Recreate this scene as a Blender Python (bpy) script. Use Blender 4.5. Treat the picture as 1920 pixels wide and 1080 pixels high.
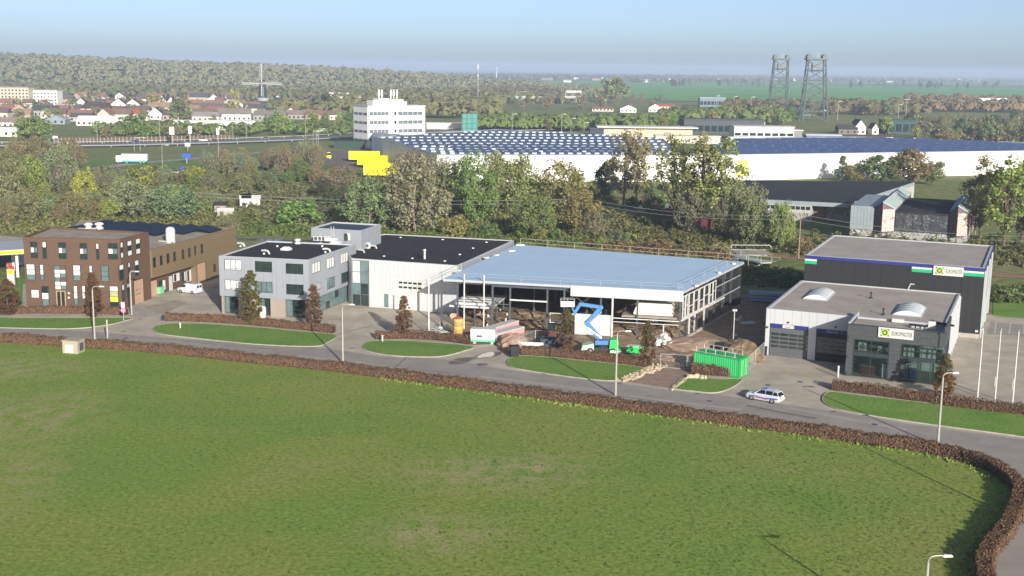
import bpy, math, random
import numpy as np
from mathutils import Vector, Matrix

for o in list(bpy.data.objects):
    bpy.data.objects.remove(o)
SC = bpy.context.scene
COL = SC.collection
rnd = random.Random(7)
RAD = math.radians

# ---------------------------------------------------------------- camera, sky, sun, exposure
CAM_H, FPX = 40.0, 2250.0
PITCH, ROLL = RAD(10.4), RAD(0.75)
_cp, _sp, _cr, _sr = math.cos(PITCH), math.sin(PITCH), math.cos(ROLL), math.sin(ROLL)
FW = Vector((0, _cp, -_sp)); _u0 = Vector((0, _sp, _cp)); _r0 = Vector((1, 0, 0))
RT = _r0 * _cr + _u0 * _sr
UP = _u0 * _cr - _r0 * _sr
cd = bpy.data.cameras.new('camera')
cam = bpy.data.objects.new('camera', cd)
COL.objects.link(cam)
cd.sensor_width = 36.0
cd.lens = FPX / 1920 * 36.0
cd.clip_start = 1.0
cd.clip_end = 30000.0
cam.matrix_world = Matrix(((RT.x, UP.x, -FW.x, 0), (RT.y, UP.y, -FW.y, 0), (RT.z, UP.z, -FW.z, CAM_H), (0, 0, 0, 1)))
SC.camera = cam

SUN_EL, SUN_AZ = RAD(17.5), RAD(159.0)          # azimuth clockwise from +Y
w = bpy.data.worlds.new('World'); SC.world = w; w.use_nodes = True
wn = w.node_tree.nodes; wl = w.node_tree.links
bg = wn['Background']
sky = wn.new('ShaderNodeTexSky'); sky.sky_type = 'NISHITA'; sky.sun_disc = False
sky.sun_elevation = SUN_EL; sky.sun_rotation = SUN_AZ
sky.air_density = 0.42; sky.dust_density = 1.2; sky.ozone_density = 0.8; sky.altitude = 20
wl.new(sky.outputs[0], bg.inputs[0]); bg.inputs[1].default_value = 0.108
sl = bpy.data.lights.new('sun', 'SUN'); so = bpy.data.objects.new('sun', sl); COL.objects.link(so)
sl.energy = 5.0; sl.angle = RAD(0.42); sl.color = (1.0, 0.945, 0.85)
sdir = Vector((math.sin(SUN_AZ) * math.cos(SUN_EL), math.cos(SUN_AZ) * math.cos(SUN_EL), math.sin(SUN_EL)))
so.rotation_euler = sdir.to_track_quat('Z', 'Y').to_euler()
SC.view_settings.view_transform = 'Standard'
SC.view_settings.look = 'None'
SC.view_settings.exposure = 0.6
SC.view_settings.gamma = 1.0
SC.view_settings.use_curve_mapping = False
SC.cycles.use_denoising = True
SC.cycles.max_bounces = 5
SC.cycles.transparent_max_bounces = 8
SC.cycles.volume_bounces = 0
SC.cycles.sample_clamp_indirect = 6

# ---------------------------------------------------------------- survey: where the measured points stand on the ground
def _ray(px, py):
    return FW * FPX + RT * (px - 960) + UP * (540 - py)
def G(px, py, z=0.0):
    d = _ray(px, py); t = (z - CAM_H) / d.z
    return (d.x * t, d.y * t)
def G3(px, py, z=0.0):
    x, y = G(px, py, z); return (x, y, z)
def tall(px, py, top):
    """height of an upright thing standing at that point of the ground"""
    x, y = G(px, py); b = Vector((x, y, -CAM_H)); k = (540 - top) / FPX
    return (k * b.dot(FW) - b.dot(UP)) / (UP.z - k * FW.z)
def scale_at(px, py):
    x, y = G(px, py); return FPX / Vector((x, y, -CAM_H)).dot(FW)

# ---------------------------------------------------------------- materials
def lin(h):
    h = h.lstrip('#'); c = [int(h[i:i + 2], 16) / 255 for i in (0, 2, 4)]
    return tuple(v / 12.92 if v <= 0.04045 else ((v + 0.055) / 1.055) ** 2.4 for v in c)
MATS = {}
def mat(name, col, rough=0.8, var=0.12, scale=0.6, bump=0.0, metal=0.0, spec=0.3, coat=0.0, stretch=None):
    if name in MATS: return MATS[name]
    if isinstance(col, str): col = lin(col)
    m = bpy.data.materials.new(name); m.use_nodes = True; MATS[name] = m
    n = m.node_tree.nodes; l = m.node_tree.links; b = n['Principled BSDF']
    b.inputs['Roughness'].default_value = rough; b.inputs['Metallic'].default_value = metal
    b.inputs['Specular IOR Level'].default_value = spec; b.inputs['Coat Weight'].default_value = coat
    g = n.new('ShaderNodeNewGeometry'); src = g.outputs['Position']
    if stretch:
        mp = n.new('ShaderNodeMapping'); mp.inputs['Scale'].default_value = stretch
        l.new(src, mp.inputs[0]); src = mp.outputs[0]
    t = n.new('ShaderNodeTexNoise'); t.inputs['Scale'].default_value = scale; t.inputs['Detail'].default_value = 6; t.inputs['Roughness'].default_value = 0.65
    l.new(src, t.inputs['Vector'])
    r = n.new('ShaderNodeMapRange'); r.inputs[1].default_value = 0.3; r.inputs[2].default_value = 0.7
    r.inputs[3].default_value = 1 - var; r.inputs[4].default_value = 1 + var
    l.new(t.outputs[0], r.inputs[0])
    mx = n.new('ShaderNodeMix'); mx.data_type = 'RGBA'; mx.blend_type = 'MULTIPLY'; mx.inputs[0].default_value = 1
    mx.inputs[6].default_value = (*col, 1); l.new(r.outputs[0], mx.inputs[7]); l.new(mx.outputs[2], b.inputs['Base Color'])
    if bump:
        bp = n.new('ShaderNodeBump'); bp.inputs['Distance'].default_value = bump; bp.inputs['Strength'].default_value = 0.6
        l.new(t.outputs[0], bp.inputs['Height']); l.new(bp.outputs[0], b.inputs['Normal'])
    return m
def mottled(name, stops, scale, rough=0.95, bump=0.0, fine=None, trans=0.0):
    """a ground cover of several colours that mix in patches; stops = [(pos, colour)...]"""
    m = bpy.data.materials.new(name); m.use_nodes = True; MATS[name] = m
    n = m.node_tree.nodes; l = m.node_tree.links; b = n['Principled BSDF']
    b.inputs['Roughness'].default_value = rough; b.inputs['Specular IOR Level'].default_value = 0.1
    g = n.new('ShaderNodeNewGeometry')
    mp = n.new('ShaderNodeMapping'); mp.inputs['Scale'].default_value = (1, 1, 0); l.new(g.outputs['Position'], mp.inputs[0])
    t = n.new('ShaderNodeTexNoise'); t.inputs['Scale'].default_value = scale; t.inputs['Detail'].default_value = 7; t.inputs['Roughness'].default_value = 0.62
    t.inputs['Distortion'].default_value = 0.6
    l.new(mp.outputs[0], t.inputs['Vector'])
    cr = n.new('ShaderNodeValToRGB'); l.new(t.outputs[0], cr.inputs[0])
    e = cr.color_ramp.elements
    while len(e) < len(stops): e.new(0.5)
    for i, (p, c) in enumerate(stops):
        e[i].position = p; e[i].color = (*(lin(c) if isinstance(c, str) else c), 1)
    out = cr.outputs[0]
    t2 = n.new('ShaderNodeTexNoise'); t2.inputs['Scale'].default_value = fine or scale * 14; t2.inputs['Detail'].default_value = 5
    l.new(mp.outputs[0], t2.inputs['Vector'])
    r = n.new('ShaderNodeMapRange'); r.inputs[1].default_value = 0.3; r.inputs[2].default_value = 0.7; r.inputs[3].default_value = 0.72; r.inputs[4].default_value = 1.28
    l.new(t2.outputs[0], r.inputs[0])
    mx = n.new('ShaderNodeMix'); mx.data_type = 'RGBA'; mx.blend_type = 'MULTIPLY'; mx.inputs[0].default_value = 1
    l.new(out, mx.inputs[6]); l.new(r.outputs[0], mx.inputs[7]); l.new(mx.outputs[2], b.inputs['Base Color'])
    if bump:
        bp = n.new('ShaderNodeBump'); bp.inputs['Distance'].default_value = bump; bp.inputs['Strength'].default_value = 0.8
        l.new(t2.outputs[0], bp.inputs['Height']); l.new(bp.outputs[0], b.inputs['Normal'])
    return m
def leaf_mat(name, trans=0.25, rng_=(0.65, 1.4)):
    m = bpy.data.materials.new(name); m.use_nodes = True; MATS[name] = m
    n = m.node_tree.nodes; l = m.node_tree.links; b = n['Principled BSDF']
    b.inputs['Roughness'].default_value = 0.75; b.inputs['Specular IOR Level'].default_value = 0.15
    oi = n.new('ShaderNodeObjectInfo'); g = n.new('ShaderNodeNewGeometry')
    r = n.new('ShaderNodeMapRange'); r.inputs[3].default_value, r.inputs[4].default_value = rng_
    l.new(g.outputs['Random Per Island'], r.inputs[0])
    mx = n.new('ShaderNodeMix'); mx.data_type = 'RGBA'; mx.blend_type = 'MULTIPLY'; mx.inputs[0].default_value = 1
    l.new(oi.outputs['Color'], mx.inputs[6]); l.new(r.outputs[0], mx.inputs[7])
    # patches of warmer, yellower leaf in every crown
    t = n.new('ShaderNodeTexNoise'); t.inputs['Scale'].default_value = 0.35; t.inputs['Detail'].default_value = 3
    l.new(g.outputs['Position'], t.inputs['Vector'])
    r2 = n.new('ShaderNodeMapRange'); r2.inputs[1].default_value = 0.35; r2.inputs[2].default_value = 0.65; r2.inputs[3].default_value = 0; r2.inputs[4].default_value = 1
    l.new(t.outputs[0], r2.inputs[0])
    tint = n.new('ShaderNodeMix'); tint.data_type = 'RGBA'; tint.blend_type = 'MULTIPLY'
    tint.inputs[7].default_value = (1.12, 1.05, 0.85, 1)
    l.new(r2.outputs[0], tint.inputs[0]); l.new(mx.outputs[2], tint.inputs[6])
    l.new(tint.outputs[2], b.inputs['Base Color'])
    tr = n.new('ShaderNodeBsdfTranslucent'); l.new(tint.outputs[2], tr.inputs[0])
    ms = n.new('ShaderNodeMixShader'); ms.inputs[0].default_value = trans
    l.new(b.outputs[0], ms.inputs[1]); l.new(tr.outputs[0], ms.inputs[2]); l.new(ms.outputs[0], n['Material Output'].inputs[0])
    return m
def glass_mat(name, col, rough=0.06, spec=0.8):
    return mat(name, col, rough=rough, var=0.25, scale=0.8, spec=spec, coat=0.5)

M_ASPH = mat('asphalt', '#8e8780', 0.9, 0.16, 0.3, 0.01)
M_PAVE = mat('paving', '#a79d8e', 0.9, 0.24, 0.22, 0.01)
M_KERB = mat('kerb_concrete', '#98938a', 0.85, 0.2, 0.8)
M_DIRT = mat('site_dirt', '#8b7763', 0.95, 0.35, 0.5, 0.12)
M_BRICKPATH = mat('brick_rubble', '#8c7667', 0.95, 0.25, 0.9, 0.06)
M_SAND = mat('sand', '#776450', 0.95, 0.2, 0.8, 0.1)
M_BROWN = mat('brown_brick', '#5a4639', 0.85, 0.12, 1.2, stretch=(1, 1, 6))
M_BRONZE = mat('bronze_cladding', '#77674f', 0.55, 0.07, 0.5, metal=0.15, stretch=(0.2, 0.2, 8))
M_SALMON = mat('salmon_door', '#a98a70', 0.6, 0.06)
M_GRAVEL = mat('roof_gravel', '#948a7d', 0.95, 0.25, 0.5, 0.02)
M_BITUMEN = mat('roof_bitumen', '#363638', 0.9, 0.25, 0.3, spec=0.12)
M_SOLAR = mat('solar_cell', '#14161f', 0.4, 0.1, 0.3, spec=0.2)
M_GREYCLAD = mat('grey_cladding', '#8b9097', 0.5, 0.035, 0.3, metal=0.1)
M_WHITECLAD = mat('white_cladding', '#b0b2b4', 0.5, 0.03, 0.3, spec=0.3)
M_EDGE = mat('roof_edge', '#a3a6a9', 0.5, 0.05)
M_BEIGE = mat('beige_brick', '#8d8379', 0.85, 0.1, 1.0)
M_FRAME_D = mat('dark_frame', '#30383b', 0.5, 0.1)
M_FRAME_W = mat('white_frame', '#b4b6b4', 0.5, 0.05)
M_GLASS_D = glass_mat('dark_glass', '#253230')
M_GLASS_G = glass_mat('green_glass', '#5c7070')
M_BLIND_GLARE = mat('white_blind_glare', '#c8c8c4', 0.5, 0.05, coat=0.3)  # white of blinds and of bright reflections, both put into the pane colour
M_BLACK = mat('black_cladding', '#252627', 0.6, 0.06, 0.3, spec=0.3)
M_ROOFGREY = mat('grey_roofing', '#9d948c', 0.9, 0.16, 0.25)
M_BLUEROOF = mat('blue_roof_foil', '#a6bfd6', 0.8, 0.03, 0.15, spec=0.15)
M_STEEL = mat('painted_steel', '#4a4f55', 0.55, 0.1)
M_GALV = mat('galvanised', '#b4b6b4', 0.45, 0.1, metal=0.3)
M_WHITE = mat('white_paint', '#bcbcb8', 0.5, 0.05)
M_NAVY = mat('navy_paint', '#2c3070', 0.5, 0.05)
M_SIGNGREEN = mat('sign_green', '#1f9b6a', 0.5, 0.05)
M_LIME = mat('lime', '#9cb53a', 0.5, 0.05)
M_SLATE = mat('dark_stone', '#434648', 0.7, 0.2, 0.9, stretch=(1, 1, 7))
M_YELLOW = mat('yellow_paint', '#f0dc18', 0.5, 0.04)
M_RUBBER = mat('rubber', '#1b1b1c', 0.9, 0.1)
M_CHROME = mat('bright_metal', '#c8c8c8', 0.3, 0.05, metal=0.8)
M_BARK = mat('bark', '#5d5245', 0.95, 0.25, 1.5)
M_TWIG = mat('pale_bark', '#857a68', 0.95, 0.2, 1.5)
M_WOOD = mat('weathered_wood', '#857766', 0.9, 0.2, 1.0)
M_WATER = mat('water', '#20251f', 0.12, 0.2, 0.2, spec=0.6)
M_LEAF = leaf_mat('leaf', 0.36)
M_FARLEAF = leaf_mat('far_leaf', 0.15, (0.88, 1.12))

# ---------------------------------------------------------------- object helpers
def tag(o, label=None, cat=None, group=None, kind=None):
    if label: o['label'] = label
    if cat: o['category'] = cat
    if group: o['group'] = group
    if kind: o['kind'] = kind
    return o
def thing(name, loc, rz=0.0, label=None, cat=None, group=None):
    o = bpy.data.objects.new(name, None); COL.objects.link(o); o.empty_display_size = 0.3
    o.location = (*loc, 0.0) if len(loc) == 2 else loc
    o.rotation_euler = (0, 0, rz)
    return tag(o, label, cat, group)
def link(name, mesh, parent=None, loc=None):
    o = bpy.data.objects.new(name, mesh); COL.objects.link(o); o.parent = parent
    if loc: o.location = loc
    return o
def dup(root, loc=None, rz=None, label=None, scale=None):
    def cp(o, p):
        c = o.copy(); COL.objects.link(c); c.parent = p
        for ch in o.children: cp(ch, c)
        return c
    r = cp(root, None)
    if loc is not None: r.location = (*loc, 0.0) if len(loc) == 2 else loc
    if rz is not None: r.rotation_euler = (0, 0, rz)
    if scale is not None: r.scale = scale if hasattr(scale, '__len__') else (scale,) * 3
    if label: r['label'] = label
    return r
class Face:
    """an upright face of a building: runs from a to b (local metres), outward on the right hand side"""
    def __init__(s, a, b, root=None):
        s.a = Vector(a[:2]); s.b = Vector(b[:2]); d = s.b - s.a; s.L = d.length; s.d = d / s.L
        s.n = Vector((s.d.y, -s.d.x)); s.root = root
    def p(s, u, z, off=0.0):
        q = s.a + s.d * u + s.n * off; return (q.x, q.y, z)
    def at(s, px, py):
        """(along, up) of the photographed point on this face"""
        M = s.root.matrix_basis if s.root else Matrix()
        a = M @ Vector((*s.a, 0)); n = (M.to_3x3() @ Vector((*s.n, 0))); d = M.to_3x3() @ Vector((*s.d, 0))
        r = _ray(px, py); o = Vector((0, 0, CAM_H)); t = (a - o).dot(n) / r.dot(n); q = o + r * t
        return ((q - a).dot(d), q.z)
    def rect(s, x0, y0, x1, y1):
        xm, ym = (x0 + x1) / 2, (y0 + y1) / 2
        u0 = s.at(x0, ym)[0]; u1 = s.at(x1, ym)[0]; z1 = s.at(xm, y0)[1]; z0 = s.at(xm, y1)[1]
        return min(u0, u1), max(u0, u1), z0, z1
class MB:
    def __init__(s): s.v = []; s.f = []; s.m = []
    def hexa(s, p, m=0):
        b = len(s.v); s.v += [tuple(q) for q in p]
        for f in ((0, 3, 2, 1), (4, 5, 6, 7), (0, 1, 5, 4), (1, 2, 6, 5), (2, 3, 7, 6), (3, 0, 4, 7)):
            s.f.append(tuple(b + i for i in f)); s.m.append(m)
        return s
    def box(s, x0, y0, z0, x1, y1, z1, m=0):
        return s.hexa([(x0, y0, z0), (x1, y0, z0), (x1, y1, z0), (x0, y1, z0), (x0, y0, z1), (x1, y0, z1), (x1, y1, z1), (x0, y1, z1)], m)
    def fbox(s, F, u0, u1, z0, z1, d0, d1, m=0):
        """box on a face, from d0 to d1 metres outward"""
        return s.hexa([F.p(u0, z0, d1), F.p(u1, z0, d1), F.p(u1, z0, d0), F.p(u0, z0, d0), F.p(u0, z1, d1), F.p(u1, z1, d1), F.p(u1, z1, d0), F.p(u0, z1, d0)], m)
    def prism(s, poly, z0, z1, m=0, mtop=None):
        n = len(poly); b = len(s.v)
        A = sum(poly[i][0] * poly[(i + 1) % n][1] - poly[(i + 1) % n][0] * poly[i][1] for i in range(n))
        if A < 0: poly = poly[::-1]
        zz = (lambda i: z1[i]) if hasattr(z1, '__len__') else (lambda i: z1)
        s.v += [(p[0], p[1], z0) for p in poly] + [(p[0], p[1], zz(i)) for i, p in enumerate(poly)]
        s.f.append(tuple(b + i for i in range(n - 1, -1, -1))); s.m.append(m)
        s.f.append(tuple(b + n + i for i in range(n))); s.m.append(m if mtop is None else mtop)
        for i in range(n):
            j = (i + 1) % n; s.f.append((b + i, b + j, b + n + j, b + n + i)); s.m.append(m)
        return s
    def sheet(s, poly, z=0.0, m=0):
        b = len(s.v); n = len(poly)
        A = sum(poly[i][0] * poly[(i + 1) % n][1] - poly[(i + 1) % n][0] * poly[i][1] for i in range(n))
        if A < 0: poly = poly[::-1]
        s.v += [(p[0], p[1], z if len(p) < 3 else p[2]) for p in poly]
        s.f.append(tuple(range(b, b + n))); s.m.append(m); return s
    def bar(s, p, q, r, n=6, r2=None, m=0, caps=True):
        p, q = Vector(p), Vector(q); d = (q - p)
        if d.length < 1e-6: return s
        d.normalize(); a = d.orthogonal().normalized(); c = d.cross(a); r2 = r if r2 is None else r2
        if n == 4: a, c = (a + c).normalized() * 1.2, (c - a).normalized() * 1.2
        b = len(s.v)
        for base, rr in ((p, r), (q, r2)):
            for i in range(n):
                t = 2 * math.pi * i / n; s.v.append(tuple(base + (a * math.cos(t) + c * math.sin(t)) * rr))
        for i in range(n):
            j = (i + 1) % n; s.f.append((b + i, b + j, b + n + j, b + n + i)); s.m.append(m)
        if caps:
            s.f.append(tuple(b + i for i in range(n - 1, -1, -1))); s.m.append(m)
            s.f.append(tuple(b + n + i for i in range(n))); s.m.append(m)
        return s
    def path(s, pts, r, n=6, m=0):
        for a, b in zip(pts, pts[1:]): s.bar(a, b, r, n, m=m)
        return s
    def beam(s, p, q, w, h, m=0):
        """square bar lying level-ish from p to q, w wide, h high"""
        p, q = Vector(p), Vector(q); d = (q - p).normalized()
        a = d.cross(Vector((0, 0, 1)))
        a = Vector((1, 0, 0)) if a.length < 1e-3 else a.normalized(); c = a.cross(d)
        a = a * w / 2; c = c * h / 2
        return s.hexa([p - a - c, p + a - c, q + a - c, q - a - c, p - a + c, p + a + c, q + a + c, q - a + c], m)
    def lathe(s, prof, n=12, c=(0, 0, 0), m=0):
        b = len(s.v); k = len(prof)
        for r, z in prof:
            for i in range(n):
                t = 2 * math.pi * i / n; s.v.append((c[0] + r * math.cos(t), c[1] + r * math.sin(t), c[2] + z))
        for a in range(k - 1):
            for i in range(n):
                j = (i + 1) % n; s.f.append((b + a * n + i, b + a * n + j, b + (a + 1) * n + j, b + (a + 1) * n + i)); s.m.append(m)
        s.f.append(tuple(b + (k - 1) * n + i for i in range(n))); s.m.append(m)
        return s
    def lump(s, c, rx, ry, rz, seed=0, m=0, n=10, k=5, rough=0.25, z0=0.0):
        """an uneven heap"""
        R = random.Random(seed); b = len(s.v)
        for a in range(k):
            f = a / k; r = math.cos(f * math.pi / 2) ** 0.8
            for i in range(n):
                t = 2 * math.pi * i / n; q = 1 + R.uniform(-rough, rough)
                s.v.append((c[0] + rx * r * math.cos(t) * q, c[1] + ry * r * math.sin(t) * q, z0 + (rz * math.sin(f * math.pi / 2) * (1 + R.uniform(-rough, rough) * .5) if a else 0)))
        s.v.append((c[0], c[1], z0 + rz))
        for a in range(k - 1):
            for i in range(n):
                j = (i + 1) % n; s.f.append((b + a * n + i, b + a * n + j, b + (a + 1) * n + j, b + (a + 1) * n + i)); s.m.append(m)
        for i in range(n):
            s.f.append((b + (k - 1) * n + i, b + (k - 1) * n + (i + 1) % n, b + k * n)); s.m.append(m)
        return s
    def mesh(s, name, mats):
        me = bpy.data.meshes.new(name); me.from_pydata(s.v, [], s.f)
        for m in (mats if isinstance(mats, (list, tuple)) else [mats]): me.materials.append(m)
        if any(s.m): me.polygons.foreach_set('material_index', s.m)
        me.update(); return me
    def build(s, name, mats, parent=None, loc=None, smooth=False):
        me = s.mesh(name, mats)
        if smooth: me.polygons.foreach_set('use_smooth', [True] * len(me.polygons))
        return link(name, me, parent, loc)
def structure(name, mb, m, label=None):
    o = mb.build(name, m); o['kind'] = 'structure'
    if label: o['label'] = label
    return o
def crom(pts, k=6, closed=False):
    """smooth curve through points"""
    out = []; n = len(pts); P = [np.array(p[:2], float) for p in pts]
    for i in range(n if closed else n - 1):
        a = P[(i - 1) % n] if closed or i else P[0]; b = P[i]; c = P[(i + 1) % n]; d = P[(i + 2) % n] if closed or i + 2 < n else P[-1]
        for j in range(k):
            t = j / k; out.append(tuple(0.5 * (2 * b + (c - a) * t + (2 * a - 5 * b + 4 * c - d) * t * t + (3 * b - a - 3 * c + d) * t ** 3)))
    if not closed: out.append(tuple(P[-1]))
    return out
def offset_path(pts, d):
    out = []
    for i, p in enumerate(pts):
        a = np.array(pts[max(i - 1, 0)]); b = np.array(pts[min(i + 1, len(pts) - 1)]); t = b - a; t = t / (np.linalg.norm(t) + 1e-9)
        out.append((p[0] - t[1] * d, p[1] + t[0] * d))
    return out
def text_mesh(body, size, name='lettering'):
    """flat lettering turned into a mesh, in the XZ plane"""
    cu = bpy.data.curves.new(name, 'FONT'); cu.body = body; cu.size = size; cu.extrude = 0.006; cu.align_x = 'LEFT'; cu.resolution_u = 2
    o = bpy.data.objects.new(name, cu); COL.objects.link(o)
    dg = bpy.context.evaluated_depsgraph_get(); me = bpy.data.meshes.new_from_object(o.evaluated_get(dg))
    bpy.data.objects.remove(o); bpy.data.curves.remove(cu)
    co = np.empty(len(me.vertices) * 3); me.vertices.foreach_get('co', co); co = co.reshape(-1, 3)
    co = co[:, [0, 2, 1]] * np.array([1, -1, 1]); me.vertices.foreach_set('co', co.ravel()); me.update()
    me.name = name; return me
def put_text(F, body, size, u, z, off, m, parent, width=None, name='lettering'):
    me = text_mesh(body, size, name); me.materials.clear(); me.materials.append(m)
    co = np.empty(len(me.vertices) * 3); me.vertices.foreach_get('co', co); co = co.reshape(-1, 3)
    k = width / (co[:, 0].max() - co[:, 0].min()) if width else 1.0
    x = (co[:, 0] - co[:, 0].min()) * k + u; y = -co[:, 1] + off; zz = co[:, 2] + z
    out = np.stack([F.a.x + F.d.x * x + F.n.x * y, F.a.y + F.d.y * x + F.n.y * y, zz], 1)
    me.vertices.foreach_set('co', out.ravel()); me.update()
    return link(name, me, parent)
def window(F, r, parent, cols=1, rows=1, panes=None, frame=None, name='window', t=0.07, d0=0.0, d1=0.12, cross=None):
    """a window part with its frame bars and one pane sub-part per opening"""
    u0, u1, z0, z1 = r; fr = MB(); fm = frame or M_FRAME_D
    fr.fbox(F, u0, u0 + t, z0, z1, d0, d1); fr.fbox(F, u1 - t, u1, z0, z1, d0, d1)
    fr.fbox(F, u0 + t, u1 - t, z0, z0 + t, d0, d1); fr.fbox(F, u0 + t, u1 - t, z1 - t, z1, d0, d1)
    us = [u0 + t / 2 + (u1 - u0 - t) * i / cols for i in range(cols + 1)] if not cross else [u0 + t / 2 + (u1 - u0 - t) * c for c in cross]
    zs = [z0 + t / 2 + (z1 - z0 - t) * i / rows for i in range(rows + 1)]
    for u in us[1:-1]: fr.fbox(F, u - t / 2, u + t / 2, z0 + t, z1 - t, d0, d1 - 0.01)
    for z in zs[1:-1]: fr.fbox(F, u0 + t, u1 - t, z - t / 2, z + t / 2, d0, d1 - 0.015)
    o = fr.build(name, fm, parent)
    panes = panes or [M_GLASS_D]
    i = 0
    for zb, zt in zip(zs, zs[1:]):
        for a, b in zip(us, us[1:]):
            MB().fbox(F, a + t / 2 + 0.003, b - t / 2 - 0.003, zb + t / 2 + 0.003, zt - t / 2 - 0.003, d0, d1 - 0.06).build('pane', panes[i % len(panes)], o); i += 1
    return o
def cladding(F, z0, z1, step, holes, m, parent, d=0.08, gap=0.012, name='cladding_panel', u0=0.0, u1=None, zstep=None):
    """panels hung in front of a wall, cut round the holes, each one a piece of its own"""
    u1 = F.L if u1 is None else u1
    n = max(1, round((u1 - u0) / step)); cuts = [u0 + (u1 - u0) * i / n for i in range(n + 1)]
    for h in holes:
        for e in h[:2]:
            if u0 < e < u1:
                near = min(cuts, key=lambda c: abs(c - e))
                if abs(near - e) < step * 0.3 and near not in (u0, u1): cuts[cuts.index(near)] = e
                else: cuts.append(e)
    cuts.sort()
    for a, b in zip(cuts, cuts[1:]):
        if b - a < 0.03: continue
        mid = (a + b) / 2; spans = [(z0, z1)]
        for h in holes:
            if h[0] < mid < h[1]:
                ns = []
                for s, e in spans:
                    if h[2] > s: ns.append((s, min(e, h[2])))
                    if h[3] < e: ns.append((max(s, h[3]), e))
                spans = [q for q in ns if q[1] - q[0] > 0.02]
        for s, e in spans:
            MB().fbox(F, a + gap, b - gap, s, e, 0.0, d).build(name, m, parent)
def parapet(poly, z, t, h, m, parent, name='roof_edge'):
    """coping round a flat roof"""
    mb = MB(); n = len(poly)
    A = sum(poly[i][0] * poly[(i + 1) % n][1] - poly[(i + 1) % n][0] * poly[i][1] for i in range(n))
    P = [Vector(p[:2]) for p in (poly if A > 0 else poly[::-1])]
    inn = []
    for i in range(n):
        a, b, c = P[i - 1], P[i], P[(i + 1) % n]
        d1 = (b - a).normalized(); d2 = (c - b).normalized(); n1 = Vector((-d1.y, d1.x)); n2 = Vector((-d2.y, d2.x))
        k = (n1 + n2).normalized(); inn.append(b + k * (t / max(0.3, k.dot(n1))))
    for i in range(n):
        j = (i + 1) % n
        mb.hexa([(*P[i], z), (*P[j], z), (*inn[j], z), (*inn[i], z), (*P[i], z + h), (*P[j], z + h), (*inn[j], z + h), (*inn[i], z + h)])
    return mb.build(name, m, parent)
def crop(x0, y0, k):
    """reads a rectangle measured on an enlargement of the photograph"""
    return lambda a, b, c, d: (x0 + a / k, y0 + b / k, x0 + c / k, y0 + d / k)
def local(root, p):
    q = root.matrix_basis.inverted() @ Vector((p[0], p[1], 0)); return (q.x, q.y)
# ---------------------------------------------------------------- ground, roads, water
def pts(*a, z=None):
    return [G(x, y) for x, y in a]
M_GROUND = mottled('rough_grassland', [(0.25, (0.125, 0.14, 0.055)), (0.45, (0.16, 0.19, 0.065)), (0.6, (0.20, 0.19, 0.09)), (0.8, (0.15, 0.195, 0.06))], 0.03, bump=0.25)
M_FIELD = mottled('meadow', [(0.28, (0.122, 0.212, 0.040)), (0.42, (0.162, 0.242, 0.047)), (0.55, (0.20, 0.25, 0.055)), (0.66, (0.222, 0.248, 0.064)), (0.82, (0.25, 0.24, 0.085))], 0.035, bump=0.04, fine=2.2)
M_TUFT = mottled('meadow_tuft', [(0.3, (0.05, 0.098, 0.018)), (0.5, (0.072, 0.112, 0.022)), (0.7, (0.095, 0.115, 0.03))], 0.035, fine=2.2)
def worn_patches(m, places, col):
    """straw coloured worn places in the turf: (x, y, radius across, radius deep)"""
    n = m.node_tree.nodes; l = m.node_tree.links; b = n['Principled BSDF']; src = b.inputs['Base Color'].links[0].from_socket
    g = n.new('ShaderNodeNewGeometry'); t = n.new('ShaderNodeTexNoise'); t.inputs['Scale'].default_value = .5; t.inputs['Detail'].default_value = 6; l.new(g.outputs['Position'], t.inputs['Vector'])
    for x, y, rx, ry, k in places:
        mp = n.new('ShaderNodeMapping'); mp.vector_type = 'TEXTURE'; mp.inputs['Location'].default_value = (x, y, 0); mp.inputs['Scale'].default_value = (rx, ry, 50); l.new(g.outputs['Position'], mp.inputs[0])
        ln = n.new('ShaderNodeVectorMath'); ln.operation = 'LENGTH'; l.new(mp.outputs[0], ln.inputs[0])
        r = n.new('ShaderNodeMapRange'); r.interpolation_type = 'SMOOTHSTEP'; r.inputs[1].default_value = 1; r.inputs[2].default_value = .15; r.inputs[3].default_value = 0; r.inputs[4].default_value = k; l.new(ln.outputs['Value'], r.inputs[0])
        q = n.new('ShaderNodeMapRange'); q.inputs[1].default_value = .38; q.inputs[2].default_value = .62; l.new(t.outputs[0], q.inputs[0])
        mu = n.new('ShaderNodeMath'); mu.operation = 'MULTIPLY'; l.new(r.outputs[0], mu.inputs[0]); l.new(q.outputs[0], mu.inputs[1])
        mx = n.new('ShaderNodeMix'); mx.data_type = 'RGBA'; l.new(mu.outputs[0], mx.inputs[0]); l.new(src, mx.inputs[6]); mx.inputs[7].default_value = (*col, 1); src = mx.outputs[2]
    l.new(src, b.inputs['Base Color'])
worn_patches(M_FIELD, [(*G(930, 885), 15, 9, .85), (*G(820, 1000), 10, 7, .75), (*G(1010, 870), 7, 5, .6), (*G(30, 690), 16, 10, .9), (*G(60, 780), 13, 18, .75), (*G(20, 900), 10, 14, .5), (*G(1500, 880), 12, 7, .25), (*G(1330, 800), 9, 5, .25), (*G(600, 870), 5, 3, .45), (*G(1240, 760), 5, 3, .3), (*G(20, 660), 6, 2.2, 1.0)], (.33, .28, .15))
M_LAWN = mottled('mown_lawn', [(0.3, (0.105, 0.20, 0.038)), (0.5, (0.135, 0.235, 0.047)), (0.7, (0.175, 0.24, 0.065))], 0.15, bump=0.04, fine=2.5)
M_CROP = mottled('winter_crop', [(0.3, (0.11, 0.28, 0.07)), (0.55, (0.14, 0.33, 0.08)), (0.75, (0.17, 0.35, 0.10))], 0.004, fine=0.02)
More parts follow.
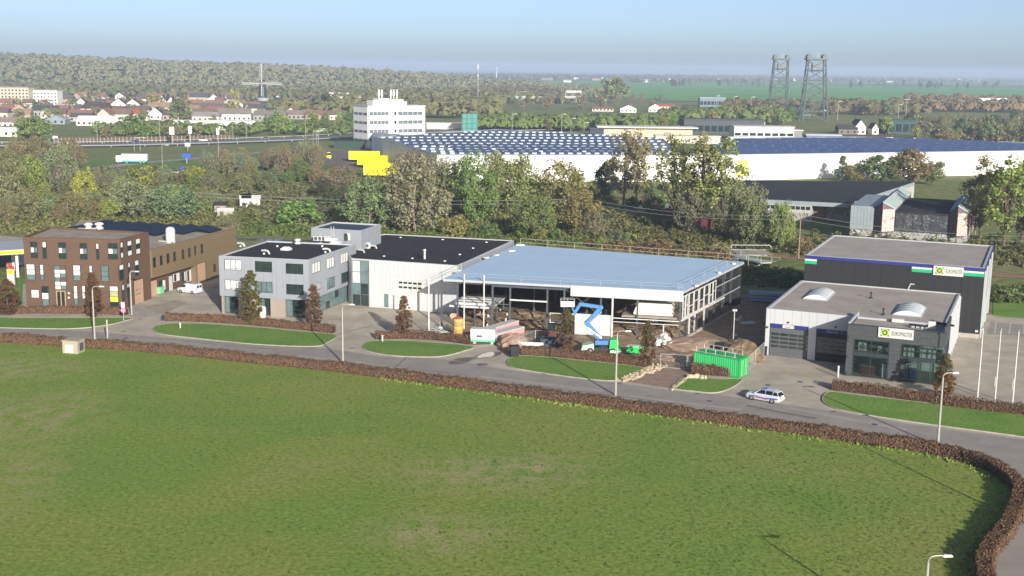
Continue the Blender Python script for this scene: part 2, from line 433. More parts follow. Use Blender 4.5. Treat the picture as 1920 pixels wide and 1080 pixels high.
M_TRACK = mat('track_ballast', '#8d7a68', 0.95, 0.25, 0.8)
M_HILL = mottled('dune_soil', [(0.3, (0.06, 0.065, 0.035)), (0.6, (0.10, 0.095, 0.055))], 0.01)

g = MB(); R_ = 14000
g.sheet([(-R_, -400), (R_, -400), (R_, R_), (-R_, R_)], -0.03)
structure('ground', g, M_GROUND)

road_far = [(-60, 612), (0, 615), (125, 618), (360, 637), (600, 652), (720, 669), (820, 672), (990, 699), (1150, 717), (1300, 737), (1345, 740), (1570, 772), (1720, 797), (1920, 824), (2060, 846)]
road_near = [(2060, 970), (1920, 916), (1860, 880), (1757, 842), (1600, 816), (1500, 800), (1153, 754), (900, 718), (643, 690), (200, 649), (0, 638), (-60, 636)]
RF = [G(*p) for p in road_far]; RN = [G(*p) for p in road_near]
# the road bends round the meadow to the right and comes back towards the camera
bend_out = [(RF[-1][0] + 4, RF[-1][1] - 4), (70, 112), (68, 92), (58, 70), (45, 45), (30, 10)]
bend_in = [(38, 68), (26, 45), (12, 10)][::-1]

# paving of the plots, behind the road edge
yard = RF[:-1] + [(95, 125), (100, 190), (78, 200), (44, 200), (20, 185), (-5, 200), (-30, 215), (-52, 236), (-62, 240), (-90, 215), (-100, 195), (-95, 182)]
g = MB(); g.sheet([(p[0], p[1]) for p in yard], 0.0)
structure('paving', g, M_PAVE)
# narrow light edge between the paving and the road
g = MB(); fe = crom(RF, 4); fi = offset_path(fe, -0.25)
for i in range(len(fe) - 1): g.sheet([fe[i], fe[i + 1], fi[i + 1], fi[i]], 0.011)
structure('road_edge_strip', g, M_KERB)

# the big meadow in front
hedge_line = [(-60, 638), (0, 640), (150, 650), (300, 661), (500, 682), (643, 697), (900, 731), (1153, 765), (1400, 799), (1600, 827), (1757, 851), (1840, 875), (1890, 902), (1912, 935), (1892, 995), (1846, 1065)]
HL = crom([G(*p) for p in hedge_line] + [(35, 80), (26, 60), (14, 30)], 5)
g = MB(); g.sheet(HL + [(-90, 30), (-90, G(-60, 641)[1])], 0.0)
structure('meadow', g, M_FIELD)

g = MB(); g.sheet(RF + bend_out + HL[::-1], 0.006)
structure('street', g, M_ASPH)
# grass plots along the street with their kerbs
def verge(px, name='verge'):
    p = crom([G(*q) for q in px], 5, closed=True)
    g = MB(); g.sheet(p, 0.10); structure(name, g, M_LAWN)
    k = MB(); A = sum(p[i][0] * p[(i + 1) % len(p)][1] - p[(i + 1) % len(p)][0] * p[i][1] for i in range(len(p)))
    if A < 0: p = p[::-1]
    q = p + [p[0]]; o = offset_path(q, -0.11); o[-1] = o[0]
    for i in range(len(p)):
        k.hexa([(*q[i], -0.02), (*o[i], -0.02), (*o[i + 1], -0.02), (*q[i + 1], -0.02), (*q[i], 0.13), (*o[i], 0.13), (*o[i + 1], 0.12), (*q[i + 1], 0.12)])
    structure('kerb', k, M_KERB)
verge([(-40, 597), (60, 597), (160, 597), (243, 597), (235, 602), (195, 611), (125, 617), (0, 615), (-40, 614)])
verge([(296, 611), (340, 607), (450, 612), (560, 622), (628, 629), (612, 643), (585, 650), (480, 646), (360, 634), (305, 627), (288, 619)])
verge([(682, 648), (702, 640), (780, 641), (882, 650), (868, 659), (825, 669), (760, 669), (712, 664), (685, 656)])
verge([(955, 674), (985, 668), (1080, 676), (1205, 690), (1195, 702), (1160, 714), (1100, 711), (1000, 697), (957, 688)])
verge([(1290, 708), (1350, 712), (1390, 712), (1370, 728), (1340, 737), (1300, 734), (1262, 729), (1268, 720)])
verge([(1556, 736), (1600, 741), (1740, 757), (1930, 781), (2050, 796), (2050, 842), (1920, 820), (1720, 793), (1590, 772), (1552, 760), (1543, 748)])
# tar seams, patches and tyre-worn strips on the street
M_TAR = mat('tar_patch', '#6f6a65', .85, .15, .6); M_WORN = mat('worn_asphalt', '#9b948b', .9, .15, .4)
for k, (x0, y0, x1, y1, w_, m) in enumerate(((560, 668, 760, 690, .9, M_WORN), (900, 706, 1130, 733, 1.0, M_WORN), (1180, 742, 1390, 768, .8, M_WORN), (250, 636, 420, 648, .8, M_WORN), (1480, 765, 1700, 806, 1.0, M_WORN), (340, 640, 520, 655, .25, M_TAR), (700, 683, 880, 704, .18, M_TAR), (1010, 724, 1290, 760, .2, M_TAR), (1400, 760, 1530, 785, .7, M_TAR), (590, 640, 700, 610, .22, M_TAR), (740, 690, 790, 645, .2, M_TAR))):
    q = [G(x0, y0), G((x0 + x1) / 2, (y0 + y1) / 2 + (k % 3 - 1)), G(x1, y1)]; a, b = offset_path(crom(q, 5), w_ / 2), offset_path(crom(q, 5), -w_ / 2); g = MB(); g.sheet(a + b[::-1], .0105 + .0007 * k); structure('road_wear', g, m)
for x, y in ((236, 634), (700, 655), (1440, 722), (1500, 716), (640, 600), (900, 684), (1330, 752), (1640, 796)):
    c = G(x, y); g = MB(); g.sheet([(c[0] + .38 * math.cos(i * .785), c[1] + .38 * math.sin(i * .785)) for i in range(8)], .019); structure('manhole_cover', g, M_STEEL)
# gully grates along the kerb
for x, y in ((232, 622), (263, 598), (587, 652), (660, 653), (732, 667), (1020, 701), (1162, 719), (1308, 738), (1562, 772), (1622, 779)):
    c = G(x, y); s = MB(); s.box(c[0] - 0.35, c[1] - 0.2, 0.0, c[0] + 0.35, c[1] + 0.2, 0.02); structure('gully_grate', s, M_STEEL)
# yellow bay lines on the garage drive
M_YLINE = mat('yellow_road_paint', '#b9a057', 0.8, 0.15, 2)
K6 = crop(1360, 600, 3.4286)
for a, b, c, d in ((240, 347, 292, 298), (378, 367, 436, 306), (522, 383, 572, 328), (664, 396, 690, 370)):
    x0, y0, x1, y1 = K6(a, b, c, d); p, q = Vector(G(x0, y0)), Vector(G(x1, y1)); t = (q - p).normalized(); n = Vector((-t.y, t.x)) * 0.06
    g = MB(); g.sheet([tuple(p - n), tuple(q - n), tuple(q + n), tuple(p + n)], 0.008); structure('parking_line', g, M_YLINE)
# slabs of the car park at the right
for x0, y0, x1, y1 in ((1795, 655, 1925, 668), (1790, 700, 1925, 716)):
    p, q = Vector(G(x0, y0)), Vector(G(x1, y1)); t = (q - p).normalized(); n = Vector((-t.y, t.x)) * 0.07
    g = MB(); g.sheet([tuple(p - n), tuple(q - n), tuple(q + n), tuple(p + n)], 0.006); structure('paving_joint', g, M_ROOFGREY)
g = MB(); g.sheet(pts((1858, 603), (1930, 610), (1930, 632), (1850, 626)), 0.008); structure('parking_bay', g, M_ASPH)
for x in (1868, 1895, 1921):
    p, q = Vector(G(x, 604)), Vector(G(x - 3, 626)); t = (q - p).normalized(); n = Vector((-t.y, t.x)) * 0.06
    g = MB(); g.sheet([tuple(p - n), tuple(q - n), tuple(q + n), tuple(p + n)], 0.013); structure('parking_line', g, M_WHITE)
# construction ground
g = MB(); g.sheet([G(797, 618), G(880, 648), G(925, 645), G(950, 668), G(1205, 690), G(1165, 714), G(1268, 730), G(1300, 690), G(1432, 668), (46, 190), (60, 225), (42, 215), (36, 206), (0, 221), (-9, 185)], 0.004)
structure('site_ground', g, M_DIRT)
g = MB(); g.sheet(pts((1180, 712), (1235, 687), (1290, 672), (1300, 700), (1288, 710), (1266, 729)), 0.008)
structure('rubble_ramp', g, M_BRICKPATH)
# wet patches and standing water at the site entrance
K4 = crop(840, 560, 6.857)
def patch(name, ptsk, m, z):
    g = MB(); g.sheet(crom([G(840 + x / 6.857, 560 + y / 6.857) for x, y in ptsk], 4, closed=True), z); structure(name, g, m)
M_WET = mat('wet_paving', '#5a544d', 0.35, 0.25, 0.8, spec=0.5)
patch('wet_patch', [(0, 830), (110, 770), (330, 745), (430, 700), (560, 680), (690, 690), (640, 735), (520, 755), (330, 785), (220, 830), (100, 845)], M_WET, 0.008)
patch('puddle', [(370, 762), (430, 715), (520, 690), (590, 690), (570, 740), (450, 755)], mat('puddle_water', '#a09a90', 0.06, 0.1, 0.4, spec=0.8), 0.012)
patch('wet_patch', [(355, 845), (400, 830), (500, 835), (520, 850), (470, 862), (390, 860)], M_WET, 0.008)
# light and dark slabs beside the brown building
g = MB(); g.sheet(pts((258, 578), (330, 562), (352, 567), (310, 588), (268, 590)), 0.005); structure('paving_bay', g, M_GRAVEL)
g = MB(); g.sheet(pts((48, 577), (225, 580), (262, 572), (300, 590), (268, 595), (225, 586), (45, 586)), 0.007); structure('footpath', g, M_KERB)
# rough lawn round the brown building
g = MB(); g.sheet(pts((-60, 596), (40, 588), (44, 520), (-60, 535)), 0.008); structure('lawn', g, M_LAWN)
g = MB(); g.sheet(pts((1862, 592), (1990, 604), (1990, 560), (1862, 552)), 0.01); structure('lawn', g, M_LAWN)

# railway behind the plots
RAILS = [G(-80, 408), G(200, 413), G(440, 422), G(760, 436), G(1050, 452), G(1300, 468), G(1500, 484), G(1890, 517), G(2100, 536)]
rp = crom(RAILS, 4)
def ribbon(path, w, z, z2=None):
    g = MB(); a, b = offset_path(path, w / 2), offset_path(path, -w / 2)
    for i in range(len(path) - 1): g.sheet([a[i], a[i + 1], b[i + 1], b[i]], z)
    return g
structure('railway_bed', ribbon(rp, 4.2, 0.05), M_TRACK)
for s in (-0.75, 0.75):
    q = offset_path(rp, s); g = MB()
    for i in range(len(q) - 1): g.beam((*q[i], 0.17), (*q[i + 1], 0.17), 0.09, 0.16)
    structure('rail', g, mat('rusty_rail', '#6d5040', 0.7, 0.1))
# ditch between the plots and the railway
dit = crom([G(330, 445), G(760, 458), G(1050, 476), G(1300, 497), G(1400, 508), G(1520, 518), G(1900, 555), G(2050, 570)], 4)
structure('ditch_water', ribbon(dit, 3.0, -0.012), M_WATER)

# embankment meadow and motorway beyond the thicket
g = MB(); g.sheet(pts((-40, 300), (330, 297), (560, 290), (610, 300), (620, 330), (300, 335), (-40, 345)), 0.0)
structure('embankment_meadow', g, mottled('bright_meadow', [(0.3, (0.11, 0.18, 0.05)), (0.6, (0.15, 0.21, 0.065))], 0.03))
MWY = crom([G(-120, 276), G(0, 274), G(200, 273), G(420, 267), G(600, 260), G(700, 254), G(840, 247), G(1000, 244), G(1200, 236)], 4)
structure('motorway', ribbon(MWY, 26, 0.3), mat('motorway_asphalt', '#6e6e6e', 0.9, 0.1, 0.1))
structure('slip_road', ribbon(crom([G(165, 318), G(260, 306), G(360, 298), G(470, 288), G(560, 280)], 4), 7, 0.05), M_ASPH)
structure('yard_asphalt', (lambda g: g.sheet(pts((590, 305), (610, 285), (700, 276), (705, 300), (650, 322)), 0.1))(MB()), mat('yard_paving', '#6d665f', 0.9, 0.15, 0.2))

# green farmland on the right, up to the far villages
g = MB(); g.sheet([G(985, 178), G(1000, 152), G(1300, 154), G(1500, 158), G(1700, 163), G(2000, 165), G(2000, 196), G(1700, 196), G(1500, 198), G(1200, 184)], 0.4)
structure('farmland', g, M_CROP)
g = MB(); g.sheet([G(1350, 153.5), G(1500, 153), G(2000, 155), G(2000, 163), G(1500, 156.5)], 0.8)
structure('farmland', g, mottled('pale_crop', [(0.3, (0.15, 0.28, 0.10)), (0.7, (0.20, 0.34, 0.12))], 0.003, fine=0.02))
g = MB(); g.sheet([G(1225, 184), G(1300, 185), G(1350, 191), G(1240, 190)], 0.8)
structure('farmland', g, mottled('fresh_crop', [(0.3, (0.14, 0.27, 0.08)), (0.7, (0.18, 0.3, 0.10))], 0.01))

# dunes: a long low ridge on the left horizon
def hill(pts_, name='dune_hills'):
    """pts_: (x, y, half width, height)"""
    g = MB(); rows = []
    for x, y, wd, h in pts_:
        r = []
        for k in range(13):
            f = -1 + k / 6; r.append((x, y + f * wd, h * math.cos(f * math.pi / 2) ** 1.5 - 0.5))
        rows.append(r)
    for a, b in zip(rows, rows[1:]):
        for k in range(12):
            n0 = len(g.v); g.v += [a[k], b[k], b[k + 1], a[k + 1]]; g.f.append((n0, n0 + 1, n0 + 2, n0 + 3)); g.m.append(0)
    return structure(name, g, M_HILL)
HILL = [(-2400, 2350, 700, 66), (-1700, 2320, 700, 60), (-1200, 2300, 680, 54), (-900, 2300, 660, 45), (-650, 2350, 640, 37), (-420, 2400, 640, 31), (-250, 2450, 600, 24), (-80, 2550, 500, 14), (80, 2650, 300, 5)]
hill(HILL)
def hill_z(x, y):
    for a, b in zip(HILL, HILL[1:]):
        if a[0] <= x <= b[0]:
            t = (x - a[0]) / (b[0] - a[0]); wd, h, yc = (a[k] * (1 - t) + b[k] * t for k in (2, 3, 1))
            f = (y - yc) / wd
            return max(0, h * math.cos(max(-1, min(1, f)) * math.pi / 2) ** 1.5 - 0.5)
    return 0.0
# ---------------------------------------------------------------- brown brick office with its bronze wing
K1 = crop(0, 380, 4.0)
def face_of(root, a, b): return Face(local(root, a), local(root, b), root)
o_brown = thing('brick_office', (-80.5, 195.3), RAD(-4), 'three storey brown brick office with tall narrow windows and flat gravel roof', 'office building')
A_, B_, C_, D_ = (-80.5, 195.3), (-64.2, 194.2), (-62.2, 203.3), (-81.0, 208.0)
pl = [local(o_brown, p) for p in (A_, B_, C_, D_)]
HB = 11.45
MB().prism(pl, 0, HB - 0.35).build('wall', M_BROWN, o_brown)
parapet(pl, HB - 0.35, 0.3, 0.5, M_BROWN, o_brown, 'parapet')
MB().prism([(p[0] * 0.97 + pl[2][0] * 0.015 + pl[0][0] * 0.015, p[1] * 0.97 + pl[2][1] * 0.015 + pl[0][1] * 0.015) for p in pl], HB - 0.36, HB - 0.2).build('roof', M_GRAVEL, o_brown)
Ff, Fa = face_of(o_brown, A_, B_), face_of(o_brown, B_, C_)
def w1(F, a, b, c, d, **k): return window(F, F.rect(*K1(a, b, c, d)), o_brown, **k)
for a, b, c, d, q in ((230, 293, 283, 415, 2), (320, 293, 350, 418, 1), (440, 297, 498, 420, 2), (600, 302, 655, 425, 2), (722, 305, 745, 425, 1), (812, 303, 884, 425, 2)):
    w1(Ff, a, b, c, d, rows=3, cols=q, panes=[M_GLASS_D, M_GLASS_D, M_BLIND_GLARE, M_GLASS_G, M_GLASS_D])
for a, b, c, d in ((200, 460, 265, 580), (302, 463, 330, 580), (550, 467, 606, 585), (670, 470, 695, 550)):
    w1(Ff, a, b, c, d, rows=3, panes=[M_GLASS_G, M_BLIND_GLARE, M_BLIND_GLARE])
w1(Ff, 760, 472, 818, 592, rows=3, panes=[M_GLASS_G])
w1(Ff, 410, 470, 498, 652, rows=6, cols=2, panes=[M_BLIND_GLARE, M_GLASS_G, M_BLIND_GLARE, M_BLIND_GLARE, M_GLASS_G, M_BROWN], name='stair_window')
w1(Ff, 315, 625, 368, 775, rows=3, panes=[M_GLASS_G, M_BLIND_GLARE, M_GLASS_D])
w1(Ff, 555, 622, 585, 768, rows=3, panes=[M_GLASS_G, M_BLIND_GLARE, M_BLIND_GLARE]); w1(Ff, 618, 622, 645, 770, rows=3, panes=[M_GLASS_G, M_BLIND_GLARE, M_BLIND_GLARE])
d_ = w1(Ff, 425, 660, 495, 780, cols=2, panes=[M_GLASS_D], frame=M_SALMON, name='entrance_door', t=0.14)
w1(Ff, 825, 625, 890, 785, rows=4, cols=1, panes=[M_GLASS_D, mat('yellow_poster', '#d6cf4a', 0.6, 0.1), mat('olive_poster', '#a3a468', 0.6, 0.15), M_BLIND_GLARE], name='poster_window')
for a, b, c, d in ((900, 295, 920, 415), (952, 283, 985, 398), (1015, 268, 1048, 385)):
    w1(Fa, a, b, c, d, rows=3, panes=[M_BLIND_GLARE, M_GLASS_D, M_BLIND_GLARE])
for a, b, c, d in ((892, 463, 925, 580), (958, 447, 973, 560), (1008, 430, 1038, 545), (912, 612, 930, 740), (948, 603, 972, 700)):
    w1(Fa, a, b, c, d, rows=3, panes=[M_GLASS_D, M_GLASS_D, M_BLIND_GLARE])
def sect_door(F, r, parent, m, n=4, win=None, name='sectional_door', d1=0.06):
    u0, u1, z0, z1 = r; base = MB(); base.fbox(F, u0 - 0.1, u0, z0, z1 + 0.1, 0, d1 + 0.05).fbox(F, u1, u1 + 0.1, z0, z1 + 0.1, 0, d1 + 0.05).fbox(F, u0, u1, z1, z1 + 0.1, 0, d1 + 0.05)
    o = base.build(name, M_FRAME_D if win is None else m, parent); h = (z1 - z0) / n
    for i in range(n): MB().fbox(F, u0 + 0.003, u1 - 0.003, z0 + i * h + 0.008, z0 + (i + 1) * h - 0.008, 0, d1).build('door_section', m, o)
    return o
def door_r(F, a, b, c, d, K=K1):
    r = F.rect(*K(a, b, c, d)); return (r[0], r[1], 0.02, max(2.2, r[3]))
r = door_r(Fa, 1003, 577, 1073, 730)
dd = sect_door(Fa, r, o_brown, M_SALMON)
for i in range(2):
    for j in range(2): MB().fbox(Fa, r[0] + 0.5 + i * 0.9, r[0] + 1.1 + i * 0.9, r[2] + 1.5 + j * 0.75, r[2] + 1.75 + j * 0.75, 0.06, 0.075).build('door_window', M_GLASS_G, dd)
# wall sign, letter plates
r = Ff.rect(*K1(240, 655, 292, 710)); sg = MB().fbox(Ff, r[0], r[1], r[2], r[3], 0.0, 0.15).build('sign_board', M_WHITE, o_brown)
MB().fbox(Ff, r[0] + 0.25, r[1] - 0.25, r[2] + 0.3, r[3] - 0.3, 0.152, 0.165).build('sign_emblem', mat('pale_pink', '#e0b9b9', 0.6, 0.1), sg)
for x in (510,):
    for y in (672, 705):
        r = Ff.rect(*K1(x, y, x + 14, y + 14)); MB().fbox(Ff, r[0], r[1], r[2], r[3], 0, 0.06).build('name_plate', M_WHITE, o_brown)
def roof_fan(root, loc, s=1.0, name='roof_fan'):
    MB().lathe([(0.75 * s, 0), (0.75 * s, 0.25 * s), (0.5 * s, 0.35 * s), (0.5 * s, 0.7 * s), (0.8 * s, 0.75 * s), (0.75 * s, 1.0 * s), (0.3 * s, 1.2 * s)], 12).build(name, M_WHITE, root, loc, True)
for px, py in ((166, 428), (186, 427)):
    q = local(o_brown, G(px, py, HB)); roof_fan(o_brown, (q[0], q[1], HB - 0.2), 1.0)
for px in (152, 176): 
    q = local(o_brown, G(px, 429, HB)); MB().box(q[0] - 0.5, q[1] - 0.3, HB - 0.2, q[0] + 0.5, q[1] + 0.3, HB + 0.15).build('roof_duct', M_GALV, o_brown)
# bicycle rack loop by the corner
q = G(60, 574); bk = thing('bicycle_rack', q, 0, 'small grey hoop rack at the left corner of the brown brick office', 'bicycle rack')
MB().path([(0, 0, 0), (0, 0, 0.9), (0.25, 0, 1.05), (0.6, 0, 1.05), (0.85, 0, 0.9), (0.85, 0, 0)], 0.05).build('hoop', M_GALV, bk)

# wing: an upper storey of bronze panels standing out over a brick ground floor
E1, E2, E3, E4 = (-62.0, 203.4), (-54.1, 232.6), (-88.3, 241.8), (-81.0, 208.2)
o_wing = thing('bronze_wing', (E1[0], E1[1]), RAD(75), 'long bronze clad wing with dark solar rows on its roof', 'industrial building')
H2 = 8.2
pw = [local(o_wing, p) for p in (E1, E2, E3, E4)]
n_in = 1.1
def inset(root, a, b, d):
    f = face_of(root, a, b); return [(f.a + f.n * -d)[:], (f.b + f.n * -d)[:]]
q0, q1 = inset(o_wing, E1, E2, n_in)
MB().prism([(q0[0] + 0.3, q0[1]), (q1[0], q1[1]), pw[2], pw[3]], 0, 3.55).build('brick_wall', M_BROWN, o_wing)
Fw = face_of(o_wing, E1, E2)
holes = []
for a, b, c, d in ((1145, 408, 1168, 487), (1197, 395, 1218, 470), (1247, 380, 1270, 455), (1297, 368, 1318, 440), (1360, 350, 1381, 425), (1408, 337, 1428, 408), (1455, 322, 1476, 395), (1502, 310, 1522, 382)):
    r = Fw.rect(*K1(a, b, c, d)); holes.append(r)
    window(Fw, r, o_wing, rows=2, panes=[M_GLASS_D, M_GLASS_D], d0=0.0, d1=0.05)
lowdoor = Fw.rect(*K1(1476, 452, 1539, 572)); lowdoor = (lowdoor[0], lowdoor[1], 0.05, lowdoor[3])
lowwin = Fw.rect(*K1(1597, 458, 1620, 518))
endu = lowdoor[0] - 0.3
MB().prism(pw, 3.55, H2 - 0.1).build('upper_wall', M_BRONZE, o_wing)
f2 = MB(); f2.fbox(Fw, endu, Fw.L, 0, 3.55, -1.1, 0.0); f2.build('end_wall', M_BRONZE, o_wing)
cladding(Fw, 3.55, H2, 1.15, holes + [lowdoor], M_BRONZE, o_wing, d=0.07)
cladding(Fw, 0.05, 3.54, 1.15, [lowdoor, lowwin], M_BRONZE, o_wing, d=0.07, u0=endu)
sect_door(Fw, lowdoor, o_wing, M_SALMON)
window(Fw, lowwin, o_wing, rows=2, d0=0, d1=0.05)
parapet(pw, H2 - 0.1, 0.35, 0.45, M_BRONZE, o_wing, 'parapet')
MB().prism([(p[0] * 0.985 + 0.2, p[1] * 0.985 + 0.2) for p in pw], H2 - 0.1, H2 + 0.1).build('roof', M_GRAVEL, o_wing)
# short gable end of the bronze storey and ground floor fittings
Fg = Face((q0[0] + 0.3, q0[1]), q1, o_wing)
def gd(a, b, c, d): r = Fg.rect(*K1(a, b, c, d)); return (r[0], r[1], 0.02, r[3])
sect_door(Fg, gd(1110, 585, 1176, 700), o_wing, M_SALMON)
for a, b, c, d, f in ((1190, 580, 1240, 660, M_FRAME_D), (1300, 530, 1342, 590, M_FRAME_W), (1362, 515, 1392, 590, M_FRAME_D), (1398, 505, 1440, 590, M_FRAME_W)):
    r = Fg.rect(*K1(a, b, c, d)); window(Fg, (r[0], r[1], max(0.1, r[2]), min(r[3], 3.4)), o_wing, cols=2, panes=[M_GLASS_D, M_BLIND_GLARE], frame=f)
r = gd(1268, 540, 1292, 655); MB().fbox(Fg, r[0], r[1], 0.02, min(r[3], 2.6), 0, 0.07).build('door', M_FRAME_W, o_wing)
# six overlapping rows of dark solar panels
for i, yy in enumerate((1.2, 4.8, 8.5, 12.2, 15.9, 19.6, 23.3)):
    xs = 23.5 - 1.1 * yy if yy < 9 else 12.0
    s = MB(); xe = 27.4
    while xe - 1.7 > xs:
        s.hexa([(xe - 1.66, yy, H2 + 0.35), (xe, yy, H2 + 0.35), (xe, yy + 3.3, H2 + 1.05), (xe - 1.66, yy + 3.3, H2 + 1.05), (xe - 1.66, yy, H2 + 0.42), (xe, yy, H2 + 0.42), (xe, yy + 3.3, H2 + 1.12), (xe - 1.66, yy + 3.3, H2 + 1.12)])
        xe -= 1.7
    s.build('solar_row', M_SOLAR, o_wing)
q = local(o_wing, G(320, 456, H2))
MB().lathe([(0.85, 0), (0.85, 2.2), (0.75, 2.6), (0.4, 2.85)], 12).build('ventilation_drum', M_WHITE, o_wing, (q[0], q[1], H2 + 0.1), True)
dk = MB(); dk.path([(q[0] - 0.6, q[1] + 2.0, H2 + 0.35), (q[0] - 0.4, q[1], H2 + 0.3), (q[0] - 1.2, q[1] - 1.4, H2 + 0.3)], 0.16); dk.build('roof_duct', M_GALV, o_wing)

# ---------------------------------------------------------------- grey clad office, three storeys
K2 = crop(400, 380, 4.0)
P1, P2, P3, P4 = (-47.35, 191.3), (-32.4, 188.2), (-27.2, 205.9), (-43.2, 208.8)
o_grey = thing('grey_office', P1, math.atan2(P2[1] - P1[1], P2[0] - P1[0]), 'three storey grey panel clad office block with black flat roof', 'office building')
HG, HG1 = 9.5, 3.0
pg = [local(o_grey, p) for p in (P1, P2, P3, P4)]
MB().prism(pg, HG1, HG - 0.3).build('upper_wall', M_GREYCLAD, o_grey)
pin = [(pg[0][0] + 0.25, pg[0][1] + 0.7), (pg[1][0] - 0.6, pg[1][1] + 0.7), (pg[2][0] - 0.5, pg[2][1] - 0.2), (pg[3][0] + 0.25, pg[3][1] - 0.2)]
MB().prism(pin, 0, HG1).build('ground_floor_wall', M_BEIGE, o_grey)
FG1, FG2 = face_of(o_grey, P1, P2), face_of(o_grey, P2, P3)
FG4 = face_of(o_grey, P4, P1)
hl = []
for a, b, c, d, pn in ((85, 427, 213, 505, M_BLIND_GLARE), (313, 440, 443, 520, M_GLASS_D), (545, 457, 675, 535, M_GLASS_D), (88, 580, 216, 655, M_BLIND_GLARE), (318, 592, 445, 675, M_GLASS_G), (548, 612, 678, 690, M_GLASS_D)):
    r = FG1.rect(*K2(a, b, c, d)); hl.append(r)
    window(FG1, r, o_grey, panes=[pn], cross=(0, 0.34, 0.66, 1), d0=0.0, d1=0.07)
    z = (r[2] + 0.28)
    MB().fbox(FG1, r[0] + 0.07, r[1] - 0.07, z - 0.03, z + 0.03, 0.0, 0.055).build('transom', M_FRAME_D, o_grey)
cladding(FG1, HG1, HG, 1.06, hl, M_GREYCLAD, o_grey)
hl = []
for a, b, c, d, pn in ((738, 445, 800, 525, M_BLIND_GLARE), (848, 410, 905, 490, M_BLIND_GLARE), (952, 375, 1008, 452, M_BLIND_GLARE), (778, 597, 804, 650, M_BLIND_GLARE), (850, 560, 908, 642, M_GLASS_G), (957, 520, 1010, 600, M_GLASS_D)):
    r = FG2.rect(*K2(a, b, c, d)); hl.append(r)
    window(FG2, r, o_grey, panes=[pn], cross=(0, 0.34, 0.66, 1), d0=0.0, d1=0.07)
cladding(FG2, HG1, HG, 1.06, hl, M_GREYCLAD, o_grey)
cladding(FG4, HG1, HG, 1.2, [], M_GREYCLAD, o_grey)
fi1 = Face(pin[0], pin[1], o_grey); fi2 = Face(pin[1], pin[2], o_grey)
for a, b, c, d in ((95, 730, 190, 862), (362, 748, 443, 872), (552, 764, 690, 892)):
    r = fi1.rect(*K2(a, b, c, d)); window(fi1, (r[0], r[1], 0.05, 2.9), o_grey, cols=3, rows=1, panes=[M_GLASS_G, M_GLASS_D, M_GLASS_D], name='entrance_glazing')
for a, b in ((45, 95), (443, 552)):
    r = fi1.rect(*K2(a, 730, b, 870)); MB().fbox(fi1, max(0, r[0]), r[1], 0, HG1 - 0.003, 0.003, 0.75).build('brick_pier', M_BEIGE, o_grey)
r = fi2.rect(*K2(835, 700, 1005, 780)); n = 8
window(fi2, (1.2, r[1], 0.1, 2.75), o_grey, cols=n, rows=2, panes=[M_GLASS_G, M_GLASS_G, M_GLASS_G, M_GLASS_D, M_GLASS_G], frame=mat('grey_frame', '#5a6468', 0.5, 0.1), name='shop_glazing')
parapet(pg, HG - 0.3, 0.28, 0.36, M_EDGE, o_grey)
MB().prism([(pg[0][0] + .3, pg[0][1] + .3), (pg[1][0] - .3, pg[1][1] + .3), (pg[2][0] - .3, pg[2][1] - .3), (pg[3][0] + .3, pg[3][1] - .3)], HG - 0.3, HG - 0.15).build('roof', M_BITUMEN, o_grey)
def on_roof(root, px, py, z): q = local(root, G(px, py, z)); return (q[0], q[1], z)
def rooflight(root, px, py, z, w_=1.6, d_=1.2):
    q = on_roof(root, px, py, z); m = MB(); m.prism([(q[0] - w_ / 2, q[1] - d_ / 2), (q[0] + w_ / 2, q[1] - d_ / 2), (q[0] + w_ / 2, q[1] + d_ / 2), (q[0] - w_ / 2, q[1] + d_ / 2)], z - 0.15, z + 0.15)
    m.hexa([(q[0] - w_ / 2 + .05, q[1] - d_ / 2 + .05, z + .15), (q[0] + w_ / 2 - .05, q[1] - d_ / 2 + .05, z + .15), (q[0] + w_ / 2 - .05, q[1] + d_ / 2 - .05, z + .15), (q[0] - w_ / 2 + .05, q[1] + d_ / 2 - .05, z + .15), (q[0] - w_ / 4, q[1] - d_ / 4, z + .4), (q[0] + w_ / 4, q[1] - d_ / 4, z + .4), (q[0] + w_ / 4, q[1] + d_ / 4, z + .4), (q[0] - w_ / 4, q[1] + d_ / 4, z + .4)])
    m.build('roof_light', mat('opal_dome', '#c4c8c8', 0.3, 0.05), root)
rooflight(o_grey, 537, 467, HG); rooflight(o_grey, 630, 456, HG, 1.8, 1.4)
for px, py in ((495, 475), (451, 461), (610, 472), (520, 461), (604, 461)):
    q = on_roof(o_grey, px, py, HG); MB().lathe([(0.22, -0.15), (0.2, 0.1), (0.05, 0.14)], 8).build('roof_vent', M_GALV, o_grey, q)
def duct_bend(root, px, py, z, s=1.0, a=0):
    q = on_roof(root, px, py, z); m = MB(); c, d = math.cos(a), math.sin(a)
    m.path([(q[0] + x * c * s, q[1] + x * d * s, z + y * s) for x, y in ((0.9, -0.1), (0.9, 0.15), (0.55, 0.5), (0, 0.55), (-0.55, 0.5))], 0.2 * s, 8); m.build('duct_bend', M_GALV, root)
duct_bend(o_grey, 496, 475, HG, 0.9); duct_bend(o_grey, 450, 461, HG, 0.9); duct_bend(o_grey, 610, 472, HG, 0.9, 0.6)
roof_fan(o_grey, on_roof(o_grey, 558, 457, HG), 0.75)
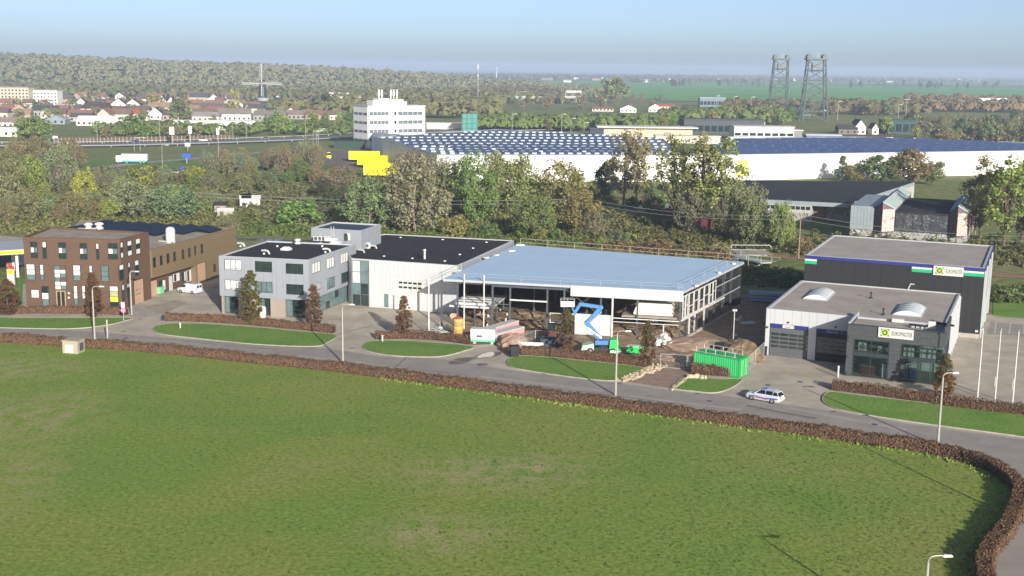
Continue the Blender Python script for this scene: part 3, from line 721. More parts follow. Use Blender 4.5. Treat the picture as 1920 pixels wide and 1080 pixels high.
def ac_box(root, px, py, z, w_=1.0, h_=0.9, d_=0.5, fans=1):
    q = on_roof(root, px, py, z); o = MB().box(q[0] - w_ / 2, q[1] - d_ / 2, z - 0.1, q[0] + w_ / 2, q[1] + d_ / 2, z + h_ - 0.1).build('air_conditioner', M_WHITE, root)
    for i in range(fans):
        cx = q[0] - w_ / 2 + w_ * (i + 0.5) / fans
        m = MB().bar((cx, q[1] - d_ / 2 - 0.002, z + h_ / 2 - 0.1), (cx, q[1] - d_ / 2 - 0.03, z + h_ / 2 - 0.1), min(0.34, w_ / fans * 0.38), 10); m.build('fan_grille', M_STEEL, o)
    return o
for px in (593, 600, 607, 615): ac_box(o_grey, px, 450, HG, 0.9, 0.8)
MB().box(on_roof(o_grey, 622, 451, HG)[0] - 1.2, on_roof(o_grey, 622, 451, HG)[1] - .5, HG - .1, on_roof(o_grey, 622, 451, HG)[0] + 1.0, on_roof(o_grey, 622, 451, HG)[1] + .5, HG + .55).build('roof_cabinet', M_WHITE, o_grey)

# ---------------------------------------------------------------- white hall with black roof, its glass link and the box on its roof
W1, W2, W3, W4 = (-27.1, 199.6), (-8.8, 193.6), (0.2, 223.6), (-24.6, 230.2)
W0 = (-30.6, 211.0)
o_wh = thing('white_hall', W1, math.atan2(W2[1] - W1[1], W2[0] - W1[0]), 'low white clad hall with large black flat roof and a glazed entrance corner', 'industrial building')
HW = 8.0
pwh = [local(o_wh, p) for p in (W1, W2, W3, W4, (-32, 222), W0)]
MB().prism(pwh, 0, HW - 0.2).build('wall', M_WHITECLAD, o_wh)
FW1 = face_of(o_wh, W1, W2)
FW2 = face_of(o_wh, W2, W3)
dr = FW1.rect(*K2(1357, 577, 1590, 785)); dr = (dr[0], dr[1], 0.02, dr[3])
md = FW1.rect(*K2(1275, 677, 1322, 775)); md = (md[0], md[1], 0.02, md[3])
gl = FW1.rect(*K2(1042, 428, 1168, 760)); gl = (max(0.12, gl[0]), gl[1], 0.02, gl[3])
cladding(FW1, 0.3, HW, 1.1, [(gl[0] - .1, gl[1] + .05, 0, 20), dr, md], M_WHITECLAD, o_wh, u0=0.0)
cladding(FW2, 0.3, HW, 1.4, [], M_GREYCLAD, o_wh)
sd = sect_door(FW1, dr, o_wh, M_WHITE, n=5, win=1)
for i in range(5):
    for j in range(2):
        u = dr[0] + 0.75 + i * (dr[1] - dr[0] - 1.3) / 5 + 0.1; z = dr[3] - 0.75 - j * 0.78
        MB().fbox(FW1, u, u + 0.66, z, z + 0.34, 0.061, 0.08).build('door_window', M_GLASS_D, sd)
window(FW1, md, o_wh, panes=[M_GLASS_G], frame=M_FRAME_W, name='glass_door', t=0.16)
window(FW1, (gl[0], gl[1], 0.05, HW - 0.15), o_wh, cols=2, rows=4, panes=[M_GLASS_D, M_GLASS_D, M_GLASS_G, M_GLASS_D, mat('pale_glass', '#b8c4bf', 0.12, 0.1, spec=0.7), M_GLASS_G, mat('pale_glass', '#b8c4bf'), M_GLASS_G], frame=mat('grey_frame', '#5a6468'), name='link_glazing', t=0.1)
parapet(pwh, HW - 0.2, 0.25, 0.3, M_EDGE, o_wh)
cx = sum(p[0] for p in pwh) / 6; cy = sum(p[1] for p in pwh) / 6
MB().prism([(cx + (p[0] - cx) * 0.978, cy + (p[1] - cy) * 0.978) for p in pwh], HW - 0.2, HW - 0.05).build('roof', M_BITUMEN, o_wh)
for px, py in ((751, 445), (830, 449), (912, 454), (887, 465), (862, 477), (834, 489), (773, 484), (720, 480)):
    q = on_roof(o_wh, px, py, HW); MB().lathe([(0.3, -0.1), (0.25, 0.06), (0.05, 0.1)], 8).build('roof_vent', M_GALV, o_wh, q)
q = on_roof(o_wh, 796, 485, HW); MB().lathe([(0.28, -0.1), (0.24, 1.3), (0.34, 1.35), (0.3, 1.6)], 10).build('flue', M_CHROME, o_wh, q)
ac_box(o_wh, 689, 465, HW, 1.0, 1.1, 0.5, 1)
duct_bend(o_wh, 676, 473, HW, 0.8); duct_bend(o_wh, 699, 465, HW, 0.8)
# the box on the roof
X = [(-36.0, 212.7), (-26.8, 209.6), (-24.3, 218.6), (-33.4, 221.6)]
o_box = thing('plant_room', X[0], math.atan2(X[1][1] - X[0][1], X[1][0] - X[0][0]), 'small grey ribbed box building rising behind the grey office roof', 'plant room')
px_ = [local(o_box, p) for p in X]; HX = 11.4
MB().prism(px_, 0, HX - 0.3).build('wall', M_GREYCLAD, o_box)
FX1, FX2 = face_of(o_box, X[0], X[1]), face_of(o_box, X[1], X[2])
cladding(FX1, 6.5, HX, 1.5, [], M_GREYCLAD, o_box); cladding(FX2, 6.5, HX, 0.9, [], M_GREYCLAD, o_box, gap=0.05, d=0.12)
parapet(px_, HX - 0.3, 0.2, 0.35, M_EDGE, o_box)
MB().prism([(p[0] * 0.96 + 0.18, p[1] * 0.96 + 0.15) for p in px_], HX - 0.3, HX - 0.2).build('roof', M_SOLAR, o_box)
r = FX1.rect(648, 437, 657, 450); MB().fbox(FX1, r[0], r[1], r[2], r[3], 0.1, 0.3).build('louvre', M_WHITE, o_box)
MB().path([FX1.p(r[0] + .2, r[3] - .2, .3), FX1.p(r[0] + .5, r[3] - .2, .7), FX1.p(r[0] + .6, r[2] + .1, .75)], 0.22, 8).build('exhaust_bend', M_BLACK, o_box)
for px in (621, 626):
    r = FX1.rect(px, 418, px + 1, 447); MB().fbox(FX1, r[0], r[0] + 0.1, 7.5, HX + 0.5, 0.1, 0.2).build('flue', M_GALV, o_box)
r = FX1.rect(600, 433, 602, 446); MB().fbox(FX1, r[0], r[0] + 0.15, 8.5, 10.3, 0.1, 0.25).build('flue', M_WHITE, o_box)
# ---------------------------------------------------------------- steel hall under construction
K3 = crop(780, 420, 4.0); KR = crop(1100, 420, 4.0)
H1, H2_, H3, H4 = (-10.7, 183.2), (25.5, 175.4), (39.8, 203.8), (0.8, 220.8)
o_hall = thing('steel_hall', H1, math.atan2(H2_[1] - H1[1], H2_[0] - H1[0]), 'half built steel frame hall under a pale blue roof', 'building shell')
HH = 7.65
ph = [local(o_hall, p) for p in (H1, H2_, H3, H4)]
MB().prism(ph, HH - 0.16, HH).build('roof_deck', M_BLUEROOF, o_hall)
FH1 = face_of(o_hall, H1, H2_); FH2 = face_of(o_hall, H2_, H3); FH3 = face_of(o_hall, H3, H4); FH4 = face_of(o_hall, H4, H1)
for i in range(1, 9):
    a = FH1.p(FH1.L * i / 9, HH + .004, -.3); b_ = FH3.p(FH3.L * (1 - i / 9), HH + .004, -.3); MB().sheet([(a[0] - .05, a[1], a[2]), (a[0] + .05, a[1], a[2]), (b_[0] + .05, b_[1], b_[2]), (b_[0] - .05, b_[1], b_[2])]).build('roof_seam', mat('foil_seam', '#93aecb', .8, .05), o_hall)
for t in (.28, .55, .8):
    a = Vector(FH4.p(FH4.L * (1 - t), HH + .0045, -.3)); b_ = Vector(FH2.p(FH2.L * t, HH + .0045, -.3)); MB().sheet([(a.x, a.y - .09, a.z), (b_.x, b_.y - .09, b_.z), (b_.x, b_.y + .09, b_.z), (a.x, a.y + .09, a.z)]).build('roof_seam', mat('foil_seam', '#93aecb'), o_hall)
mb = MB()
for F in (FH1, FH2, FH3, FH4): mb.fbox(F, 0, F.L, HH - 0.34, HH + 0.02, 0.003, 0.05)
mb.build('eaves_trim', M_EDGE, o_hall)
zt = HH - 0.35
def col_at(F, u, w_=0.26, d=-0.45, z0=0.0, z1=None, m=M_STEEL, name='column'):
    z1 = z1 or zt
    c = MB(); c.fbox(F, u - w_ / 2, u + w_ / 2, z0, z1, d - 0.03, d).fbox(F, u - w_ / 2, u + w_ / 2, z0, z1, d - 0.27, d - 0.24).fbox(F, u - 0.02, u + 0.02, z0, z1, d - 0.24, d - 0.03)
    return c.build(name, m, o_hall)
ucol = [FH1.at(px, 560)[0] for px in (826, 856, 922, 955, 1025, 1057, 1126, 1195, 1276)]
for u in ucol: col_at(FH1, u)
ur = [FH2.at(px, 540)[0] for px in (1296, 1315, 1334, 1347, 1362, 1377, 1391)]
for u in ur: col_at(FH2, u)
for i in range(6): col_at(FH3, 3 + i * (FH3.L - 6) / 5)
for i in range(5): col_at(FH4, 4 + i * (FH4.L - 6) / 5)
for F in (FH1, FH2): MB().fbox(F, 0.7, F.L - 0.75, zt - 0.32, zt - 0.02, -0.7, -0.46).build('eaves_beam', M_STEEL, o_hall)
# rafters from front to back and their inner columns
for k, u in enumerate(ucol[1:-1]):
    t = u / FH1.L; a = FH1.p(u, zt - 0.3, -0.8); bq = FH3.p(FH3.L * (1 - t), zt - 0.3, -0.8)
    MB().beam(a, bq, 0.25, 0.5).build('rafter', M_STEEL, o_hall)
    if k % 2 == 0:
        for f in (0.33, 0.66):
            p = Vector(a).lerp(Vector(bq), f); MB().box(p.x - 0.15, p.y - 0.15, 0, p.x + 0.15, p.y + 0.15, zt - 0.5).build('column', M_STEEL, o_hall)
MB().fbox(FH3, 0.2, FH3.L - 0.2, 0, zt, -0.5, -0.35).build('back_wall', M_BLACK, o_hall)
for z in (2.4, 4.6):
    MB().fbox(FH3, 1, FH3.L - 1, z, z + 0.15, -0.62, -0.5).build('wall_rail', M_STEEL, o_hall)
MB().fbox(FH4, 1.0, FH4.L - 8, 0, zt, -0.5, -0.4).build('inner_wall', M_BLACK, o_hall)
def rail(F, a, b, z, w_=0.14, h=0.14, d=-0.42, m=M_WHITE, name='wall_rail'):
    return MB().fbox(F, a, b, z, z + h, d, d + w_).build(name, m, o_hall)
u955, u1025 = ucol[3], ucol[4]
rail(FH1, u955, u1025, FH1.at(990, 566)[1], h=0.22)
rail(FH1, ucol[2], u955, FH1.at(940, 572)[1], m=M_STEEL)
rail(FH1, ucol[2] - .1, ucol[5], FH1.at(960, 540)[1], h=0.3, m=M_STEEL)
# white fascia and low white wall already hung on the front
r = FH1.rect(1070, 534, 1279, 560); zlow = FH1.at(1170, 560)[1]
n = 6; us, ue = r[0], FH1.L
for i in range(n): MB().fbox(FH1, us + (ue - us) * i / n + 0.008, us + (ue - us) * (i + 1) / n - 0.008, zlow, HH + 0.06, 0.055, 0.14).build('fascia_panel', M_WHITECLAD, o_hall)
r = FH1.rect(1077, 590, 1147, 632); zt2 = r[3]
for i in range(3):
    MB().fbox(FH1, r[0] + (r[1] - r[0]) * i / 3 + 0.008, r[0] + (r[1] - r[0]) * (i + 1) / 3 - 0.008, 0.1, zt2, -0.3, -0.2).build('wall_panel', M_WHITECLAD, o_hall)
MB().fbox(FH1, r[1] - 0.1, r[1] + 0.16, 0, zlow, -0.18, -0.02).build('corner_post', M_WHITE, o_hall)
z = FH1.at(1200, 600)[1]
rail(FH1, r[1] + .2, FH1.L - 0.5, z, d=-0.2); rail(FH1, r[1] + .2, FH1.L - 0.5, z - 0.55, d=-0.2, h=0.1)
u = FH1.at(1244, 612)[0]; MB().fbox(FH1, u - 0.08, u + 0.08, 1.2, z - 0.6, -0.25, -0.1).build('down_pipe', M_WHITE, o_hall)
# bracing
def brace(F, u0, u1, z0, z1, d=-0.55):
    for a, b in (((u0, z0), (u1, z1)), ((u0, z1), (u1, z0))):
        MB().bar(F.p(a[0], a[1], d), F.p(b[0], b[1], d), 0.05, 5).build('cross_brace', M_STEEL, o_hall)
brace(FH1, ucol[5], ucol[6], 3.2, 7.0); brace(FH2, ur[0], ur[1] + 0.2, 3.4, 7.0); brace(FH3, 8, 15, 0.5, 7)
# intermediate floors at both front corners
def mezz(u0, u1, d0, d1, z, nm='intermediate_floor', m=None):
    MB().fbox(FH1, u0, u1, z - 0.28, z, -d1, -d0).build(nm, m or M_BEIGE, o_hall)
mezz(0.6, 7.6, 1.4, 12, 3.3, m=M_WHITECLAD); mezz(FH1.L - 9.2, FH1.L - 0.9, 0.9, 9.0, 3.35)
for u_ in (2.0, 4.6, 7.2):
    for dd_ in (2.0, 6.5, 11): MB().fbox(FH1, u_ - .1, u_ + .1, 0, 3.0, -dd_ - .1, -dd_ + .1).build('prop', M_STEEL, o_hall)
# right hand wall: white timber window frames over an open ground floor
uu = [0.7] + ur
for i, (a, b) in enumerate(zip(uu, uu[1:])):
    if i < 4:
        k = 2
        for j in range(k):
            c0 = a + 0.25 + (b - a - 0.3) * j / k; c1 = a + 0.1 + (b - a - 0.3) * (j + 1) / k
            f = MB()
            f.fbox(FH2, c0, c0 + 0.24, 3.2, 6.7, -0.40, -0.3).fbox(FH2, c1 - 0.1, c1, 3.2, 6.7, -0.40, -0.3).fbox(FH2, c0 + .24, c1 - .1, 3.2, 3.38, -0.40, -0.3).fbox(FH2, c0 + .24, c1 - .1, 6.55, 6.7, -0.40, -0.3).fbox(FH2, c0 + .24, c1 - .12, 4.6 + j * .4, 4.72 + j * .4, -0.40, -0.28)
            f.build('wall_frame', M_WHITE, o_hall)
    else:
        MB().fbox(FH2, a, b, 3.3, 3.45, -0.42, -0.3).build('wall_rail', M_GALV, o_hall); MB().fbox(FH2, a, b, 5.4, 5.52, -0.42, -0.3).build('wall_rail', M_GALV, o_hall)
MB().fbox(FH2, 0.5, ur[4], 2.95, 3.18, -0.42, -0.2).build('floor_beam', M_WHITE, o_hall)
for px in (1296, 1306, 1323): 
    u_ = FH2.at(px, 590)[0]; MB().fbox(FH2, u_, u_ + 0.22, 0, 2.93, -0.4, -0.2).build('post', M_WHITE, o_hall)
MB().fbox(FH2, 0.2, FH2.L - 0.2, 0.0, 0.35, -0.25, 0.1).build('foundation_beam', M_KERB, o_hall)
# slender white edge posts and guard rails
for px, y0, y1 in ((804, 514, 626), (871, 519, 606), (908, 521, 604)):
    b = local(o_hall, G(px, y1)) if px == 804 else FH1.p(FH1.at(px, 560)[0], 0, 0.25)[:2]
    MB().bar((b[0], b[1], 0), (b[0], b[1], HH + 1.0), 0.11, 8).build('edge_post', M_WHITE, o_hall)
def guard(F, u0, u1, n, z, h=1.1, m=M_GALV, r_=0.035, d=0.0, rails=(1.0, 0.55)):
    for i in range(n + 1):
        u_ = u0 + (u1 - u0) * i / n; MB().bar(F.p(u_, z, d), F.p(u_, z + h, d), r_ * 1.3, 6).build('guard_post', m, o_hall)
    for f in rails: MB().bar(F.p(u0, z + h * f, d), F.p(u1, z + h * f, d), r_, 5).build('guard_rail', m, o_hall)
guard(FH1, FH1.at(830, 515)[0], FH1.L - 0.2, 6, HH, 1.0, r_=0.018, d=-0.3)
guard(FH2, 0.4, FH2.L - 0.3, 5, HH, 1.0, r_=0.02, d=-1.0)
guard(FH3, -6.0, FH3.L - 0.5, 9, HH - 0.6, 1.75, r_=0.045, d=0.5, rails=(1.0, 0.6), m=mat('scaffold_wood', '#8e8d7c', 0.8, 0.15))
guard(FH4, FH4.L - 9, FH4.L + 1.5, 3, HH, 1.1, r_=0.03, d=0.2)
# packs lying on the roof edge
for k, (px, py, s) in enumerate(((974, 460, 1.6), (958, 471, 1.3), (931, 479, 0.8), (912, 484, 0.9), (862, 508, 0.5), (1376, 495, .8), (1348, 512, .8), (1304, 537, .8))):
    x, y = G(px, py, HH); t = thing('insulation_pack', (x, y, HH), RAD(20 + k * 13))
    tag(t, ['white pack by the far left corner of the blue roof', 'flat white pack on the left edge of the blue roof', 'small white pack halfway down the left roof edge', 'white wrapped pack halfway down the left roof edge', 'tiny white pack at the near left corner of the blue roof', 'small white pack near the far right corner of the blue roof', 'small white pack midway along the right roof edge', 'small white pack near the front right roof corner'][k], 'insulation pack', 'white packs on the blue roof')
    b = MB().box(-s / 2, -s / 3, 0, s / 2, s / 3, 0.22); b.build('bale', M_WHITE, t)
    MB().box(-0.06, -s / 3 - 0.01, -0.0, 0.06, s / 3 + 0.01, 0.235).build('strap', M_GALV, t)
# stack of white boards on the right hand floor
q = FH1.p(FH1.L - 4.6, 3.35, -3.4); q = o_hall.matrix_basis @ Vector(q)
t = thing('board_stack', tuple(q), o_hall.rotation_euler.z, 'stack of cream boards on the upper floor at the right end of the steel hall', 'board stack')
for i in range(6): MB().box(-3 + i * .12, -1.4, i * 0.3 + 0.02, 3 - (i % 2) * .2, 1.4, i * 0.3 + 0.3).build('board', mat('cream_board', '#d9d3c0', 0.7, 0.08), t)
q = o_hall.matrix_basis @ Vector(FH1.p(4.0, 3.3, -5.0))
t = thing('board_stack', tuple(q), o_hall.rotation_euler.z, 'low white panels on the upper floor at the left end of the steel hall', 'board stack')
for i in range(3): MB().box(-2.6, -2.5 + i * 1.7, 0.0, 2.6, -1.0 + i * 1.7, 0.3 + 0.05 * i).build('board', M_WHITE, t)
# sand and rubble heaps on the floor of the hall
HEAP = [(985, 615, 4.5, 3, 1.0), (1010, 628, 3.2, 2.2, .9), (940, 598, 4, 3, .7), (905, 605, 2.5, 2, .6), (1165, 618, 4.5, 3, .9), (1200, 628, 4, 2.5, .7), (1250, 626, 3, 2.5, .8), (1100, 612, 3, 2, .7), (965, 590, 5, 3, .8), (1230, 615, 5, 3, .8)]
hs = MB()
for k, (px, py, a, b, c) in enumerate(HEAP): hs.lump(G(px, py), a, b, c, k, n=14, k=5)
tag(hs.build('sand_heaps', M_SAND, smooth=False), 'loose sand heaps on the open floor of the steel hall', kind='stuff')
tr = MB(); R5 = random.Random(5)
for i in range(26):
    px, py = R5.uniform(870, 1260), R5.uniform(588, 632); x, y = G(px, py); a = R5.uniform(0, 3); l = R5.uniform(1, 4)
    tr.beam((x - math.cos(a) * l, y - math.sin(a) * l, 0.25), (x + math.cos(a) * l, y + math.sin(a) * l, 0.3), R5.uniform(.15, .5), .2)
tag(tr.build('site_timber', M_WOOD), 'loose timber and planks strewn over the hall floor', kind='stuff')
R6 = random.Random(11); fm = MB()
for i in range(13):
    px, py = R6.uniform(880, 1250), R6.uniform(590, 625); x, y = G(px, py)
    o = MB().lathe([(0.45, 0), (0.3, 0.25), (0.16, 0.3), (0.14, 0.8)], 8).build('foundation_stub', M_WHITE, None, (x, y, 0.2))
    tag(o, 'white tipped foundation stub standing in the sand of the hall floor', 'foundation stub', 'foundation stubs in the hall')
for k, (px, py, ang) in enumerate(((895, 580, .2), (905, 596, -.9), (880, 590, .1), (858, 592, 1.2))):
    x, y = G(px, py); o = thing('pipe', (x, y, 0.0), ang, ['salmon pipe lying at the back of the left hall bay', 'salmon pipe lying aslant beside the white post', 'salmon pipe lying flat in the left hall bay', 'salmon pipe lying beside the yellow silo'][k], 'pipe', 'salmon pipes in the hall')
    MB().bar((-2.2, 0, 0.4), (2.2, 0, 0.4), 0.4, 12).build('barrel', mat('salmon_pipe', '#d3a88c', 0.6, 0.08), o)
    MB().bar((2.2, 0, 0.4), (2.45, 0, 0.4), 0.47, 12).build('collar', mat('salmon_pipe', '#d3a88c'), o)
# ---------------------------------------------------------------- tyre garage: low hall, showroom and the tall dark hall behind
K5 = crop(1400, 420, 3.6923)
TH = RAD(-24)
o_gar = thing('tyre_garage', (36.3, 167.6), TH, 'white tyre garage with grey roof, two arched roof lights and dark stone showroom', 'garage building')
def gl_mat():
    m = bpy.data.materials.new('clear_glass'); m.use_nodes = True; n = m.node_tree.nodes; l = m.node_tree.links
    b = n['Principled BSDF']; b.inputs['Base Color'].default_value = (0.02, 0.03, 0.03, 1); b.inputs['Roughness'].default_value = 0.04; b.inputs['Specular IOR Level'].default_value = 0.7
    t = n.new('ShaderNodeBsdfTransparent'); t.inputs[0].default_value = (0.80, 0.88, 0.86, 1); x = n.new('ShaderNodeMixShader'); x.inputs[0].default_value = 0.8
    l.new(b.outputs[0], x.inputs[1]); l.new(t.outputs[0], x.inputs[2]); l.new(x.outputs[0], n['Material Output'].inputs[0]); return m
M_CLEAR = gl_mat()
W_, D_g, HL_ = 24.2, 25.8, 6.75
us_, ue_, vs_ = 12.35, 24.75, -7.0
MB().prism([(0, 0), (us_, 0), (us_, 0.3), (W_, 0.3), (W_, D_g - 0.02), (0, D_g - 0.02)], 0, HL_ - 0.25).build('wall', M_WHITECLAD, o_gar)
parapet([(0, 0), (W_, 0), (W_, D_g - .02), (0, D_g - .02)], HL_ - 0.249, 0.3, 0.3, M_EDGE, o_gar)
MB().box(0.3, 0.3, HL_ - 0.25, W_ - 0.3, D_g - 0.33, HL_ - 0.12).build('roof', M_ROOFGREY, o_gar)
FE = Face((0, 0), (us_, 0), o_gar); FR_ = Face((W_, 0.3), (W_, D_g), o_gar); FL_ = Face((0, D_g), (0, 0), o_gar)
d1_ = FE.rect(*K5(160, 727, 418, 950)); d2_ = FE.rect(*K5(480, 762, 700, 985))
holes = [(d1_[0] - .1, d1_[1] + .1, 0, d1_[3] + .62), (d2_[0] - .1, min(us_ - .1, d2_[1] + .1), 0, d2_[3] + .62)]
cladding(FE, 0.0, HL_ + 0.05, 1.25, holes, M_WHITECLAD, o_gar)
cladding(FL_, 0.3, HL_ + 0.05, 1.25, [], M_WHITECLAD, o_gar)
M_DOORGREY = mat('door_grey', '#55575a', 0.5, 0.06)
for k, d in enumerate((d1_, d2_)):
    u1 = min(d[1], us_ - 0.15); n = 7; h = d[3] / n
    dd = MB().fbox(FE, d[0] - 0.08, d[0], 0, d[3] + .06, 0, .1).fbox(FE, u1, u1 + .08, 0, d[3] + .06, 0, .1).fbox(FE, d[0], u1, d[3], d[3] + .06, 0, .1).build('sectional_door', M_FRAME_D, o_gar)
    for i in range(n):
        z0 = i * h + 0.01; z1 = (i + 1) * h - 0.01
        if 2 <= i <= 5:
            m = 4; MB().fbox(FE, d[0] + .003, u1 - .003, z0, z0 + 0.1, 0, .055).fbox(FE, d[0] + .003, u1 - .003, z1 - 0.1, z1, 0, .055).build('door_section', M_DOORGREY, dd)
            for j in range(m):
                a, b = d[0] + .06 + (u1 - d[0] - .12) * j / m, d[0] + .06 + (u1 - d[0] - .12) * (j + 1) / m
                MB().fbox(FE, a + .06, b - .06, z0 + .103, z1 - .103, 0, .03).build('door_window', M_GLASS_D, dd)
                MB().fbox(FE, a - .055, a + .055, z0 + .103, z1 - .103, 0, .05).build('mullion', M_DOORGREY, dd)
        else: MB().fbox(FE, d[0] + .003, u1 - .003, z0, z1, 0, .055).build('door_section', M_DOORGREY if k == 0 else M_BLACK, dd)
    hd = MB().fbox(FE, d[0] - .05, u1 + .05, d[3] + .08, d[3] + .6, 0, .16).build('door_header', M_NAVY, o_gar)
    mid = (d[0] + u1) / 2
    if k == 0: MB().fbox(FE, mid - 0.9, mid + 0.7, d[3] + .1, d[3] + .58, .162, .18).build('header_label', M_WHITE, hd); put_text(FE, 'Auto  1', 0.4, mid - .6, d[3] + .2, .185, M_FRAME_D, hd, 1.2)
    else: put_text(FE, 'TRUCK  2', 0.42, mid - 0.9, d[3] + .18, .168, M_WHITE, hd, 2.2)
u = FE.at(*K5(290, 680, 290, 680)[:2]); MB().fbox(FE, u[0] - .12, u[0] + .12, u[1] - .1, u[1] + .1, .08, .25).build('flood_light', M_BLACK, o_gar)
u = FE.at(*K5(617, 712, 617, 712)[:2]); MB().fbox(FE, u[0] - .12, u[0] + .12, u[1] - .1, u[1] + .1, .08, .25).build('flood_light', M_BLACK, o_gar)
u = FE.at(*K5(145, 712, 145, 712)[:2]); MB().fbox(FE, u[0] - .12, u[0] + .12, u[1] - .1, u[1] + .1, .08, .35).build('camera_box', M_BLACK, o_gar)
MB().fbox(FE, 0.15, 0.4, 0, 1.3, .1, .4).build('corner_guard', M_BLACK, o_gar)
# right wall with tall light frames
for i in range(7):
    a = 1.0 + i * 3.4; window(FR_, (a, a + 2.0, 0.3, 5.6), o_gar, cols=1, rows=4, panes=[M_GLASS_G], frame=M_WHITE, t=0.12, d1=0.16)
    MB().fbox(FR_, a + 2.35, a + 2.55, 0, HL_ - .1, 0, .25).build('down_pipe', M_EDGE, o_gar)
# --- showroom
HS, ZF = 7.0, 3.35
wl_ = MB()
MB().box(us_, vs_, 0, us_ + 0.25, -0.003, HS).build('side_wall', M_SLATE, o_gar)
FS = Face((us_, vs_), (ue_, vs_), o_gar)
def su(x, y): return FS.at(1400 + x / 3.6923, 420 + y / 3.6923)
uL0, uL1 = su(738, 900)[0], su(982, 900)[0]; uR0, uR1 = su(1066, 920)[0], su(1352, 920)[0]
ztop = 5.15
# stone facing slabs: fascia courses, piers
for i in range(7):
    for j in range(4):
        a = us_ + 0.0; L = ue_ - us_; x0 = (L) * i / 7 + (0.0 if j % 2 else 0.45 if i else 0); x1 = L * (i + 1) / 7 + (0.0 if j % 2 else 0.45 if i < 6 else 0)
        MB().fbox(FS, x0 + .008, x1 - .008, ztop + (HS - ztop) * j / 4 + .008, ztop + (HS - ztop) * (j + 1) / 4 - .008, -0.3, 0.004 * (i * 3 + j * 5 % 4)).build('stone_slab', M_SLATE, o_gar)
for a, b in ((0, uL0 - .05), (uL1 + .05, uR0 - .05), (uR1 + 0.55, ue_ - us_)):
    for j in range(9):
        MB().fbox(FS, a + .005, b - .005, ztop * j / 9 + .008, ztop * (j + 1) / 9 - .008, -0.3, 0.005 * (j * 3 % 4)).build('stone_slab', M_SLATE, o_gar)
for a, b, c in ((uL0, uL1, 2), (uR0, uR1, 4)):
    for z0, z1 in ((0.15, ZF - 0.35), (ZF, ztop)):
        window(FS, (a, b, z0, z1), o_gar, cols=c, rows=2 if z0 > 1 else 1, panes=[M_CLEAR], name='shop_window', d0=-0.16, d1=0.0, t=0.09)
    MB().fbox(FS, a, b, ZF - 0.34, ZF - 0.01, -0.2, 0.0).build('spandrel', M_FRAME_D, o_gar)
window(FS, (uR1 + .1, uR1 + .5, ZF, ztop), o_gar, panes=[M_GLASS_G], name='side_light', d0=-.2, d1=0)
# glazed right return, floors, ceiling, back wall
FS2 = Face((ue_, vs_), (ue_, 0.28), o_gar)
MB().fbox(FS2, 0.003, FS2.L, ztop, HS, -0.25, 0).build('side_fascia', M_SLATE, o_gar)
for z0, z1 in ((0.15, ZF - .35), (ZF, ztop)): window(FS2, (0.4, FS2.L - .3, z0, z1), o_gar, cols=4, rows=1, panes=[M_CLEAR], name='shop_window', d0=-.16, d1=0)
MB().box(us_ + .26, vs_ + .35, ZF - .33, ue_ - .3, 0.28, ZF - .02).build('upper_floor', M_BEIGE, o_gar)
MB().box(us_ + .26, vs_ + .35, 0.02, ue_ - .3, 0.28, 0.12).build('ground_floor', M_BEIGE, o_gar)
MB().box(us_, vs_ + 0.31, ztop + .02, ue_ - .26, 0.29, HS - .45).build('roof_slab', M_ROOFGREY, o_gar)
mb = MB(); mb.box(us_ + .26, 0.05, .13, ue_ - .3, .27, ztop)
mb.build('inner_wall', mat('inner_wall', '#a9adac', 0.8, 0.1), o_gar)
# upper parapets, blue on the inside at the right
MB().box(us_, vs_ + 0.31, HS - .44, us_ + .25, 1.4, HS + .28).build('parapet', M_EDGE, o_gar)
MB().fbox(FS2, 0.5, FS2.L + .6, HS - .44, HS + .75, -.28, -0.26).build('parapet_lining', M_NAVY, o_gar)
MB().fbox(FS2, 0.0, FS2.L + .6, HS + .003, HS + .85, -.255, 0.0).build('parapet', M_SLATE, o_gar)
mb = MB(); mb.fbox(FS, 0.003, ue_ - us_ - .003, HS + .003, HS + .12, -.32, .03); mb.build('coping', M_FRAME_D, o_gar)
def sign(F, r, root, d, txt, m_t=M_FRAME_D):
    u0, u1, z0, z1 = r; h = z1 - z0
    s = MB().fbox(F, u0, u1, z0, z1, d, d + 0.18).build('sign_board', M_WHITE, root)
    MB().fbox(F, u0 - .05, u1 + .05, z0 - .05, z1 + .05, d - .03, d + .1).build('sign_case', M_FRAME_D, s)
    cx, cz = u0 + h * .62, (z0 + z1) / 2
    for rr, mm, dd in ((.36 * h, M_LIME, .186), (.25 * h, M_FRAME_D, .192), (.15 * h, M_LIME, .198)):
        b = MB(); n = 20; k0 = len(b.v); b.v += [F.p(cx + rr * math.cos(2 * math.pi * i / n), cz + rr * math.sin(2 * math.pi * i / n), d + dd) for i in range(n)]; b.f.append(tuple(range(n))); b.m.append(0); b.build('emblem_disc', mm, s)
    for a in (45, 135, 225, 315):
        b = MB(); t = RAD(a); c, q = math.cos(t), math.sin(t); k = .44 * h
        b.fbox(F, cx + c * k - .09 * h, cx + c * k + .09 * h, cz + q * k - .03 * h, cz + q * k + .03 * h, d + .18, d + .19).fbox(F, cx + c * k * 1.12 - .03 * h, cx + c * k * 1.12 + .03 * h, cz + q * k * .9 - .09 * h, cz + q * k * .9 + .09 * h, d + .18, d + .191); b.build('emblem_corner', M_FRAME_D, s)
    tx = u0 + h * 1.28
    put_text(F, txt, h * .62, tx, cz - .22 * h, d + .186, m_t, s, u1 - tx - .12 * h)
    return s
r = FS.rect(*K5(912, 722, 1158, 792)); sign(FS, r, o_gar, 0.03, 'EUROMASTER')
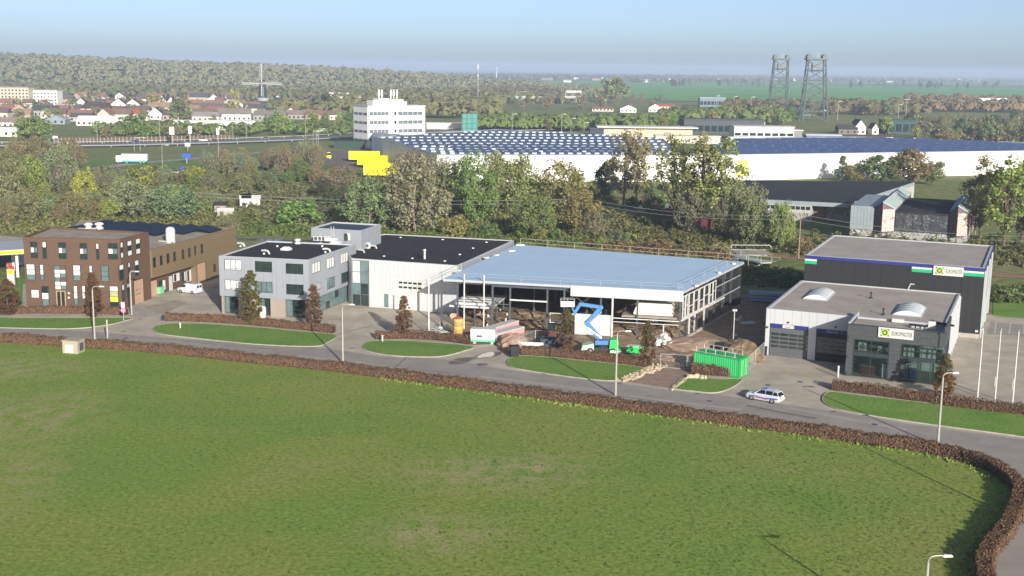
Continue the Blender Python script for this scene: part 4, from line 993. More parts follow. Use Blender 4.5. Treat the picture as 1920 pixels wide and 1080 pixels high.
# arched roof lights, vents, boxes on the low roof
def arch_light(px0, py0, px1, py1, ln):
    a = Vector((*local(o_gar, G(px0, py0, HL_ - .1)), 0)); b = Vector((*local(o_gar, G(px1, py1, HL_ - .1)), 0))
    w2 = (b.x - a.x); m = MB(); n = 10; prof = [(a.x + w2 * i / n, HL_ - .1 + 0.62 * math.sin(math.pi * i / n) ** .8 + .12) for i in range(n + 1)]
    b0 = len(m.v); m.v += [(x, a.y, z) for x, z in prof] + [(x, a.y + ln, z) for x, z in prof]
    for i in range(n): m.f.append((b0 + i, b0 + i + 1, b0 + n + 2 + i, b0 + n + 1 + i)); m.m.append(0)
    m.f.append(tuple(b0 + i for i in range(n, -1, -1))); m.m.append(0); m.f.append(tuple(b0 + n + 1 + i for i in range(n + 1))); m.m.append(0)
    o = m.build('arched_roof_light', mat('opal_plastic', '#c3c8cc', 0.25, 0.03, spec=0.5), o_gar)
    MB().box(a.x - .1, a.y - .1, HL_ - .14, b.x + .1, a.y + ln + .1, HL_ + .03).build('kerb_frame', M_GALV, o)
    for k in range(1, 4):
        m = MB()
        for i in range(n): m.beam((prof[i][0], a.y + ln * k / 4, prof[i][1] + .01), (prof[i + 1][0], a.y + ln * k / 4, prof[i + 1][1] + .01), .05, .03)
        m.build('rib', M_GALV, o)
arch_light(1507, 560, 1551, 563, 7.2); arch_light(1675, 590, 1726, 596, 7.0)
for px, py in ((1633, 558), (1656, 589)):
    q = local(o_gar, G(px, py, HL_)); MB().lathe([(.28, -.15), (.25, .05), (.1, .1), (.1, .6), (.16, .62), (.14, .85)], 8).build('roof_vent', M_BLACK, o_gar, (q[0], q[1], HL_))
q = local(o_gar, G(1683, 602, HL_)); MB().box(q[0] - .7, q[1] - .5, HL_ - .12, q[0] + .8, q[1] + .5, HL_ + .35).build('roof_cabinet', M_WHITE, o_gar)
q = local(o_gar, G(1748, 615, HL_)); MB().box(q[0] - .5, q[1] - .3, HL_ - .12, q[0] + .4, q[1] + .3, HL_ + .9).build('roof_cabinet', M_WHITE, o_gar)
for i in range(4): MB().box(q[0] - 2.6 + i * .6, q[1] - .5, HL_ - .12, q[0] - 2.2 + i * .6, q[1] - .2, HL_ + .1).build('duct_block', M_GALV, o_gar)
MB().path([(q[0] - 3.0, q[1] + .3, HL_ + .15), (q[0] - .6, q[1] - .1, HL_ + .15)], .14).build('roof_duct', M_BLACK, o_gar)
MB().path([(q[0] + 0.2, q[1] + 2.2, HL_ + .3), (q[0] + 2.6, q[1] + 1.4, HL_ + .3)], .16).build('roof_duct', M_BLACK, o_gar)
# furniture upstairs, counters and stock downstairs
def gpos(u, v, z): return tuple(o_gar.matrix_basis @ Vector((u, v, z)))
t = thing('table', gpos(us_ + uL0 + 2.3, vs_ + 2.2, ZF), TH, 'round wooden table behind the upper left showroom window', 'table')
MB().lathe([(.85, .7), (.87, .72), (.87, .76), (.85, .77)], 16).build('tabletop', M_WOOD, t); MB().lathe([(.3, 0), (.06, .05), (.06, .7)], 8).build('leg', M_FRAME_D, t)
def chair(u, v, a, lab):
    c = thing('chair', gpos(u, v, ZF), TH + a, lab, 'chair', 'white chairs upstairs in the showroom')
    MB().box(-.25, -.25, .43, .25, .25, .48).build('seat', M_WHITE, c); MB().box(-.25, .22, .49, .25, .27, .95).build('backrest', M_WHITE, c)
    for sx in (-.22, .22):
        for sy in (-.22, .22): MB().bar((sx, sy, 0), (sx, sy, .43), .025, 5).build('leg', M_WHITE, c)
chair(us_ + uL0 + 1.2, vs_ + 1.2, 2.6, 'white chair left of the round showroom table'); chair(us_ + uL0 + 3.2, vs_ + 1.1, 3.4, 'white chair in front of the round showroom table'); chair(us_ + uL0 + 4.2, vs_ + 2.6, 4.5, 'white chair right of the round showroom table')
for k, (u, v, z, w_, d_, h_, m, nm, lab, cat) in enumerate(((us_ + uL0 + .9, vs_ + 1.6, ZF, 1.0, .5, 1.3, M_WHITE, 'cupboard', 'white cupboard against the upper showroom wall', 'cupboard'),
    (us_ + uL0 + 2.0, vs_ + 1.8, .12, 2.6, .7, 1.1, mat('red_wood', '#5d2f28', 0.5, 0.1), 'counter', 'red brown counter behind the lower left showroom window', 'counter'), (us_ + uL0 + 4.6, vs_ + .8, .12, 1.7, .6, 1.9, M_WHITE, 'display_stand', 'white display stand in the lower left showroom window', 'display stand'),
    (us_ + uR0 + .9, vs_ + .9, ZF, 1.3, .4, 1.15, M_WHITE, 'cupboard', 'white cupboard at the left of the upper right showroom window', 'cupboard'), (us_ + uR0 + 3.6, vs_ + .9, ZF, 2.6, .4, 1.15, M_WHITE, 'cupboard', 'wide white cupboard in the upper right showroom window', 'cupboard'),
    (us_ + uR0 + 1.2, vs_ + 2.0, .12, 1.4, .8, 1.3, mat('blue_stand', '#1f2c58', 0.5, 0.1), 'display_stand', 'dark blue display stand in the lower right showroom window', 'display stand'))):
    t = thing(nm, gpos(u, v, z), TH, lab, cat); MB().box(-w_ / 2, -d_ / 2, 0, w_ / 2, d_ / 2, h_).build('cabinet', m, t); MB().box(-w_ / 2 - .04, -d_ / 2 - .04, h_, w_ / 2 + .04, d_ / 2 + .04, h_ + .06).build('top', M_WOOD, t)
# --- tall dark hall behind
o_tall = thing('dark_hall', gpos(0.35, D_g, 0), TH, 'tall dark clad workshop hall with blue and green stripes behind the white garage', 'garage building')
TW, TD, HT = 27.0, 26.8, 10.95
MB().box(0, 0.05, 0, TW, TD, HT - .3).build('wall', M_BLACK, o_tall)
FT = Face((0, .05), (TW, .05), o_tall); FT2 = Face((TW, .05), (TW, TD), o_tall)
cladding(FT, HL_ + .2, HT - .55, 2.0, [], M_BLACK, o_tall, d=.06, u1=W_ - .4); cladding(FT, .7, HT - .55, 1.2, [], M_BLACK, o_tall, d=.06, u0=W_ - .33)
cladding(FT2, .7, HT - .3, 2.0, [], M_BLACK, o_tall, d=.06)
MB().fbox(FT, W_ - .3, TW, 0, .68, 0, .09).build('plinth', M_KERB, o_tall)
mb = MB().fbox(FT, 0, TW, HT - .5, HT, 0.003, .12); mb.build('blue_fascia', M_NAVY, o_tall)
MB().fbox(FT2, .003, TD, HT - .5, HT, .003, .12).build('blue_fascia', M_NAVY, o_tall)
parapet([(0, .05), (TW, .05), (TW, TD), (0, TD)], HT - .299, .35, .35, M_EDGE, o_tall)
MB().box(.35, .4, HT - .3, TW - .35, TD - .36, HT - .12).build('roof', M_ROOFGREY, o_tall)
MB().box(TW - .36, .4, HT - .119, TW - .345, TD - .4, HT + .05).build('parapet_lining', M_NAVY, o_tall)
def stripes(x0, x1):
    u0 = FT.at(1400 + x0 / 3.6923, 480)[0]; u1 = min(TW, FT.at(1400 + x1 / 3.6923, 495)[0])
    for z0, z1, m in ((HT - .86, HT - .56, M_WHITE), (HT - 1.35, HT - .865, M_SIGNGREEN)): MB().fbox(FT, max(0, u0), u1, z0, z1, .06, .12).build('stripe', m, o_tall)
stripes(405, 485); stripes(1150, 1290); stripes(1512, 1680)
r = FT.rect(*K5(1298, 236, 1508, 286)); r = (r[0], r[1], HT - 1.55, HT - .1); sign(FT, r, o_tall, .13, 'EUROMASTER')
u = FT.at(*K5(1592, 740, 0, 0)[:2]); MB().fbox(FT, u[0] - .2, u[0] + .2, u[1] - .15, u[1] + .15, .06, .3).build('wall_lamp', M_WHITE, o_tall)
for v in (.6, 6, 14, 22): MB().fbox(FT2, v, v + .3, 0, HT - .5, .06, .3).build('down_pipe', M_EDGE, o_tall)
for v in (3, 10, 18): MB().fbox(FT2, v, v + 3.6, .3, 4.6, .06, .12).build('door_panel', M_SIGNGREEN if v == 3 else M_EDGE, o_tall)
MB().path([FT.p(FT.at(1703, 540)[0], HL_ + .1, .25), FT.p(FT.at(1703, 540)[0] + .3, HL_ + .9, .25), FT.p(FT.at(1703, 540)[0] + .9, HL_ + .9, .25)], .12).build('wall_duct', M_GALV, o_tall)
# ---------------------------------------------------------------- leaves, trees, hedges
def quads_mesh(name, c, nrm, size, rng, m, aspect=1.0):
    """many small leaf faces: centres, facing directions, half sizes"""
    n = len(c); r = rng.normal(size=(n, 3)); a = np.cross(nrm, r); a /= np.linalg.norm(a, axis=1, keepdims=True) + 1e-9
    b = np.cross(nrm, a); b /= np.linalg.norm(b, axis=1, keepdims=True) + 1e-9
    s = size[:, None] if hasattr(size, '__len__') else size
    a = a * s; b = b * s * aspect
    v = np.stack([c - a * .9 - b * .2, c - b, c + a + b * .15, c + b * .9], 1).reshape(-1, 3)
    me = bpy.data.meshes.new(name); me.vertices.add(4 * n); me.vertices.foreach_set('co', v.astype(np.float32).ravel())
    me.loops.add(4 * n); me.loops.foreach_set('vertex_index', np.arange(4 * n, dtype=np.int32))
    me.polygons.add(n); me.polygons.foreach_set('loop_start', np.arange(0, 4 * n, 4, dtype=np.int32))
    try: me.polygons.foreach_set('loop_total', np.full(n, 4, dtype=np.int32))
    except Exception: pass
    me.materials.append(m); me.update(calc_edges=True); return me
def clumps_to_leaves(cl, rad, per, leaf, rng, up=0.35, shell=0.55):
    k = len(cl); idx = np.repeat(np.arange(k), per); n = len(idx)
    d = rng.normal(size=(n, 3)); d /= np.linalg.norm(d, axis=1, keepdims=True)
    rr = rad[idx] * (shell + (1 - shell) * rng.random(n)) * rng.uniform(.75, 1.12, n)
    c = cl[idx] + d * rr[:, None]
    nr = d + rng.normal(size=(n, 3)) * 0.55 + np.array([0, 0, up]); nr /= np.linalg.norm(nr, axis=1, keepdims=True)
    return c, nr, leaf * rng.uniform(.6, 1.35, n)
def crown_proto(seed, n_cl, rx, z0, z1, r_cl, per, leaf, top=0.6, kind='round'):
    rng = np.random.default_rng(seed); cl = []
    while len(cl) < n_cl:
        p = rng.uniform(-1, 1, 3)
        if kind == 'cone':
            z = rng.random(); R = rx * (1 - z) ** .8 + .15; t = rng.uniform(0, 6.28); q = rng.random() ** .5
            cl.append((R * q * math.cos(t), R * q * math.sin(t), z0 + z * (z1 - z0))); continue
        if kind == 'column':
            z = rng.random(); R = rx * (math.sin(min(1, (z + .12) * 1.15) * math.pi) ** .75 * .85 + .12) * (1 - .55 * max(0, z - .5)); t = rng.uniform(0, 6.28); q = rng.random() ** .5
            cl.append((R * q * math.cos(t), R * q * math.sin(t), z0 + z * (z1 - z0))); continue
        if (p ** 2).sum() > 1: continue
        if (p ** 2).sum() < .18: continue
        w = 1 - .25 * max(0, p[2]) if kind == 'round' else 1
        cl.append((p[0] * rx * w, p[1] * rx * w, (z0 + z1) / 2 + p[2] * (z1 - z0) / 2))
    cl = np.array(cl); rad = r_cl * rng.uniform(.6, 1.3, len(cl))
    c, nr, s = clumps_to_leaves(cl, rad, per, leaf, rng)
    if kind != 'bush':
        pass
    c[:, 2] = np.maximum(c[:, 2], 0.05)
    return cl, quads_mesh('crown', c, nr, s, rng, M_LEAF)
def trunk_proto(cl, seed, r0, z_first, z_top, n_limb, m, lean=0.3):
    R = random.Random(seed); b = MB(); p = Vector((0, 0, 0)); steps = 5; spine = [p]
    for i in range(steps): p = p + Vector((R.uniform(-lean, lean) * .5, R.uniform(-lean, lean) * .5, z_top / steps)); spine.append(p)
    for i in range(steps): b.bar(spine[i], spine[i + 1], r0 * (1 - .8 * i / steps), 7, r0 * (1 - .8 * (i + 1) / steps), caps=False)
    for k in range(n_limb):
        e = Vector(cl[R.randrange(len(cl))]); f = R.uniform(.25, .9) * .999; s = spine[min(steps - 1, int(f * steps))]
        if e.z < s.z + .3: e.z = s.z + .5
        mid = s.lerp(e, .5) + Vector((0, 0, -.25)); b.bar(s, mid, r0 * .35, 5, r0 * .22, caps=False); b.bar(mid, e, r0 * .22, 5, r0 * .06, caps=False)
    return b.mesh('trunk', m)
PROTO = {}
def reg(kind, crown, trunk): PROTO.setdefault(kind, []).append((crown, trunk))
for s in range(5):
    cl, m = crown_proto(10 + s, 52, 4.0, 1.4, 10.0, 1.3, 90, .21); reg('round', m, trunk_proto(cl, s, .28, 2, 7, 12, M_BARK))
for s in range(4):      # loose crowns in which the limbs show
    cl, m = crown_proto(30 + s, 80, 4.2, 1.6, 10.0, 1.0, 36, .2); reg('loose', m, trunk_proto(cl, s + 9, .24, 1.5, 7.5, 34, M_TWIG, .5))
for s in range(4):      # poplars
    cl, m = crown_proto(50 + s, 80, 2.3, 2.2, 10.0, .62, 34, .125); reg('poplar', m, trunk_proto(cl, s + 20, .16, 2, 9, 40, M_BARK, .25))
for s in range(3):      # nearly bare autumn trees: mostly twigs
    cl, m = crown_proto(70 + s, 80, 4.0, 1.4, 10.0, .95, 24, .17); reg('bare', m, trunk_proto(cl, s + 40, .22, 1.4, 7, 60, M_TWIG, .5))
for s in range(3):
    cl, m = crown_proto(90 + s, 60, 2.4, .6, 10.0, .7, 40, .2, kind='cone'); reg('conifer', m, trunk_proto(cl, s + 60, .2, 1, 9, 6, M_BARK, .1))
for s in range(4):
    cl, m = crown_proto(110 + s, 34, 5.0, -3.0, 9.0, 1.7, 55, .34); reg('bush', m, trunk_proto(cl, s + 80, .2, .2, 3, 9, M_TWIG, .4))
for s in range(5):
    cl, m = crown_proto(130 + s, 20, 4.0, 1.2, 9.6, 1.7, 26, .55); reg('far', m, trunk_proto(cl, s + 90, .3, 1, 6, 3, M_BARK))
for s in range(4):      # full willows down to the ground
    cl, m = crown_proto(150 + s, 95, 4.4, .2, 10.0, 1.05, 72, .165); reg('willow', m, trunk_proto(cl, s + 120, .26, 1.5, 7.5, 26, M_TWIG, .5))
KINDNAME = {'willow': 'willow_tree', 'round': 'broadleaf_tree', 'loose': 'willow_tree', 'poplar': 'poplar_tree', 'bare': 'bare_tree', 'conifer': 'conifer_tree', 'bush': 'bush', 'far': 'broadleaf_tree'}
COLS = {'green': (0.152, 0.214, 0.082), 'yellowgreen': (0.238, 0.271, 0.094), 'lime': (0.296, 0.322, 0.093), 'olive': (0.207, 0.217, 0.107), 'greyolive': (0.216, 0.245, 0.145), 'grey': (0.222, 0.245, 0.163), 'brown': (0.218, 0.212, 0.129), 'rust': (0.242, 0.205, 0.125), 'dark': (0.084, 0.108, 0.061), 'gold': (0.263, 0.276, 0.117), 'bluegreen': (0.157, 0.180, 0.124), 'fresh': (0.194, 0.293, 0.094), 'straw': (0.291, 0.307, 0.178)}
Rt = random.Random(3)
def plant(x, y, h, wid, kind, col, label, group=None, z=0.0, cat=None):
    cr, tk = Rt.choice(PROTO[kind]); c = COLS[col] if isinstance(col, str) else col
    nat = {'round': 9.5, 'loose': 9.6, 'willow': 9.8, 'poplar': 5.4, 'bare': 9.2, 'conifer': 5.2, 'bush': 12.5, 'far': 10.5}[kind]
    hn = 10.4 if kind != 'bush' else 10.2
    root = thing(KINDNAME[kind], (x, y, z), Rt.uniform(0, 6.28), label, cat or ('bush' if kind == 'bush' else 'tree'), group)
    root.scale = (wid / nat, wid / nat, h / hn)
    a = link('crown', cr, root); j = [v * Rt.uniform(.88, 1.14) for v in c]; a.color = (*j, 1)
    link('trunk', tk, root); return root
def ptree(px, py, hp, wp, kind, col, label, group=None, cat=None):
    x, y = G(px, py); k = scale_at(px, py); return plant(x, y, hp / k * 1.03, wp / k, kind, col, label, group, cat=cat)
def grove(poly, n, h, asp, kinds, cols, label, group, seed=0, cat=None, far=False):
    """n trees spread over a patch of ground given by its corners"""
    R = random.Random(seed); P = poly; out = 0; tries = 0; pts_ = []; seen = set()
    xs = [p[0] for p in P]; ys = [p[1] for p in P]
    while out < n and tries < 4000:
        tries += 1; x, y = R.uniform(min(xs), max(xs)), R.uniform(min(ys), max(ys))
        ins = False
        for i in range(len(P)):
            a, b = P[i], P[i - 1]
            if (a[1] > y) != (b[1] > y) and x < (b[0] - a[0]) * (y - a[1]) / (b[1] - a[1]) + a[0]: ins = not ins
        if not ins: continue
        g_ = G(x, y); hh = R.uniform(*h)
        if tries < 2500 and any((g_[0] - q[0]) ** 2 + (g_[1] - q[1]) ** 2 < (hh * .45) ** 2 for q in pts_): continue
        kd = R.choice(kinds)
        cc = R.choice(cols); fx = (x - min(xs)) / (max(xs) - min(xs)); fy = (y - min(ys)) / (max(ys) - min(ys))
        sz = 'tall' if hh > h[0] + (h[1] - h[0]) * .66 else 'short' if hh < h[0] + (h[1] - h[0]) * .33 else 'medium'
        where = ('left end', 'left part', 'middle', 'right part', 'right end')[min(4, int(fx * 5))] + (', back', ', centre', ', front')[min(2, int(fy * 3))]
        lab = sz + ' ' + label.replace('%c', CW[cc]).replace('%k', KW[kd]) + ', ' + where
        if lab in seen and tries < 3800: continue
        seen.add(lab); pts_.append(g_); plant(g_[0], g_[1], hh, hh * R.uniform(*asp) * (.75 if kd == 'poplar' else 1), kd, cc, lab, group, cat=cat); out += 1
CW = {'green': 'mid green', 'yellowgreen': 'yellowish green', 'lime': 'lime green', 'olive': 'olive', 'greyolive': 'greyish olive', 'grey': 'grey', 'brown': 'brown', 'rust': 'rusty brown', 'dark': 'dark green', 'gold': 'golden', 'bluegreen': 'dull blue green', 'fresh': 'fresh green', 'straw': 'straw coloured'}
KW = {'round': 'round tree', 'loose': 'loose tree', 'poplar': 'poplar', 'bare': 'twiggy tree', 'conifer': 'conifer', 'bush': 'bush', 'far': 'tree', 'willow': 'willow'}

# --- the belt of trees right behind the plots, one by one
for a in (
    (690, 434, 102, 118, 'willow', 'greyolive', 'grey olive willow left of the middle of the big willow clump'),
    (778, 436, 150, 140, 'willow', 'grey', 'tallest grey willow behind the plant room'),
    (838, 410, 112, 80, 'willow', 'brown', 'brownish willow showing pale limbs right of the big grey willow'),
    (632, 374, 62, 80, 'bare', 'rust', 'rusty half bare tree left of the yellow trailers'),
    (775, 338, 56, 92, 'bare', 'rust', 'low rusty tree just right of the yellow trailers'),
    (818, 345, 62, 60, 'bare', 'brown', 'bare brown tree in front of the left warehouse corner'),
    (855, 350, 60, 50, 'bare', 'grey', 'pale bare tree in front of the white warehouse wall'),
    (893, 420, 138, 95, 'willow', 'green', 'tall mid green tree left of the yellow green one'),
    (958, 412, 130, 118, 'willow', 'yellowgreen', 'broad yellow green tree behind the black hall roof'),
    (1003, 335, 48, 48, 'round', 'gold', 'golden tree top against the white warehouse wall'),
    (930, 360, 78, 60, 'loose', 'straw', 'straw coloured tree top rising behind the green pair'),
    (1052, 414, 116, 118, 'willow', 'olive', 'domed olive tree with pale limbs before the warehouse wall'),
    (1000, 448, 88, 98, 'willow', 'green', 'mid green tree standing behind the blue roof'),
    (1090, 442, 86, 90, 'willow', 'olive', 'olive tree beside the wooden power pole'),
    (852, 446, 48, 72, 'bush', 'yellowgreen', 'yellow green bush behind the black hall roof'),
    (1136, 374, 68, 58, 'round', 'dark', 'dark round tree before the white warehouse wall'),
    (1168, 392, 152, 84, 'poplar', 'olive', 'left poplar with bare lower stem before the warehouse'),
    (1194, 392, 150, 62, 'poplar', 'gold', 'yellowish poplar with bare stem right of the first poplar'),
    (1215, 384, 46, 36, 'conifer', 'dark', 'small dark conifer between the poplars'),
    (1264, 422, 174, 100, 'poplar', 'yellowgreen', 'tall yellow green poplar left of the poplar clump'),
    (1312, 430, 180, 110, 'poplar', 'olive', 'tallest olive poplar in the middle of the clump'),
    (1352, 434, 172, 104, 'poplar', 'gold', 'golden poplar at the right of the poplar clump'),
    (1290, 440, 90, 70, 'round', 'bluegreen', 'dark low tree at the foot of the poplar clump'),
    (1386, 455, 112, 78, 'willow', 'greyolive', 'grey green willow left of the graffiti shed'),
    (1414, 464, 100, 66, 'willow', 'greyolive', 'pale willow leaning before the graffiti shed corner'),
    (1412, 408, 68, 58, 'round', 'brown', 'brown topped tree beside the dark shed roof'),
    (1463, 470, 98, 62, 'willow', 'yellowgreen', 'light green slender willow before the concrete shed wall'),
    (1508, 478, 40, 40, 'bush', 'olive', 'olive bush at the left corner of the tall dark hall'),
    (1838, 458, 164, 90, 'poplar', 'olive', 'tall olive poplar right of the graffiti shed'),
    (1880, 470, 178, 112, 'poplar', 'yellowgreen', 'broad yellow green poplar at the right edge'),
    (1915, 460, 178, 80, 'round', 'bluegreen', 'dark leafy tree at the far right edge'),
    (1828, 440, 100, 60, 'bare', 'brown', 'bare brown tree behind the right end of the graffiti shed'),
    (1652, 344, 56, 96, 'round', 'green', 'green tree behind the graffiti shed roof'),
    (1705, 346, 64, 110, 'round', 'olive', 'large olive tree behind the graffiti shed roof'),
    (1748, 346, 46, 62, 'round', 'green', 'small green tree by the sloping shed roof'),
    (1578, 340, 46, 38, 'conifer', 'bluegreen', 'dark conifer at the left of the trees behind the shed'),
    (1606, 342, 36, 52, 'round', 'yellowgreen', 'yellowish tree beside the dark conifer behind the shed'),
    (60, 385, 95, 72, 'round', 'yellowgreen', 'yellow green tree above the brown office roof'),
    (18, 395, 118, 70, 'loose', 'brown', 'tall brown tree at the left edge'),
    (112, 372, 98, 90, 'bare', 'brown', 'wide brown tree right of the yellow green tree'),
    (162, 385, 72, 50, 'round', 'lime', 'lime green slim tree above the solar roof'),
    (262, 352, 45, 92, 'bush', 'lime', 'bright lime domed bush in the thicket'),
    (250, 412, 78, 100, 'willow', 'greyolive', 'grey olive tree left of the wooden power pole'),
    (330, 416, 72, 112, 'willow', 'greyolive', 'grey olive tree right of the wooden power pole'),
    (368, 350, 40, 45, 'round', 'lime', 'small lime tree beside the white garden shed'),
    (563, 420, 52, 108, 'bush', 'fresh', 'broad bright green clipped bush behind the grey office'),
    (470, 425, 40, 60, 'bush', 'green', 'green bush beside the garden sheds'),
    (420, 440, 40, 46, 'bare', 'greyolive', 'twiggy tree behind the bronze wing'),
    (440, 455, 62, 40, 'bare', 'olive', 'bare thin tree at the end of the bronze wing'),
    (1115, 448, 55, 60, 'bare', 'rust', 'rusty bare bush right of the power pole'),
    (1160, 458, 32, 46, 'bush', 'bluegreen', 'dull green bush beside the reed bank'),
    (1235, 470, 26, 60, 'bush', 'rust', 'rust coloured reed clump on the ditch bank'),
    (1290, 474, 26, 66, 'bush', 'rust', 'rust coloured reeds at the foot of the poplar clump'),
    (1350, 478, 26, 50, 'bush', 'straw', 'straw coloured reeds beside the grey green willow'),
    (1430, 520, 30, 60, 'bush', 'green', 'green bramble bank right of the footbridge'),
    (1480, 525, 28, 55, 'bush', 'fresh', 'fresh green bramble bank by the tall dark hall'),
    (1395, 512, 26, 40, 'bush', 'brown', 'brown bramble under the footbridge'),
    (1895, 560, 22, 50, 'bush', 'straw', 'straw reeds in the shade right of the dark hall'),
    (70, 205, 0, 0, None, None, None)):
    if a[4]: ptree(*a)

grove([(-40, 350), (235, 335), (240, 425), (-40, 432)], 40, (4.5, 9), (.8, 1.15), ['round', 'loose', 'bare', 'bush'], ['olive', 'brown', 'greyolive', 'yellowgreen', 'olive', 'brown'], '%c %k in the thicket behind the brick office', 'thicket trees behind the brick office', 1)
grove([(235, 345), (430, 345), (430, 405), (240, 420)], 22, (4, 7.5), (.8, 1.2), ['loose', 'bare', 'round', 'bush'], ['greyolive', 'olive', 'green', 'lime', 'brown'], '%c %k in the thicket around the wooden power pole', 'thicket trees around the power pole', 2)
grove([(300, 340), (600, 330), (600, 375), (520, 372), (300, 360)], 18, (5, 8), (.8, 1.2), ['bare', 'loose', 'bush'], ['brown', 'olive', 'greyolive', 'green'], '%c %k below the motorway embankment', 'trees below the embankment', 3)
grove([(380, 318), (600, 300), (610, 332), (380, 335)], 40, (7, 11), (.7, 1.0), ['bare', 'bare', 'loose'], ['brown', 'grey', 'greyolive', 'rust'], '%c %k in rows before the motorway', 'tree rows before the motorway', 4)
grove([(-40, 305), (150, 300), (150, 340), (-40, 340)], 26, (8, 12), (.8, 1.0), ['bare', 'loose', 'round'], ['brown', 'rust', 'olive', 'grey'], '%c %k below the left motorway', 'trees below the left motorway', 5)
grove([(600, 330), (680, 345), (660, 410), (600, 400)], 8, (5, 8), (.8, 1.1), ['bare', 'round'], ['rust', 'brown', 'dark'], '%c %k left of the big willow clump', 'trees left of the willow clump', 6)
grove([(860, 430), (1180, 440), (1200, 470), (1000, 452), (860, 440)], 16, (2, 4.5), (1.0, 1.5), ['bush'], ['green', 'olive', 'dark', 'brown', 'yellowgreen'], '%c %k on the bank behind the blue roof', 'bushes behind the blue roof', 7)
grove([(1100, 360), (1420, 395), (1400, 440), (1120, 420)], 16, (3, 6), (1.0, 1.4), ['bush', 'round'], ['green', 'dark', 'olive', 'bluegreen'], '%c %k under the poplars', 'undergrowth trees under the poplars', 8)
grove([(890, 240), (1250, 241), (1250, 247), (890, 246)], 34, (9, 12), (.75, .95), ['far', 'round'], ['green', 'yellowgreen', 'green', 'olive'], '%c %k in the street row behind the warehouse', 'street trees behind the warehouse', 9)
grove([(1235, 226), (1490, 222), (1490, 234), (1235, 240)], 24, (9, 13), (.8, 1.1), ['far', 'round'], ['green', 'yellowgreen', 'fresh'], '%c %k left of the lift bridge', 'trees left of the lift bridge', 10)
grove([(500, 236), (690, 232), (690, 250), (500, 254)], 24, (7, 11), (.8, 1.1), ['far', 'round'], ['green', 'fresh', 'yellowgreen'], '%c %k on the embankment left of the office tower', 'trees left of the office tower', 11)
grove([(180, 246), (500, 246), (500, 258), (180, 262)], 26, (5, 8), (.9, 1.3), ['far'], ['green', 'fresh', 'rust', 'brown'], '%c %k along the far side of the motorway', 'trees beyond the motorway', 12)
grove([(0, 200), (420, 200), (420, 232), (0, 240)], 30, (6, 11), (.8, 1.1), ['far'], ['olive', 'green', 'gold', 'brown', 'rust'], '%c %k among the village houses', 'village trees', 13)
grove([(960, 190), (1240, 186), (1240, 206), (960, 208)], 30, (9, 15), (.7, 1.0), ['far', 'bare'], ['brown', 'rust', 'olive', 'greyolive'], '%c %k around the far viaduct', 'trees around the viaduct', 14)
grove([(1360, 208), (1720, 206), (1720, 218), (1360, 222)], 34, (9, 15), (.7, 1.1), ['far', 'bare'], ['brown', 'greyolive', 'olive', 'rust'], '%c %k in the tree line behind the lift bridge', 'tree line behind the lift bridge', 15)
grove([(1690, 232), (1940, 228), (1940, 276), (1720, 268)], 42, (8, 12), (.8, 1.1), ['far', 'bare', 'round'], ['greyolive', 'brown', 'olive', 'gold', 'dark'], '%c %k beyond the right end of the solar roof', 'trees beyond the solar roof', 16)
grove([(1590, 158.5), (1880, 161), (1880, 168), (1590, 166)], 24, (14, 22), (.6, .9), ['far'], ['dark', 'bluegreen'], '%c %k standing in the green farmland', 'farmland trees', 17)
grove([(1230, 160), (1480, 160), (1480, 165), (1230, 164)], 18, (12, 20), (.6, .9), ['far'], ['dark', 'bluegreen', 'greyolive'], '%c %k at the far edge of the green farmland', 'farmland edge trees', 18)
for a in ((440, 222, 62, 30, 'far', 'gold', 'slender yellow poplar near the windmill'), (600, 214, 44, 58, 'far', 'dark', 'dark round tree right of the windmill'), (338, 232, 46, 56, 'far', 'olive', 'olive tree in front of the village gables'), (290, 208, 30, 50, 'far', 'gold', 'golden tree between the white gables'), (62, 268, 52, 82, 'round', 'yellowgreen', 'round yellow green tree left of the motorway lamps'), (250, 250, 34, 70, 'far', 'green', 'green tree in front of the long white villa'), (1150, 192, 46, 72, 'far', 'olive', 'big olive tree on the edge of the farmland'), (1662, 252, 34, 30, 'far', 'gold', 'golden conical tree beside the chapel gable'), (1230, 232, 22, 60, 'far', 'gold', 'low golden tree behind the warehouse roof')):
    ptree(*a)

# --- far woods that read as one mass
def wood(name, label, pts3, h, col, leaf, per, seed):
    rng = np.random.default_rng(seed); P = np.array(pts3, float); n = len(P); hh = rng.uniform(h[0], h[1], n)
    idx = np.repeat(np.arange(n), per); m = len(idx); d = rng.normal(size=(m, 3)); d /= np.linalg.norm(d, axis=1, keepdims=True); d[:, 2] = np.abs(d[:, 2]) * 1.1 - .35
    c = P[idx] + np.stack([d[:, 0] * hh[idx] * .45, d[:, 1] * hh[idx] * .45, hh[idx] * (.5 + .5 * d[:, 2])], 1)
    nr = d + rng.normal(size=(m, 3)) * .25 + np.array([0, -.1, .25]); nr /= np.linalg.norm(nr, axis=1, keepdims=True)
    o = link(name, quads_mesh(name, c, nr, leaf * rng.uniform(.6, 1.3, m) * hh[idx] / 10, rng, M_FARLEAF)); o.color = (*col, 1)
    return tag(o, label, kind='stuff')
def wpts(n, x0, x1, y0, y1, seed, hz_=True, px=False):
    R = random.Random(seed); out = []
    for _ in range(n):
        if px: x, y = G(R.uniform(x0, x1), y0 + (y1 - y0) * R.random()); out.append((x, y, 0)); continue
        y = y0 + (y1 - y0) * R.random() ** 1.2; x = R.uniform(x0, x1)
        out.append((x, y, hill_z(x, y) if hz_ else 0))
    return out
wood('dune_wood', 'olive autumn wood covering the low dunes on the left horizon', wpts(3000, -1450, 150, 1650, 2480, 1), (6, 12), (.195, .20, .115), 1.7, 30, 1)
